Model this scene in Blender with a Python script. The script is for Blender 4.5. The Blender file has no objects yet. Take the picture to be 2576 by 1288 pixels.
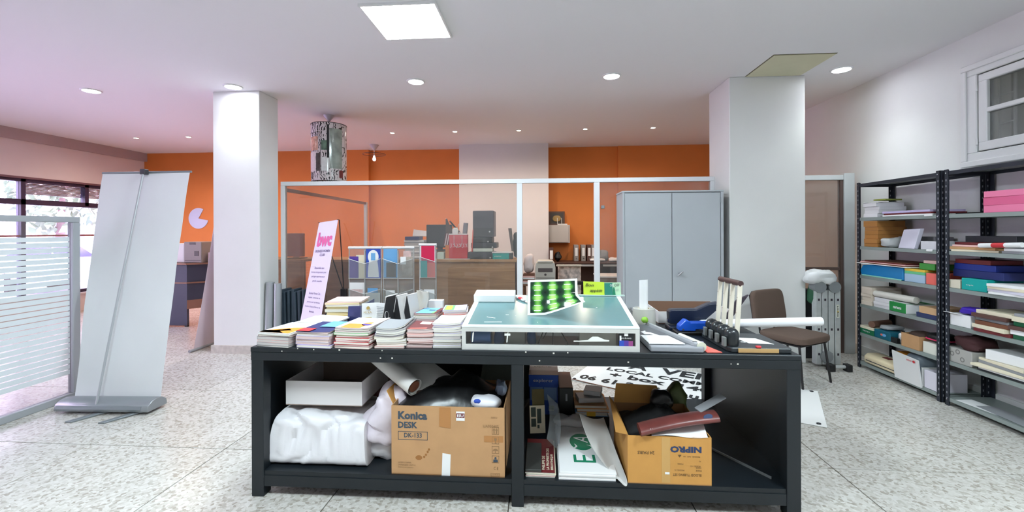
import bpy, bmesh, math, random
from mathutils import Vector, Matrix, noise
R = math.radians
random.seed(7)
scene = bpy.context.scene
COL = scene.collection

# ---------------------------------------------------------------- camera, world, exposure
cam_data = bpy.data.cameras.new('camera')
cam = bpy.data.objects.new('camera', cam_data); COL.objects.link(cam)
cam_data.sensor_fit = 'HORIZONTAL'; cam_data.sensor_width = 36.0
cam_data.lens = 36.0 * 1100 / 2576
cam_data.shift_y = -65 / 2576
cam_data.clip_start = .05
cam.matrix_world = (Matrix.Translation((0, 0, 1.5)) @ Matrix.Rotation(R(4), 4, 'Z') @ Matrix.Rotation(R(90), 4, 'X')
                    @ Matrix.Rotation(-.004, 4, 'Z'))
scene.camera = cam

world = bpy.data.worlds.new('sky'); scene.world = world; world.use_nodes = True
bg = world.node_tree.nodes['Background']
bg.inputs[0].default_value = (.80, .73, 1.0, 1); bg.inputs[1].default_value = 10.5

vs = scene.view_settings
vs.view_transform = 'Standard'; vs.look = 'None'; vs.gamma = 1.0; vs.exposure = 0.92
vs.use_curve_mapping = False
cy = scene.cycles
cy.max_bounces = 7; cy.diffuse_bounces = 4; cy.glossy_bounces = 3; cy.transmission_bounces = 4; cy.transparent_max_bounces = 12
cy.caustics_reflective = False; cy.caustics_refractive = False; cy.sample_clamp_indirect = 8.0; cy.use_light_tree = False

CEIL = 3.22
PANEL_E, DOWN_W, SPOT_W = 46.0, 26.0, 34.0

# ---------------------------------------------------------------- materials
def lin(v):
    v /= 255.0
    return v / 12.92 if v <= .04045 else ((v + .055) / 1.055) ** 2.4
def C(r, g, b): return (lin(r), lin(g), lin(b), 1)
MATS = {}
def mat(name, rgb, rough=.55, metal=0, var=0, vscale=6, bump=0, bscale=60, spec=.5, emit=0, alpha=1, trans=0, coord='Object', stretch=None):
    if name in MATS: return MATS[name]
    m = bpy.data.materials.new(name); m.use_nodes = True
    nt = m.node_tree; N = nt.nodes; L = nt.links
    b = N['Principled BSDF']
    col = C(*rgb)
    b.inputs['Base Color'].default_value = col
    b.inputs['Roughness'].default_value = rough
    b.inputs['Metallic'].default_value = metal
    b.inputs['Specular IOR Level'].default_value = spec
    b.inputs['Alpha'].default_value = alpha
    b.inputs['Transmission Weight'].default_value = trans
    if emit:
        b.inputs['Emission Color'].default_value = col; b.inputs['Emission Strength'].default_value = emit
    if var or bump:
        tc = N.new('ShaderNodeTexCoord'); src = tc.outputs[coord]
        if stretch:
            mp = N.new('ShaderNodeMapping'); mp.inputs['Scale'].default_value = stretch
            L.new(src, mp.inputs[0]); src = mp.outputs[0]
    if var:
        n = N.new('ShaderNodeTexNoise'); n.inputs['Scale'].default_value = vscale; n.inputs['Detail'].default_value = 5
        L.new(src, n.inputs['Vector'])
        r = N.new('ShaderNodeValToRGB')
        r.color_ramp.elements[0].position = .3; r.color_ramp.elements[1].position = .7
        r.color_ramp.elements[0].color = tuple(c * (1 - var) for c in col[:3]) + (1,)
        r.color_ramp.elements[1].color = tuple(min(1, c * (1 + var)) for c in col[:3]) + (1,)
        L.new(n.outputs['Fac'], r.inputs[0]); L.new(r.outputs[0], b.inputs['Base Color'])
    if bump:
        n2 = N.new('ShaderNodeTexNoise'); n2.inputs['Scale'].default_value = bscale; n2.inputs['Detail'].default_value = 3
        L.new(src, n2.inputs['Vector'])
        bp = N.new('ShaderNodeBump'); bp.inputs['Strength'].default_value = bump; bp.inputs['Distance'].default_value = .01
        L.new(n2.outputs['Fac'], bp.inputs['Height']); L.new(bp.outputs[0], b.inputs['Normal'])
    MATS[name] = m
    return m

def glass_mat(name, tint, refl=.12, rough=0.0, haze=0.0):
    if name in MATS: return MATS[name]
    m = bpy.data.materials.new(name); m.use_nodes = True
    nt = m.node_tree; N = nt.nodes; L = nt.links
    N.remove(N['Principled BSDF']); out = N['Material Output']
    tr = N.new('ShaderNodeBsdfTransparent'); tr.inputs[0].default_value = tuple(tint) + (1,)
    gl = N.new('ShaderNodeBsdfGlossy'); gl.inputs['Roughness'].default_value = rough; gl.inputs[0].default_value = (1, 1, 1, 1)
    fr = N.new('ShaderNodeFresnel'); fr.inputs[0].default_value = 1.45
    mx = N.new('ShaderNodeMixShader')
    mu = N.new('ShaderNodeMath'); mu.operation = 'MULTIPLY'; mu.inputs[1].default_value = refl * 8
    mu.use_clamp = True
    L.new(fr.outputs[0], mu.inputs[0]); L.new(mu.outputs[0], mx.inputs[0])
    L.new(tr.outputs[0], mx.inputs[1]); L.new(gl.outputs[0], mx.inputs[2])
    last = mx
    if haze:
        df = N.new('ShaderNodeBsdfDiffuse'); df.inputs[0].default_value = (.75, .78, .78, 1)
        m2 = N.new('ShaderNodeMixShader'); m2.inputs[0].default_value = haze
        L.new(mx.outputs[0], m2.inputs[1]); L.new(df.outputs[0], m2.inputs[2]); last = m2
    L.new(last.outputs[0], out.inputs[0])
    MATS[name] = m
    return m

def terrazzo():
    m = bpy.data.materials.new('terrazzo'); m.use_nodes = True
    nt = m.node_tree; N = nt.nodes; L = nt.links; b = N['Principled BSDF']
    g = N.new('ShaderNodeNewGeometry')
    v = N.new('ShaderNodeTexVoronoi'); v.inputs['Scale'].default_value = 60; v.inputs['Randomness'].default_value = 1
    L.new(g.outputs['Position'], v.inputs['Vector'])
    r = N.new('ShaderNodeValToRGB'); cr = r.color_ramp
    cr.elements[0].position = 0; cr.elements[0].color = C(186, 178, 166)
    cr.elements[1].position = 1; cr.elements[1].color = C(240, 237, 231)
    e = cr.elements.new(.28); e.color = C(218, 213, 204)
    e = cr.elements.new(.6); e.color = C(230, 226, 219)
    s = N.new('ShaderNodeSeparateColor'); L.new(v.outputs['Color'], s.inputs[0]); L.new(s.outputs[0], r.inputs[0])
    v2 = N.new('ShaderNodeTexVoronoi'); v2.inputs['Scale'].default_value = 17; L.new(g.outputs['Position'], v2.inputs['Vector'])
    r2 = N.new('ShaderNodeValToRGB'); r2.color_ramp.elements[0].position = .10; r2.color_ramp.elements[1].position = .19
    r2.color_ramp.elements[0].color = (1, 1, 1, 1); r2.color_ramp.elements[1].color = (0, 0, 0, 1)
    L.new(v2.outputs['Distance'], r2.inputs[0])
    n = N.new('ShaderNodeTexNoise'); n.inputs['Scale'].default_value = 1.3; n.inputs['Detail'].default_value = 4
    L.new(g.outputs['Position'], n.inputs['Vector'])
    mx = N.new('ShaderNodeMix'); mx.data_type = 'RGBA'; mx.blend_type = 'MIX'
    mx.inputs['B'].default_value = C(176, 166, 152)
    f = N.new('ShaderNodeMath'); f.operation = 'MULTIPLY'; f.inputs[1].default_value = .5
    L.new(r2.outputs[0], f.inputs[0]); L.new(f.outputs[0], mx.inputs['Factor']); L.new(r.outputs[0], mx.inputs['A'])
    oi = N.new('ShaderNodeObjectInfo')
    ad = N.new('ShaderNodeMath'); ad.operation = 'MULTIPLY_ADD'; ad.inputs[1].default_value = .08; ad.inputs[2].default_value = .60
    L.new(oi.outputs['Random'], ad.inputs[0])
    ad2 = N.new('ShaderNodeMath'); ad2.operation = 'MULTIPLY_ADD'; ad2.inputs[1].default_value = .2
    L.new(n.outputs['Fac'], ad2.inputs[0]); L.new(ad.outputs[0], ad2.inputs[2])
    hs = N.new('ShaderNodeHueSaturation'); L.new(ad2.outputs[0], hs.inputs['Value']); L.new(mx.outputs['Result'], hs.inputs['Color'])
    L.new(hs.outputs[0], b.inputs['Base Color'])
    b.inputs['Roughness'].default_value = .26; b.inputs['Specular IOR Level'].default_value = .5
    MATS['terrazzo'] = m
    return m

def wood_mat(name, c1, c2, scale=(1.2, 1.2, 14), rough=.5):
    m = bpy.data.materials.new(name); m.use_nodes = True
    nt = m.node_tree; N = nt.nodes; L = nt.links; b = N['Principled BSDF']
    tc = N.new('ShaderNodeTexCoord'); mp = N.new('ShaderNodeMapping'); mp.inputs['Scale'].default_value = scale
    L.new(tc.outputs['Object'], mp.inputs[0])
    n = N.new('ShaderNodeTexNoise'); n.inputs['Scale'].default_value = 1.6; n.inputs['Detail'].default_value = 7; n.inputs['Distortion'].default_value = .8
    L.new(mp.outputs[0], n.inputs['Vector'])
    r = N.new('ShaderNodeValToRGB'); r.color_ramp.elements[0].position = .32; r.color_ramp.elements[1].position = .68
    r.color_ramp.elements[0].color = C(*c1); r.color_ramp.elements[1].color = C(*c2)
    L.new(n.outputs['Fac'], r.inputs[0]); L.new(r.outputs[0], b.inputs['Base Color'])
    b.inputs['Roughness'].default_value = rough
    MATS[name] = m
    return m

# ---------------------------------------------------------------- mesh helpers
class MB:
    def __init__(s): s.v = []; s.f = []
    def add(s, vs_, fs, M=None):
        o = len(s.v)
        s.v += [(M @ Vector(p)) if M else Vector(p) for p in vs_]
        s.f += [tuple(i + o for i in f) for f in fs]
        return s
    def box(s, x0, x1, y0, y1, z0, z1, M=None):
        return s.add([(x0, y0, z0), (x1, y0, z0), (x1, y1, z0), (x0, y1, z0), (x0, y0, z1), (x1, y0, z1), (x1, y1, z1), (x0, y1, z1)],
                     [(0, 3, 2, 1), (4, 5, 6, 7), (0, 1, 5, 4), (1, 2, 6, 5), (2, 3, 7, 6), (3, 0, 4, 7)], M)
    def hexa(s, p): return s.add(p, [(0, 3, 2, 1), (4, 5, 6, 7), (0, 1, 5, 4), (1, 2, 6, 5), (2, 3, 7, 6), (3, 0, 4, 7)])
    def prism(s, poly, z0, z1, M=None):
        n = len(poly)
        v = [(x, y, z0) for x, y in poly] + [(x, y, z1) for x, y in poly]
        f = [tuple(range(n - 1, -1, -1)), tuple(range(n, 2 * n))] + [(i, (i + 1) % n, n + (i + 1) % n, n + i) for i in range(n)]
        return s.add(v, f, M)
    def tube(s, path, r, n=10, caps=True, r2=None):
        P = [Vector(p) for p in path]; k = len(P); rings = []
        rs = r if isinstance(r, (list, tuple)) else [r + ((r2 - r) * i / (k - 1) if r2 is not None else 0) for i in range(k)]
        up = None
        for i in range(k):
            d = (P[min(i + 1, k - 1)] - P[max(i - 1, 0)]).normalized()
            if up is None:
                up = Vector((0, 0, 1)) if abs(d.z) < .9 else Vector((1, 0, 0))
            a = d.cross(up).normalized(); b2 = a.cross(d).normalized(); up = b2
            rings.append([P[i] + (a * math.cos(2 * math.pi * j / n) + b2 * math.sin(2 * math.pi * j / n)) * rs[i] for j in range(n)])
        v = [p for rg in rings for p in rg]
        f = [(i * n + j, i * n + (j + 1) % n, (i + 1) * n + (j + 1) % n, (i + 1) * n + j) for i in range(k - 1) for j in range(n)]
        if caps: f += [tuple(range(n - 1, -1, -1)), tuple(range((k - 1) * n, k * n))]
        return s.add(v, f)
    def lathe(s, prof, c=(0, 0, 0), n=20, M=None, a0=0, a1=360):
        full = abs(a1 - a0) >= 360; m_ = n if full else n + 1; k = len(prof)
        v = []
        for i in range(m_):
            a = R(a0 + (a1 - a0) * i / n)
            v += [(c[0] + r_ * math.cos(a), c[1] + r_ * math.sin(a), c[2] + z) for r_, z in prof]
        f = []
        for i in range(n):
            j = (i + 1) % m_
            f += [(i * k + q, j * k + q, j * k + q + 1, i * k + q + 1) for q in range(k - 1)]
        return s.add(v, f, M)
    def grid(s, fn, nu, nv, th=0):
        """fn(u, v) in 0..1 -> point; th > 0 gives the sheet a thickness"""
        P = [[Vector(fn(i / nu, j / nv)) for j in range(nv + 1)] for i in range(nu + 1)]
        idx = lambda i, j: i * (nv + 1) + j
        q = [(idx(i, j), idx(i + 1, j), idx(i + 1, j + 1), idx(i, j + 1)) for i in range(nu) for j in range(nv)]
        top = [P[i][j] for i in range(nu + 1) for j in range(nv + 1)]
        if not th: return s.add(top, q)
        nr = []
        for i in range(nu + 1):
            for j in range(nv + 1):
                a = P[min(i + 1, nu)][j] - P[max(i - 1, 0)][j]; b2 = P[i][min(j + 1, nv)] - P[i][max(j - 1, 0)]
                n_ = a.cross(b2); nr.append(n_.normalized() if n_.length > 1e-9 else Vector((0, 0, 1)))
        bot = [p - n_ * th for p, n_ in zip(top, nr)]
        o = len(top)
        f = q + [tuple(o + i for i in reversed(t)) for t in q]
        edge = [idx(i, 0) for i in range(nu + 1)] + [idx(nu, j) for j in range(1, nv + 1)] + [idx(i, nv) for i in range(nu - 1, -1, -1)] + [idx(0, j) for j in range(nv - 1, 0, -1)]
        f += [(edge[(k + 1) % len(edge)], edge[k], o + edge[k], o + edge[(k + 1) % len(edge)]) for k in range(len(edge))]
        return s.add(top + bot, f)
    def puff(s, c, size, nu=28, nv=18, p=.55, amp=.02, freq=6, seed=0, M=None, flat=True, crease=1.0):
        """a soft, crumpled lump: a rounded box with ridged creases, flat below"""
        def sg(a, e): return math.copysign(abs(a) ** e, a)
        v = []; f = []
        for i in range(nv + 1):
            t = -math.pi / 2 + math.pi * i / nv
            for j in range(nu):
                a = 2 * math.pi * j / nu
                q = Vector((sg(math.cos(t), p) * sg(math.cos(a), p), sg(math.cos(t), p) * sg(math.sin(a), p), sg(math.sin(t), p)))
                w = Vector((q.x * size[0] / 2, q.y * size[1] / 2, q.z * size[2] / 2))
                d = (abs(noise.noise(w * freq + Vector((seed, seed * 2, 0)))) * 2 - .6) * crease + .5 * noise.noise(w * freq * 2.1 + Vector((0, seed, seed)))
                w += q.normalized() * d * amp
                if flat and w.z < -size[2] / 2 + .004: w.z = -size[2] / 2 + .0
                v.append((w.x + c[0], w.y + c[1], w.z + c[2] + size[2] / 2))
        for i in range(nv):
            for j in range(nu):
                f.append((i * nu + j, i * nu + (j + 1) % nu, (i + 1) * nu + (j + 1) % nu, (i + 1) * nu + j))
        return s.add(v, f, M)
    def mesh(s, name, bevel=0, seg=1, smooth=False):
        me = bpy.data.meshes.new(name); me.from_pydata([tuple(p) for p in s.v], [], s.f); me.update()
        if bevel:
            bm = bmesh.new(); bm.from_mesh(me)
            es = [e for e in bm.edges if len(e.link_faces) == 2 and e.calc_face_angle(0) > R(28)]
            bmesh.ops.bevel(bm, geom=es, offset=bevel, segments=seg, affect='EDGES', profile=.5, clamp_overlap=True)
            bm.to_mesh(me); bm.free()
        if smooth:
            for p in me.polygons: p.use_smooth = True
            try: me.set_sharp_from_angle(angle=R(38))
            except Exception: pass
        return me
    def build(s, name, m, par=None, bevel=0, seg=1, smooth=False):
        me = s.mesh(name, bevel, seg, smooth)
        o = bpy.data.objects.new(name, me); COL.objects.link(o)
        me.materials.append(m)
        if par is not None: attach(o, par)
        else: recenter(o)
        return o

WORLD_MODE = {}
def attach(o, par):
    o.parent = par
    if par.name in WORLD_MODE: o.matrix_parent_inverse = Matrix.Translation(-Vector(WORLD_MODE[par.name]))
def recenter(o):
    vs_ = o.data.vertices
    xs = [v.co.x for v in vs_]; ys = [v.co.y for v in vs_]; zs = [v.co.z for v in vs_]
    c = Vector(((min(xs) + max(xs)) / 2, (min(ys) + max(ys)) / 2, min(zs)))
    o.data.transform(Matrix.Translation(-c)); o.location = c
def B(name, m, par, d, bevel=0, seg=1): return MB().box(*d).build(name, m, par, bevel, seg)
def tag(o, label, cat, group=None, kind=None):
    if label: o['label'] = label
    if cat: o['category'] = cat
    if group: o['group'] = group
    if kind: o['kind'] = kind
    return o
def T(name, label, cat, loc, rz=None, group=None, rx=0, ry=0):
    """an Empty at a thing's base; rz None: parts are given in room coordinates, else in its own"""
    o = bpy.data.objects.new(name, None); COL.objects.link(o); o.location = loc; o.empty_display_size = .05
    if rz is None: WORLD_MODE[o.name] = tuple(loc)
    else: o.rotation_euler = (R(rx), R(ry), R(rz))
    return tag(o, label, cat, group)
def S(mb, name, m, label, cat, group=None, bevel=0, seg=1, smooth=False):
    return tag(mb.build(name, m, None, bevel, seg, smooth), label, cat, group)
def struct(mb, name, m, par=None, bevel=0):
    o = mb.build(name, m, par, bevel)
    if par is None: o['kind'] = 'structure'
    return o
def empty_struct(name, loc=(0, 0, 0)):
    o = bpy.data.objects.new(name, None); COL.objects.link(o); o.location = loc; o['kind'] = 'structure'
    WORLD_MODE[o.name] = tuple(loc); return o
def shared(name, me, par, loc=(0, 0, 0), M=None):
    o = bpy.data.objects.new(name, me); COL.objects.link(o)
    if M is not None: o.matrix_local = M
    else: o.location = loc
    if par is not None: attach(o, par)
    return o
def text(s, m, par, o, xd, yd, w, h=None, bold=0.0, name='lettering', shear=0.0, th=.0008):
    """lettering fitted into a box: o lower left corner, xd reading direction, yd up, w wide, h high"""
    cu = bpy.data.curves.new(name, 'FONT'); cu.body = s; cu.size = 1; cu.offset = bold; cu.shear = shear; cu.resolution_u = 2
    ob = bpy.data.objects.new(name, cu)
    me = bpy.data.meshes.new_from_object(ob)
    bpy.data.objects.remove(ob); bpy.data.curves.remove(cu)
    if not me.vertices: return None
    xs = [v.co.x for v in me.vertices]; ys = [v.co.y for v in me.vertices]
    bw = max(xs) - min(xs); bh = max(ys) - min(ys)
    sx = w / bw; sy = (h / bh) if h else sx
    xd = Vector(xd).normalized(); yd = Vector(yd).normalized(); n = xd.cross(yd)
    o = Vector(o)
    for v in me.vertices:
        p = o + xd * (v.co.x - min(xs)) * sx + yd * (v.co.y - min(ys)) * sy + n * th
        v.co = p
    ob = bpy.data.objects.new(name, me); COL.objects.link(ob); me.materials.append(m)
    attach(ob, par)
    return ob
def patch(pts2, m, par, o, xd, yd, th=.0008, name='print'):
    """a flat printed shape on a face: pts2 in face coordinates (metres)"""
    xd = Vector(xd).normalized(); yd = Vector(yd).normalized(); n = xd.cross(yd); o = Vector(o)
    P = [o + xd * a + yd * b + n * th for a, b in pts2] + [o + xd * a + yd * b for a, b in pts2]
    k = len(pts2)
    f = [tuple(range(k)), tuple(range(2 * k - 1, k - 1, -1))] + [(i + k, (i + 1) % k + k, (i + 1) % k, i) for i in range(k)]
    return MB().add(P, f).build(name, m, par)
def rect(a, b, c, d): return [(a, b), (c, b), (c, d), (a, d)]
def disc(cx, cy, rx, ry=None, n=22, a0=0, a1=360):
    ry = ry or rx
    return [(cx + rx * math.cos(R(a0 + (a1 - a0) * i / n)), cy + ry * math.sin(R(a0 + (a1 - a0) * i / n))) for i in range(n if abs(a1 - a0) >= 360 else n + 1)]
def ordinal(i): return ['first', 'second', 'third', 'fourth', 'fifth', 'sixth', 'seventh', 'eighth', 'ninth', 'tenth', 'eleventh', 'twelfth', 'thirteenth', 'fourteenth', 'fifteenth', 'sixteenth'][i]
X_, Y_, Z_ = (1, 0, 0), (0, 1, 0), (0, 0, 1)

# palette
white_wall = mat('white_wall', (226, 226, 224), .8, var=.03, vscale=1.5, bump=.05, bscale=90)
ceil_m = mat('ceiling_paint', (232, 230, 232), .85, bump=.03, bscale=60)
orange = mat('orange_paint', (224, 130, 60), .7, var=.04, vscale=2, bump=.04, bscale=90)
alu = mat('aluminium', (208, 212, 214), .35, .35)
alu_dark = mat('satin_grey_metal', (140, 146, 150), .4, .5)
white_p = mat('paper_white', (240, 240, 240), .7)
white_plastic = mat('white_plastic', (228, 228, 228), .4)
cream = mat('cream_paper', (232, 222, 196), .7)
black = mat('black_plastic', (22, 22, 24), .4)
black_rubber = mat('black_rubber', (26, 26, 28), .7)
table_m = mat('black_table_paint', (20, 27, 33), .42, var=.12, vscale=5, bump=.02)
dark_m = mat('dark_grey', (52, 52, 58), .5)
card = mat('cardboard', (194, 150, 106), .8, var=.05, vscale=9)
card2 = mat('cardboard_yellow', (206, 150, 78), .75, var=.06, vscale=9)
card_in = mat('cardboard_inside', (160, 118, 76), .85)
steel = mat('chrome', (200, 200, 205), .2, 1)
ink = mat('black_ink', (26, 26, 30), .6)
ink_blue = mat('navy_ink', (42, 60, 98), .6)
clear = glass_mat('clear_plastic', (.95, .96, .96), .10, .05, .10)
pane = glass_mat('window_glass', (.95, .95, .95), .10, 0, .0)
pane_brown = glass_mat('partition_glass', (.93, .90, .88), .13, 0, .05)
green_m = mat('green_print', (20, 128, 92), .6)
red_m = mat('red_print', (206, 52, 60), .55)
blue_m = mat('blue_print', (44, 78, 180), .55)
navy_m = mat('navy_card', (36, 44, 104), .55)
purple_m = mat('purple_print', (84, 56, 150), .55)
pink_m = mat('pink_paper', (240, 130, 168), .7)
yellow_m = mat('yellow_print', (238, 196, 70), .6)
teal_m = mat('teal_card', (0, 166, 160), .6)
brown_m = mat('brown_print', (116, 70, 48), .6)
maroon_m = mat('maroon_print', (110, 36, 40), .55)
orange_p = mat('orange_print', (240, 150, 50), .6)
sky_m = mat('sky_blue_print', (110, 170, 220), .6)
lilac_m = mat('lilac_print', (196, 184, 222), .6)
grey_m = mat('grey_print', (150, 152, 156), .6)
green_soft = mat('soft_green_card', (120, 190, 120), .6)
salmon = mat('salmon_paper', (236, 110, 98), .65)
pale_pink = mat('pale_pink_print', (240, 196, 190), .65)
pages = mat('page_edges', (226, 222, 212), .8, var=.10, vscale=3, stretch=(1, 1, 160))
pages2 = mat('page_edges_grey', (196, 190, 188), .8, var=.14, vscale=3, stretch=(1, 1, 200))
pages3 = mat('page_edges_rosy', (216, 192, 188), .8, var=.12, vscale=3, stretch=(1, 1, 200))

# ================================================================= THE ROOM
XL, XR, YB, YF = -8.75, 3.8, 9.15, -3.0
terr = terrazzo()
joint = mat('floor_joint', (92, 84, 76), .9)
fl = struct(MB().box(XL - .2, XR + .2, YF - .2, YB + .2, -.12, -.006), 'floor', joint)
tile_cache = {}
xs = [XL] + [-2.19 + k for k in range(-6, 6) if XL + .05 < -2.19 + k < XR - .05] + [XR]
ys = [YF] + [2.87 + 1.05 * k for k in range(-6, 7) if YF + .05 < 2.87 + 1.05 * k < YB - .05] + [YB]
for i in range(len(xs) - 1):
    for j in range(len(ys) - 1):
        w, d = round(xs[i + 1] - xs[i], 3), round(ys[j + 1] - ys[j], 3)
        if (w, d) not in tile_cache:
            me = MB().box(-w / 2 + .0032, w / 2 - .0032, -d / 2 + .0032, d / 2 - .0032, -.01, 0).mesh('tile', bevel=.0012)
            me.materials.append(terr); tile_cache[(w, d)] = me
        o = bpy.data.objects.new('tile', tile_cache[(w, d)]); COL.objects.link(o)
        o.parent = fl; o.location = Vector((xs[i] + w / 2, ys[j] + d / 2, 0)) - fl.location

struct(MB().box(XL - .2, XR + .2, YF - .2, YB + .2, CEIL, CEIL + .15), 'ceiling', ceil_m)
# left wall with the long shop window
WY0, WY1, WZ0, WZ1 = .4, 8.62, .35, 2.42
pinkish = mat('left_wall_plaster', (224, 212, 212), .8, var=.03, vscale=1.5)
wl = MB()
wl.box(XL - .2, XL, YF, WY0, 0, CEIL); wl.box(XL - .2, XL, WY1, YB + .2, 0, CEIL)
wl.box(XL - .2, XL, WY0, WY1, 0, WZ0); wl.box(XL - .2, XL, WY0, WY1, WZ1, CEIL)
struct(wl, 'wall_left', pinkish)
struct(MB().box(XL, XL + .07, YF, YB, CEIL - .18, CEIL), 'trim_1', mat('shaded_beam_plaster', (178, 160, 162), .85, var=.04, vscale=2))  # shading of the beam put into its darker plaster colour
# back wall: orange, with a shallow step on the left and a white column
wb = MB()
wb.box(XL, XR, YB, YB + .2, 0, CEIL); wb.box(XL, -3.68, YB - .10, YB, 0, CEIL); wb.box(1.55, XR, YB - .05, YB, 0, CEIL)
struct(wb, 'wall_back', orange)
struct(MB().box(-1.67, .12, 8.70, YB, 0, CEIL), 'wall_column_back', mat('column_plaster', (222, 216, 214), .8, var=.03, vscale=1.5))
struct(MB().box(XL - .2, XR + .2, YF - .2, YF, 0, CEIL), 'wall_front', white_wall)
# right wall with the high window
RY0, RY1, RZ0, RZ1 = 2.85, 4.08, 2.16, 2.84
wr = MB()
wr.box(XR, XR + .25, YF, RY0, 0, CEIL); wr.box(XR, XR + .25, RY1, YB, 0, CEIL)
wr.box(XR, XR + .25, RY0, RY1, 0, RZ0); wr.box(XR, XR + .25, RY0, RY1, RZ1, CEIL)
struct(wr, 'wall_right', white_wall)
struct(MB().box(XR - .015, XR, YF, YB, 0, .11), 'baseboard_right', mat('skirting', (205, 206, 202), .6), bevel=.003)
# pillars
for nm, x0, x1, y0, y1 in (('wall_pillar_left', -4.05, -3.45, 5.12, 5.50), ('wall_pillar_right', 2.11, 2.93, 5.10, 5.70)):
    p = struct(MB().box(x0, x1, y0, y1, 0, CEIL), nm, white_wall, bevel=.006)
    if 'left' in nm:
        sk = MB().box(x0 - .02, x1 + .02, y0 - .02, y1 + .02, 0, .10)
        o = sk.build('skirting', mat('stone_skirting', (196, 188, 180), .5, var=.15, vscale=20))
        o.parent = p; o.location -= p.location

# window 2: white casement high in the right wall
casement = mat('window_paint', (222, 222, 222), .5)
w2 = empty_struct('window_2', (XR, (RY0 + RY1) / 2, RZ0))
fr = MB()
for a, b2 in ((RY0 - .10, RY1 + .10),):
    fr.box(XR - .03, XR + .02, a, b2, RZ1, RZ1 + .07); fr.box(XR - .03, XR + .02, a, b2, RZ0 - .08, RZ0)
    fr.box(XR - .03, XR + .02, a, RY0, RZ0, RZ1); fr.box(XR - .03, XR + .02, RY1, b2, RZ0, RZ1)
fr.build('window_frame', casement, w2, bevel=.006)
bd = MB()
bd.box(XR - .045, XR - .028, RY0 - .13, RY1 + .13, RZ1 + .05, RZ1 + .10); bd.box(XR - .05, XR - .028, RY0 - .13, RY1 + .13, RZ0 - .12, RZ0 - .07)
bd.box(XR - .045, XR - .028, RY1 + .08, RY1 + .13, RZ0 - .07, RZ1 + .05)
bd.build('moulding', casement, w2, bevel=.005)
sa = MB()
sa.box(XR - .025, XR + .03, RY0 + .01, RY1 - .01, RZ1 - .075, RZ1 - .01); sa.box(XR - .025, XR + .03, RY0 + .01, RY1 - .01, RZ0 + .01, RZ0 + .085)
sa.box(XR - .025, XR + .03, RY1 - .085, RY1 - .01, RZ0 + .08, RZ1 - .07); sa.box(XR - .025, XR + .03, RY0 + .01, RY0 + .085, RZ0 + .08, RZ1 - .07)
sa.box(XR - .025, XR + .03, RY0 + .08, RY1 - .08, 2.49, 2.53)
sa.build('sash', casement, w2, bevel=.006)
dark_box_m = mat('dark_box_tone', (36, 38, 38), .9)  # darkness beyond the window put into this colour
for z0, z1 in ((RZ0 + .085, 2.49), (2.53, RZ1 - .075)):
    B('pane', pane, w2, (XR + .002, XR + .006, RY0 + .085, RY1 - .085, z0, z1))
gr = mat('grille_paint', (190, 196, 194), .5)
for y in (4.04, 3.916, 3.62, 3.50, 3.2, 3.08):
    MB().tube([(XR + .12, y, RZ0), (XR + .12, y, RZ1)], .009, 8).build('grille_bar', gr, w2, smooth=True)
for y0, y1 in ((3.916, 4.04), (3.50, 3.62), (3.08, 3.2)):
    for z in (2.40, 2.64):
        MB().tube([(XR + .12, y0, z), (XR + .12, y1, z)], .006, 8).build('grille_bar', gr, w2, smooth=True)
for z in (2.25, 2.72):
    MB().tube([(XR - .03, RY1 - .005, z - .025), (XR - .03, RY1 - .005, z + .025)], .008, 8).build('hinge', casement, w2, smooth=True)
sw = MB(); sw.box(XR + .9, XR + .95, RY0 - .1, RY1 + .1, RZ0 - .1, RZ1 + .1); sw.box(XR + .25, XR + .95, RY0 - .1, RY0 - .05, RZ0 - .1, RZ1 + .1); sw.box(XR + .25, XR + .95, RY1 + .05, RY1 + .1, RZ0 - .1, RZ1 + .1)
sw.box(XR + .25, XR + .95, RY0 - .1, RY1 + .1, RZ0 - .15, RZ0 - .1); sw.box(XR + .25, XR + .95, RY0 - .1, RY1 + .1, RZ1 + .1, RZ1 + .15)
sw.build('added_dark_box', dark_box_m, w2)  # closed box added behind the window to keep sky light out

# window 1: the shop window
frame_dark = mat('window_frame_dark', (58, 50, 78), .45)
w1 = empty_struct('window_1', (XL - .1, (WY0 + WY1) / 2, WZ0))
for z0, z1 in ((WZ0, WZ0 + .06), (1.97, 2.06), (WZ1 - .06, WZ1)):
    B('transom', frame_dark, w1, (XL - .14, XL - .05, WY0, WY1, z0, z1))
for y in (.4, 1.7, 3.0, 4.3, 5.55, 6.80, 8.56):
    B('mullion', frame_dark, w1, (XL - .14, XL - .05, y, y + .07, WZ0, WZ1))
B('mullion', frame_dark, w1, (XL - .14, XL - .05, 7.84, 7.91, 2.0, WZ1))
B('transom', mat('reddish_rail', (150, 84, 84), .5), w1, (XL - .12, XL - .07, WY0, WY1, 1.42, 1.45))
for y0, y1 in ((.47, 1.7), (1.77, 3.0), (3.07, 4.3), (4.37, 5.55), (5.62, 6.80), (6.87, 8.56)):
    B('pane', pane, w1, (XL - .10, XL - .094, y0, y1, WZ0 + .06, 1.97)); B('pane', pane, w1, (XL - .10, XL - .094, y0, y1, 2.06, WZ1 - .06))
B('window_head', mat('brown_head', (120, 88, 96), .6), w1, (XL - .19, XL + .004, WY0 - .02, WY1 + .02, WZ1 - .012, WZ1 + .02))
B('window_sill', mat('stone_sill', (200, 190, 190), .5), w1, (XL - .19, XL + .05, WY0 - .02, WY1 + .02, WZ0 - .03, WZ0 + .002), .004)
sh = T('roller_shutter', 'half-lowered horizontal slat shutter at the top of the shop window', 'shutter', (XL - .17, 7.7, 2.15))
sl_m = mat('shutter_slat', (176, 170, 190), .5)
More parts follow.
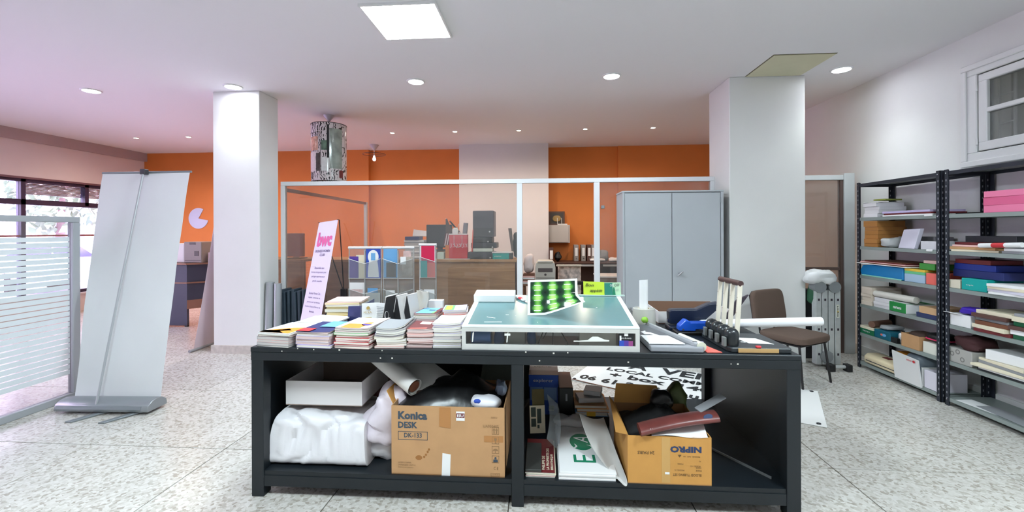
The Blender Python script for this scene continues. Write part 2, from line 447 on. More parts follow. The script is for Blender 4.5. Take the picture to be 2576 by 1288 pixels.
for k in range(10):
    B('slat', sl_m, sh, (XL - .178, XL - .165, 6.88, 8.55, 2.395 - k * .024 - .021, 2.395 - k * .024), .002)

# portal helps daylight through the shop window
pl = bpy.data.lights.new('window_portal', 'AREA'); pl.shape = 'RECTANGLE'; pl.size = 2.05; pl.size_y = 8.2
pl.cycles.is_portal = True
po = bpy.data.objects.new('window_portal', pl); COL.objects.link(po); po.location = (XL - .3, 4.5, 1.4); po.rotation_euler = (0, R(-90), 0)

# ---------------------------------------------------------------- ceiling fittings
lit_panel = mat('lit_diffuser', (228, 246, 252), .5, emit=PANEL_E)
lamp_cool = mat('lit_lens', (240, 244, 255), .5, emit=45)
lamp_warm = mat('lit_lens_warm', (255, 226, 190), .5, emit=40)
def ceiling_panel(x0, y0, label):
    t = T('ceiling_light_panel', label, 'ceiling light', (x0 + .3, y0 + .3, CEIL - .02))
    f = MB()
    f.box(x0, x0 + .6, y0, y0 + .015, CEIL - .02, CEIL); f.box(x0, x0 + .6, y0 + .585, y0 + .6, CEIL - .02, CEIL)
    f.box(x0, x0 + .015, y0 + .015, y0 + .585, CEIL - .02, CEIL); f.box(x0 + .585, x0 + .6, y0 + .015, y0 + .585, CEIL - .02, CEIL)
    f.build('frame', white_plastic, t)
    B('diffuser', lit_panel, t, (x0 + .015, x0 + .585, y0 + .015, y0 + .585, CEIL - .014, CEIL - .004))
    return t
ceiling_panel(-1.39, 3.22, 'square white ceiling light panel above the black table')
ceiling_panel(1.75, .9, 'square white ceiling light panel nearer the shelving, on the camera side')
ceiling_panel(-1.69, .3, 'added unseen ceiling light panel nearer the shop window, on the camera side')  # unseen panel added to brighten the front-facing surfaces at left

def downlight(x, y, r, label, group, lens, watt, col, spot=112):
    t = T('ceiling_downlight', label, 'ceiling light', (x, y, CEIL - .012), group=group)
    MB().lathe([(r * .78, -.002), (r * .82, -.012), (r * .95, -.012), (r, 0)], (x, y, CEIL), 28).build('trim_ring', white_plastic, t, smooth=True)
    MB().lathe([(0.0001, -.004), (r * .8, -.004)], (x, y, CEIL), 28).build('lens', lens, t)
    ld = bpy.data.lights.new('lamp_light', 'SPOT'); ld.energy = watt; ld.color = col; ld.spot_size = R(spot); ld.spot_blend = 1.0; ld.shadow_soft_size = r * .7
    lo = bpy.data.objects.new('lamp_light', ld); COL.objects.link(lo); lo.location = (x, y, CEIL - .03); attach(lo, t)
    return t
cool, warm = (.90, 1.0, .98), (1.0, .84, .66)
where = ['far left of the room near the shop window', 'just in front of the left white pillar', 'between the square panel and the pendant lamp',
         'between the square panel and the right pillar', 'near the right wall beside the cream hatch']
for x, wh in zip((-5.47, -3.66, -1.45, .775, 3.22), where):
    downlight(x, 4.95, .105, 'round white downlight ' + wh, 'front row of ceiling downlights', lamp_cool, DOWN_W, cool)
for x, wh in zip((-5.47, -3.66, -1.45, .775, 3.22), ('leftmost', 'second from the left', 'in the middle', 'second from the right', 'rightmost')):
    downlight(x, .6, .105, 'round white downlight ' + wh + ' of the row on the camera side', 'rear row of ceiling downlights', lamp_cool, DOWN_W, cool)
where = ['leftmost of all, near the left wall', 'second from the left wall', None, None, 'nearest the bare ring lamp', 'left above the white column', 'right above the white column', 'first to the right of the white column', 'rightmost, near the right pillar']
for x, wh in zip((-7.41, -6.40, -4.9, -3.73, -2.62, -1.51, -.40, .73, 1.86), where):
    downlight(x, 7.5, .045, 'small warm spotlight in the back ceiling row, ' + (wh or ('hidden behind the left pillar' if x < -4 else 'behind the printed pendant shade')), 'back row of small spotlights', lamp_warm, SPOT_W, warm, 165)
# access hatch
t = T('ceiling_hatch', 'cream square access hatch in the ceiling in front of the right pillar', 'hatch', (2.58, 4.8, CEIL - .01))
hx0, hx1, hy0, hy1 = 2.28, 2.88, 4.48, 5.09
B('gap', mat('hatch_gap', (110, 106, 84), .9), t, (hx0, hx1, hy0, hy1, CEIL - .004, CEIL))
B('hatch_panel', mat('hatch_cream', (206, 202, 172), .7, var=.03), t, (hx0 + .008, hx1 - .008, hy0 + .008, hy1 - .008, CEIL - .010, CEIL - .003))

# ---------------------------------------------------------------- street beyond the shop window
S(MB().box(-60, XL - .25, -30, 50, -.35, -.2), 'street', mat('asphalt', (196, 190, 204), .9, var=.06, vscale=.6), 'pale street surface outside the shop window', 'street')
def tree(x, y, h, r, label, seed):
    t = T('street_tree', label, 'tree', (x, y, -.2))
    MB().tube([(x, y, -.2), (x + .05, y, h * .5), (x, y + .1, h)], [.16, .12, .07], 10).build('trunk', mat('bark', (120, 100, 104), .9), t, smooth=True)
    rnd = random.Random(seed); cr = MB()
    for k in range(900):
        a = Vector((rnd.gauss(0, 1), rnd.gauss(0, 1), rnd.gauss(0, 1))).normalized() * (r * (.5 + .5 * rnd.random()))
        p = Vector((x, y, h + r * .3)) + a; s = .10 + .12 * rnd.random()
        u = Vector((rnd.gauss(0, 1), rnd.gauss(0, 1), rnd.gauss(0, 1))).normalized() * s
        w = u.cross(Vector((rnd.gauss(0, 1), rnd.gauss(0, 1), rnd.gauss(0, 1)))).normalized() * s * .6
        cr.add([p - u, p + w, p + u, p - w], [(0, 1, 2, 3)])
    cr.build('crown', mat('foliage', (120, 140, 120), .8, var=.2, vscale=1), t)
tree(-15.5, 13.0, 2.6, 1.7, 'leafy street tree in the middle of the shop window view', 1)
tree(-17.5, 9.6, 2.8, 1.6, 'leafy street tree at the far left of the window view', 2)
def parked_car(x, y, rz, m, label):
    t = T('parked_car', label, 'car', (x, y, -.2), rz)
    prof = [(-2.1, .35), (-2.1, .75), (-1.9, .95), (-1.35, 1.0), (-.7, 1.42), (.7, 1.45), (1.3, 1.05), (2.0, .9), (2.12, .7), (2.12, .35)]
    Mx = Matrix(((1, 0, 0, 0), (0, 0, -1, 0), (0, 1, 0, 0), (0, 0, 0, 1)))
    MB().prism(prof, -.82, .82, Mx).build('body', m, t, bevel=.06, seg=2, smooth=True)
    gl_m = mat('car_glass', (70, 76, 110), .1)
    for s in (-1, 1):
        MB().prism([(-1.2, 1.02), (-.66, 1.36), (.0, 1.38), (.0, 1.02)], .825, .835, Matrix.Scale(s, 4, Y_) @ Mx).build('side_window', gl_m, t)
        MB().prism([(.06, 1.02), (.06, 1.38), (.64, 1.38), (1.12, 1.04)], .825, .835, Matrix.Scale(s, 4, Y_) @ Mx).build('side_window', gl_m, t)
        for xx in (-1.3, 1.3):
            MB().tube([(xx, s * .66, .32), (xx, s * .86, .32)], .32, 18).build('wheel', black_rubber, t, smooth=True)
parked_car(-13.2, 11.6, 8, mat('car_paint_silver', (206, 206, 220), .25, .4), 'silver car parked outside the shop window')
parked_car(-13.5, 6.0, 4, mat('car_paint_blue', (96, 104, 150), .25, .3), 'blue grey car parked further left outside the shop window')
t = T('apartment_building', 'pale building across the street seen through the shop window', 'building', (-26, 14, -.2))
B('facade', mat('facade_plaster', (232, 216, 214), .9), t, (-27, -25, -6, 40, -.2, 9))
for k in range(12):
    for fl_ in range(3):
        B('window', mat('far_window', (130, 130, 170), .2), t, (-25.0, -24.95, -4.5 + k * 3.6, -3.0 + k * 3.6, 1.0 + fl_ * 2.9, 2.6 + fl_ * 2.9))
B('street_pillar', white_wall, None, (-10.9, -10.4, 7.35, 7.75, -.2, 4.5)); tag(bpy.data.objects['street_pillar'], 'grey concrete pillar standing just outside the shop window', 'pillar')

# ================================================================= GLASS PARTITIONS
PY = 5.56; PH = 2.15
pt = T('glass_partition', 'white framed glass office partition between the two pillars', 'partition', (-.6, PY, 0))
wframe = mat('partition_frame', (222, 224, 226), .4, .1)
B('top_rail', wframe, pt, (-3.44, 2.11, PY - .03, PY + .03, PH - .055, PH), .004)
B('bottom_rail', wframe, pt, (-3.44, -.02, PY - .03, PY + .03, 0, .08)); B('bottom_rail', wframe, pt, (.96, 2.11, PY - .03, PY + .03, 0, .08))
for x0, x1 in ((-3.44, -3.385), (-.325, -.255), (.645, .715), (2.06, 2.11)):
    B('post', wframe, pt, (x0, x1, PY - .03, PY + .03, .0, PH - .055), .003)
B('pane', pane_brown, pt, (-3.385, -.325, PY - .004, PY + .004, .08, PH - .055))
B('pane', pane_brown, pt, (.715, 2.06, PY - .004, PY + .004, .08, PH - .055))
B('door_catch', alu_dark, pt, (.735, .775, PY - .03, PY + .01, 1.765, 1.805), .003)
# partition right of the right pillar
pt = T('glass_partition', 'narrow framed glass panel between the right pillar and the right wall', 'partition', (3.3, PY, 0))
B('top_rail', alu, pt, (2.93, 3.62, PY - .03, PY + .03, PH - .06, PH), .004)
B('post', alu, pt, (3.62, 3.74, PY - .04, PY + .04, 0, PH + .02), .004)
B('post', mat('brown_frame', (96, 78, 72), .5), pt, (3.585, 3.62, PY - .02, PY + .03, 0, PH - .06))
B('pane', glass_mat('tinted_glass', (.78, .70, .64), .10, 0, .12), pt, (2.93, 3.585, PY - .004, PY + .004, .06, PH - .06))
B('cross_rail', mat('brown_frame', (96, 78, 72), .5), pt, (2.93, 3.585, PY - .015, PY + .02, 1.0, 1.035))
# inner partition running back
ip = T('glass_partition', 'glass partition with shade-darkened rail colour running back towards the orange wall', 'partition', (-3.5, 7.2, 0))
shade_rail = mat('rail_shaded_side', (128, 92, 76), .5)  # shaded side of the rail put into its brown colour
MB().hexa([(-3.46, PY + .04, 2.03), (-3.42, PY + .04, 2.03), (-3.55, 8.62, 2.03), (-3.59, 8.62, 2.03), (-3.46, PY + .04, 2.075), (-3.42, PY + .04, 2.075), (-3.55, 8.62, 2.075), (-3.59, 8.62, 2.075)]).build('top_rail', shade_rail, ip)
B('post', alu, ip, (-3.60, -3.54, 8.60, 8.66, 0, 2.075), .003)
MB().hexa([(-3.444, PY + .04, .05), (-3.438, PY + .04, .05), (-3.568, 8.60, .05), (-3.574, 8.60, .05), (-3.444, PY + .04, 2.03), (-3.438, PY + .04, 2.03), (-3.568, 8.60, 2.03), (-3.574, 8.60, 2.03)]).build('pane', glass_mat('inner_glass', (.97, .96, .95), .025), ip)

# left screen with frosted stripes
gp = T('glass_screen', 'grey framed glass screen with frosted white stripes at the left', 'screen', (-4.23, 2.6, 0))
gfr = mat('screen_frame', (172, 176, 180), .45, .2)
B('top_rail', gfr, gp, (-4.26, -4.20, 1.3, 3.70, 1.585, 1.635), .004); B('bottom_rail', gfr, gp, (-4.26, -4.20, 1.3, 3.70, .0, .06), .004)
B('post', gfr, gp, (-4.26, -4.20, 3.64, 3.70, .06, 1.585), .004); B('post', gfr, gp, (-4.26, -4.20, 1.3, 1.36, .06, 1.585), .004)
B('pane', pane, gp, (-4.234, -4.230, 1.36, 3.64, .06, 1.585))
frost = mat('frosted_film', (222, 228, 232), .5, alpha=1.0)
z = 1.455; k = 0
while z > .25:
    B('film_stripe', frost, gp, (-4.229, -4.2275, 1.37, 3.63, z - .0395, z)); z -= .0475

# ================================================================= ROLL-UP BANNERS
rb = T('rollup_banner', 'tall blank white roll-up banner seen from behind with a silver base', 'banner', (-3.59, 3.39, 0))
bn = mat('banner_film', (226, 227, 229), .6, var=.03, vscale=2, bump=.08, bscale=4)
TL, TR, BL, BR = Vector((-4.25, 3.96, 2.06)), Vector((-3.41, 4.02, 2.07)), Vector((-3.985, 3.47, .10)), Vector((-3.235, 3.50, .10))
def ban(u, v):
    p = BL.lerp(BR, u).lerp(TL.lerp(TR, u), v)
    e = min(1, v * 12)
    p += Vector((0, -.9, .35)) * (.02 * math.sin(v * math.pi) * .6 + .012 * noise.noise(Vector((u * 3, v * 4, 2)))) + Vector((0, -.02, 0)) * abs(u - .5)
    return p
MB().grid(ban, 14, 30, .0015).build('banner_sheet', bn, rb, smooth=True)
MB().tube([TL + Vector((-.01, 0, .01)), TR + Vector((.01, 0, .01))], .011, 10).build('top_bar', alu_dark, rb, smooth=True)
MB().tube([(-3.672, 3.345, .04), (-3.75, 3.655, 1.1), (-3.825, 3.945, 2.07)], .009, 8).build('pole', mat('pole_grey', (176, 178, 182), .4, .3), rb, smooth=True)
MB().box(-3.85, -3.80, 3.93, 3.98, 2.05, 2.10).build('pole_clip', dark_m, rb, bevel=.004)
prof = [(-.095, .022), (-.10, .04), (-.09, .075), (-.05, .10), (0, .108), (.05, .10), (.09, .075), (.10, .04), (.095, .022)]
Mb = Matrix.Translation((-4.02, 3.42, 0)) @ Matrix.Rotation(R(2), 4, 'Z') @ Matrix(((0, 0, 1, 0), (1, 0, 0, 0), (0, 1, 0, 0), (0, 0, 0, 1)))
base = MB().prism(prof, 0, .795, Mb).build('base', mat('banner_base', (150, 154, 158), .35, .5), rb, bevel=.003, smooth=True)
MB().prism([(-.099, .03), (-.104, .045), (-.095, .07), (-.088, .07)], .02, .74, Mb).build('groove', alu_dark, base)
for x in (-3.60, -3.32):
    MB().hexa([(x, 3.45, .006), (x + .05, 3.45, .006), (x - .10, 3.18, .0), (x - .15, 3.18, .0), (x, 3.45, .02), (x + .05, 3.45, .02), (x - .10, 3.18, .012), (x - .15, 3.18, .012)]).build('foot', alu_dark, rb, bevel=.002)
S(MB().hexa([(-4.20, 3.60, 0), (-4.06, 3.70, 0), (-4.02, 3.67, 0), (-4.17, 3.57, 0), (-4.20, 3.60, .03), (-4.06, 3.70, .03), (-4.02, 3.67, .03), (-4.17, 3.57, .03)]), 'floor_shoe', dark_m, 'dark flat bar lying on the floor behind the blank banner', 'bar')

rb2 = T('leaning_banner', 'pale translucent banner leaning against the left pillar side', 'banner', (-4.25, 5.4, 0))
MB().grid(lambda u, v: (-4.345 + .235 * v + .01 * math.sin(v * 3), 5.16 + .5 * u + .08 * v, .02 + 1.72 * v), 4, 10, .002).build('banner_sheet', mat('mauve_film', (222, 208, 214), .5, alpha=.92), rb2, smooth=True)
MB().tube([(-4.35, 5.10, .02), (-4.35, 5.70, .02)], .018, 10).build('base_tube', grey_m, rb2, smooth=True)
MB().tube([(-4.11, 5.22, 1.745), (-4.11, 5.76, 1.745)], .010, 10).build('top_bar', dark_m, rb2, smooth=True)

# X banner with the pink logo
xb = T('x_banner', 'lilac narrow X-stand banner with a pink logo before the glass partition', 'banner', (-2.62, 5.05, 0))
lil = mat('banner_lilac', (226, 216, 236), .6)
A0, A1 = Vector((-2.752, 5.22, 1.602)), Vector((-2.407, 5.0, 1.631))        # top corners
D0, D1 = Vector((-2.93, 4.98, .10)), Vector((-2.56, 4.74, .10))     # bottom corners
def xp(u, v): return D0.lerp(D1, u).lerp(A0.lerp(A1, u), v)
MB().grid(lambda u, v: xp(u, v), 2, 6, .002).build('banner_sheet', lil, xb)
def xtext(s, u0, u1, v0, v1, m, bold=0):
    cu = bpy.data.curves.new('t', 'FONT'); cu.body = s; cu.offset = bold; cu.resolution_u = 2
    ob = bpy.data.objects.new('t', cu); me = bpy.data.meshes.new_from_object(ob); bpy.data.objects.remove(ob); bpy.data.curves.remove(cu)
    xs_ = [v.co.x for v in me.vertices]; ys_ = [v.co.y for v in me.vertices]
    nn = (A1 - A0).cross(D0 - A0).normalized()
    if nn.y > 0: nn = -nn
    for v in me.vertices:
        a = (v.co.x - min(xs_)) / (max(xs_) - min(xs_)); b2 = (v.co.y - min(ys_)) / (max(ys_) - min(ys_))
        v.co = xp(u0 + (u1 - u0) * a, v0 + (v1 - v0) * b2) + nn * .003
    ob = bpy.data.objects.new('lettering', me); COL.objects.link(ob); me.materials.append(m); attach(ob, xb)
pk = mat('logo_pink', (222, 96, 156), .6); gt = mat('grey_lettering', (120, 104, 140), .6)
xtext('bwc', .12, .88, .80, .915, pk, .05)
xtext('BUSINESS WOMEN', .12, .88, .755, .775, gt, .02); xtext('CLUB', .38, .64, .725, .745, gt, .02)
for k, (s, w) in enumerate((('Ensemble aux', .5), ('femmes entrepreneures pour', .78), ('partager expériences et', .68), ('grandir ensemble.', .5))):
    xtext(s, .5 - w / 2, .5 + w / 2, .625 - k * .034, .642 - k * .034, gt, .01)
for k, (s, w) in enumerate((('Business Women Club :', .6), ('inspirer, connecter et', .6), ('promouvoir les femmes', .66), ("leaders d'aujourd'hui et de", .78), ('demain.', .26))):
    xtext(s, .5 - w / 2, .5 + w / 2, .43 - k * .034, .447 - k * .034, gt, .01)
hub = Vector((-2.44, 5.22, .74))
for c_ in (A0, A1, D0, D1):
    MB().tube([hub, c_ + Vector((.012, .012, 0))], .006, 6).build('rod', black, xb, smooth=True)
MB().tube([hub, (-2.40, 5.36, .0)], .008, 6).build('rear_leg', black, xb, smooth=True)
MB().box(-.035, .035, -.03, .03, -.06, .05, Matrix.Translation(hub)).build('hub', black, xb, bevel=.008)
for c_ in (A0, A1): MB().lathe([(.012, -.004), (.012, .004)], tuple(c_), 10).build('eyelet', black, xb)

# folded dark display frame + aluminium tube by the left pillar
fd = T('folded_display', 'bundle of dark blue folded display panels leaning by the left pillar', 'display stand', (-3.17, 5.33, 0))
dk = mat('dark_teal_fabric', (44, 58, 70), .55, var=.15, vscale=8)
for k in range(9):
    x = -3.36 + k * .046
    MB().box(-.019, .019, -.10, .10, 0, .74 + .015 * (k % 3), Matrix.Translation((x, 5.37, 0)) @ Matrix.Rotation(R(-2 + k % 3), 4, 'Y')).build('panel', dk, fd, bevel=.012, seg=2)
tp = S(MB().tube([(-3.39, 5.18, 0), (-3.385, 5.22, .865)], .05, 18), 'aluminium_tube', mat('tube_alu', (168, 172, 176), .4, .4), 'grey metal tube standing upright against the left pillar', 'tube', smooth=True)
S(MB().tube([(-3.285, 5.20, 0), (-3.285, 5.22, .85)], .045, 18), 'aluminium_tube', MATS['tube_alu'], 'shorter grey metal tube beside the dark folded panels', 'tube', smooth=True)

# ================================================================= METAL CABINET
mc = T('metal_cabinet', 'tall grey two-door metal cabinet next to the right pillar', 'cabinet', (1.47, 5.27, 0))
cg = mat('cabinet_grey', (178, 183, 188), .45, .15, var=.02, vscale=3)
cx0, cx1, cy0, cy1, ch = .915, 2.035, 5.08, 5.50, 1.945
MB().box(cx0, cx1, cy0 + .02, cy1, .0, ch - .02).build('body', cg, mc, bevel=.004)
B('top', cg, mc, (cx0 - .004, cx1 + .004, cy0 + .0, cy1, ch - .02, ch), .004)
B('side_trim', cg, mc, (cx0, cx0 + .022, cy0, cy0 + .02, .0, ch - .02)); B('side_trim', cg, mc, (cx1 - .03, cx1, cy0, cy0 + .02, .0, ch - .02))
xm = 1.468
d1 = B('door', cg, mc, (cx0 + .024, xm - .003, cy0 + .002, cy0 + .021, .08, ch - .028), .003)
d2 = B('door', cg, mc, (xm + .003, cx1 - .034, cy0 + .002, cy0 + .021, .08, ch - .028), .003)
hd = MB(); hd.tube([(1.545, 5.084, 1.0), (1.545, 5.05, 1.0)], .012, 12); hd.tube([(1.515, 5.048, .975), (1.575, 5.046, 1.028)], [.007, .011], 8)
hd.build('handle', steel, d2, smooth=True)
for z in (1.80, .35):
    B('hinge', alu_dark, mc, (cx1 - .036, cx1 - .028, cy0 - .004, cy0 + .006, z, z + .06))

# ================================================================= WHITE COUNTER AND BACK OFFICE
ct = T('reception_counter', 'long light wooden reception counter behind the glass partition', 'counter', (-1.9, 6.6, 0))
cw = wood_mat('counter_wood', (158, 118, 78), (196, 154, 108), (1.0, 1.0, 9))
cw2 = wood_mat('counter_wood_dark', (132, 100, 66), (160, 126, 88), (1.0, 1.0, 9))
CT = 1.075
for x0, x1, m in ((-3.42, -2.32, cw2), (-2.317, -1.55, cw2), (-1.547, -.40, cw)):
    B('front_board', m, ct, (x0, x1, 6.30, 6.335, .05, CT - .035), .003)
B('counter_top', cw, ct, (-3.42, -.38, 6.26, 6.95, CT - .035, CT), .004)
B('plinth', dark_m, ct, (-3.40, -.42, 6.36, 6.90, 0, .05))
B('end_panel', mat('dark_brown_board', (70, 50, 46), .5), ct, (-.42, -.385, 6.34, 6.93, .05, CT - .035))
c2 = T('side_counter', 'light brown counter end left of the inner glass partition', 'counter', (-4.1, 6.6, 0))
B('front_board', cw2, c2, (-4.60, -3.55, 6.30, 6.335, .05, CT - .035)); B('counter_top', cw2, c2, (-4.62, -3.54, 6.28, 6.95, CT - .035, CT), .004); B('plinth', dark_m, c2, (-4.58, -3.52, 6.36, 6.9, 0, .05))
scr_m = mat('screen_back', (52, 52, 62), .45)
def monitor(x0, x1, z0, z1, y, label, zb=None):
    zb = zb or CT
    t = T('computer_monitor', label, 'monitor', ((x0 + x1) / 2, y + .05, zb))
    B('screen_back', scr_m, t, (x0, x1, y, y + .045, z0, z1), .012, 2)
    xm_ = (x0 + x1) / 2
    B('stand_neck', scr_m, t, (xm_ - .04, xm_ + .04, y + .045, y + .08, zb + .015, z0 + .15)); B('stand_foot', scr_m, t, (xm_ - .12, xm_ + .12, y - .03, y + .17, zb, zb + .018), .006)
monitor(-3.93, -3.63, 1.11, 1.466, 6.42, 'dark monitor back on the counter left of the inner glass')
monitor(-1.765, -1.37, 1.24, 1.59, 6.54, 'dark monitor back behind the red gift bag', CT + .1205)
# counter clutter
t = T('paper_stack', 'tall stack of grey and white papers on the counter beside the monitor', 'papers', (-1.93, 6.5, CT))
zz = CT
for k in range(11):
    h = .018 + .008 * (k % 3); dx = random.uniform(-.012, .012)
    B('paper_bundle', (grey_m, white_p, pages2)[k % 3], t, (-2.06 + dx, -1.76 + dx, 6.42, 6.66, zz, zz + h)); zz += h + .0005
b = S(MB().box(-2.05, -1.84, 6.40, 6.62, zz + .0005, zz + .05), 'flat_box', navy_m, 'flat navy box with white edge on top of the counter paper stack', 'box')
S(MB().grid(lambda u, v: (-2.0 + .24 * u, 6.62 + .06 * v, zz + .06 + .10 * v * (1 - .3 * u)), 4, 4, .02), 'paper_bag', white_p, 'cream paper bundle sloping behind the navy flat box', 'papers')
S(MB().box(-1.555, -1.455, 6.36, 6.52, CT, CT + .10), 'small_box', mat('mint_card', (206, 226, 214), .6), 'small mint white carton on the counter beside the brochure rack', 'box', bevel=.003)
S(MB().box(-1.73, -1.445, 6.49, 6.76, CT, CT + .12), 'shelf_box', mat('olive_brown', (116, 96, 70), .7), 'olive brown box under the dark monitor on the counter', 'box', bevel=.004)
# flags
fg = T('table_flags', 'pair of small striped table flags drooping beside the red bag', 'flags', (-1.36, 6.495, CT))
MB().tube([(-1.36, 6.495, CT), (-1.36, 6.495, 1.30), (-1.45, 6.495, 1.68)], .005, 6).build('flag_pole', alu, fg); MB().tube([(-1.36, 6.495, 1.30), (-1.25, 6.495, 1.60)], .005, 6).build('flag_pole', alu, fg)
MB().lathe([(.0001, 0), (.05, 0), (.045, .02), (.0001, .025)], (-1.36, 6.495, CT), 14).build('flag_base', alu, fg)
fb = mat('flag_brown', (96, 80, 78), .7); fm = mat('flag_maroon', (110, 62, 72), .7); fw = mat('flag_white', (220, 210, 214), .7)
MB().hexa([(-1.45, 6.48, 1.46), (-1.34, 6.48, 1.44), (-1.34, 6.485, 1.44), (-1.45, 6.485, 1.46), (-1.452, 6.48, 1.67), (-1.43, 6.48, 1.68), (-1.43, 6.485, 1.68), (-1.452, 6.485, 1.67)]).build('canton', fb, fg)
for k in range(7):
    a, b2 = k / 7, (k + 1) / 7
    MB().hexa([(-1.49 + .115 * a, 6.48, 1.27), (-1.49 + .115 * b2, 6.48, 1.27), (-1.49 + .115 * b2, 6.485, 1.27), (-1.49 + .115 * a, 6.485, 1.27),
               (-1.455 + .115 * a, 6.48, 1.455), (-1.455 + .115 * b2, 6.48, 1.455), (-1.455 + .115 * b2, 6.485, 1.455), (-1.455 + .115 * a, 6.485, 1.455)]).build('stripe', (fm, fw)[k % 2], fg)
for k in range(6):
    a = k / 6
    MB().box(-.045, .045, -.003, .003, 0, .024, Matrix.Translation((-1.37 + .13 * a, 6.4855, 1.60 - .15 * a)) @ Matrix.Rotation(R(48), 4, 'Y')).build('stripe', (fm, fw)[k % 2], fg)
# red gift bag
rg = T('gift_bag', 'red paper gift bag with white pattern and handles on the counter', 'bag', (-1.21, 6.40, CT))
rbm = mat('bag_red', (206, 52, 62), .5); rbl = mat('bag_rose', (222, 92, 104), .5)
B('tray', alu, rg, (-1.44, -1.065, 6.33, 6.47, CT, CT + .012))
B('bag_front', rbm, rg, (-1.37, -1.11, 6.36, 6.365, CT + .012, 1.25)); B('bag_front_upper', rbl, rg, (-1.37, -1.11, 6.36, 6.365, 1.25, 1.435))
B('bag_side', rbm, rg, (-1.11, -1.105, 6.36, 6.46, CT + .012, 1.435)); B('bag_side', rbm, rg, (-1.375, -1.37, 6.36, 6.46, CT + .012, 1.435)); B('bag_back', rbm, rg, (-1.37, -1.11, 6.455, 6.46, CT + .012, 1.435))
B('bag_rim', white_p, rg, (-1.372, -1.108, 6.357, 6.366, 1.435, 1.452))
MB().tube([(-1.30, 6.355, 1.425)] + [(-1.24 + .06 * math.cos(R(180 + a)), 6.352, 1.32 + .07 * math.sin(R(180 + a)) + .0) for a in range(0, 181, 30)] + [(-1.18, 6.355, 1.425)], .004, 6).build('handle', fw, rg)
for k in range(6):
    x = -1.355 + k * .046
    patch([(0, 0), (.004, 0), (.027, .06), (.023, .06)], fw, rg, (x, 6.3595, 1.25), X_, Z_); patch([(.023, 0), (.027, 0), (.004, .06), (0, .06)], fw, rg, (x, 6.3593, 1.25), X_, Z_)
    patch(disc(0, 0, .006, n=8), fw, rg, (x, 6.359, 1.245 + .05 * (k % 2)), X_, Z_)
S(MB().box(-1.44, -1.375, 6.40, 6.50, CT + .012, 1.28), 'paper_bag', mat('bag_orange', (216, 130, 70), .6), 'small orange bag pressed against the red gift bag', 'bag')
S(MB().tube([(-1.165, 6.45, 1.35), (-1.14, 6.46, 1.61)], .036, 16), 'grey_tube', mat('tube_grey', (132, 134, 144), .5), 'grey cardboard tube sticking out of the red gift bag', 'tube', smooth=True)
S(MB().puff((-1.29, 6.41, 1.42), (.10, .06, .12), 16, 10, .7, .006, 20, 3, flat=False), 'tissue_paper', white_p, 'white tissue paper bulging from the red gift bag', 'tissue paper', smooth=True)
S(MB().hexa([(-1.06, 6.42, CT), (-1.045, 6.42, CT), (-1.045, 6.62, CT), (-1.06, 6.62, CT), (-1.035, 6.42, 1.51), (-1.02, 6.42, 1.51), (-1.02, 6.62, 1.51), (-1.035, 6.62, 1.51)]), 'red_folder', salmon, 'thin red folder leaning between gift bag and computer tower', 'folder')
# computer equipment pile
tw = mat('tower_grey', (74, 72, 84), .5)
def pc_box(name, d, m, label, port=None):
    t = T(name, label, 'computer', ((d[0] + d[1]) / 2, (d[2] + d[3]) / 2, d[4]))
    B('case', m, t, d, .008)
    B('front_plate', dark_m, t, (d[0] + .015, d[1] - .015, d[2] - .006, d[2], d[4] + .015, d[4] + (d[5] - d[4]) * .35))
    MB().lathe([(.0001, 0), (.012, 0)], (0, 0, 0), 12, Matrix.Translation((d[1] - .06, d[2] - .008, d[4] + (d[5] - d[4]) * .2)) @ Matrix.Rotation(R(90), 4, 'X')).build('power_button', alu, t)
    return t
pc_box('desktop_computer', (-1.10, -.71, 6.40, 6.75, CT, 1.18), scr_m, 'lowest wide black desktop computer in the counter pile')
S(MB().box(-1.03, -.74, 6.42, 6.62, 1.181, 1.232), 'white_drive', mat('drive_white', (214, 226, 216), .5), 'white flat drive sandwiched in the pile of black computers', 'drive', bevel=.004)
pc_box('desktop_computer', (-1.06, -.68, 6.43, 6.75, 1.233, 1.315), scr_m, 'black flat computer above the white drive')
pc_box('desktop_computer', (-1.03, -.745, 6.43, 6.70, 1.316, 1.40), dark_m, 'dark grey small computer below the upright tower')
pc_box('desktop_computer', (-1.03, -.72, 6.42, 6.72, 1.401, 1.79), tw, 'upright dark grey computer tower on top of the pile')
tb = T('teal_box', 'turquoise carton with white lid at the right end of the counter', 'box', (-.6, 6.45, CT))
B('carton', teal_m, tb, (-.73, -.49, 6.36, 6.56, CT, 1.165), .003); B('lid', white_plastic, tb, (-.74, -.45, 6.35, 6.58, 1.165, 1.182), .003)
text('papier', white_p, tb, (-.70, 6.3598, 1.11), X_, Z_, .10, .02)
S(MB().box(-.49, -.44, 6.37, 6.57, CT, 1.16), 'black_case', black, 'small black case beside the turquoise carton', 'case', bevel=.004)
S(MB().hexa([(-.47, 6.6, 1.183), (-.44, 6.6, 1.183), (-.44, 6.66, 1.183), (-.47, 6.66, 1.183), (-.52, 6.6, 1.53), (-.47, 6.6, 1.53), (-.47, 6.66, 1.53), (-.52, 6.66, 1.53)]), 'wooden_ruler', mat('dark_wood', (84, 72, 66), .6), 'dark wooden board leaning upright at the counter end', 'board')
S(MB().puff((-.40, 6.66, CT), (.10, .14, .40), 16, 14, .8, .012, 12, 5), 'black_bag', black, 'black soft bag standing at the right end of the counter', 'bag', smooth=True)

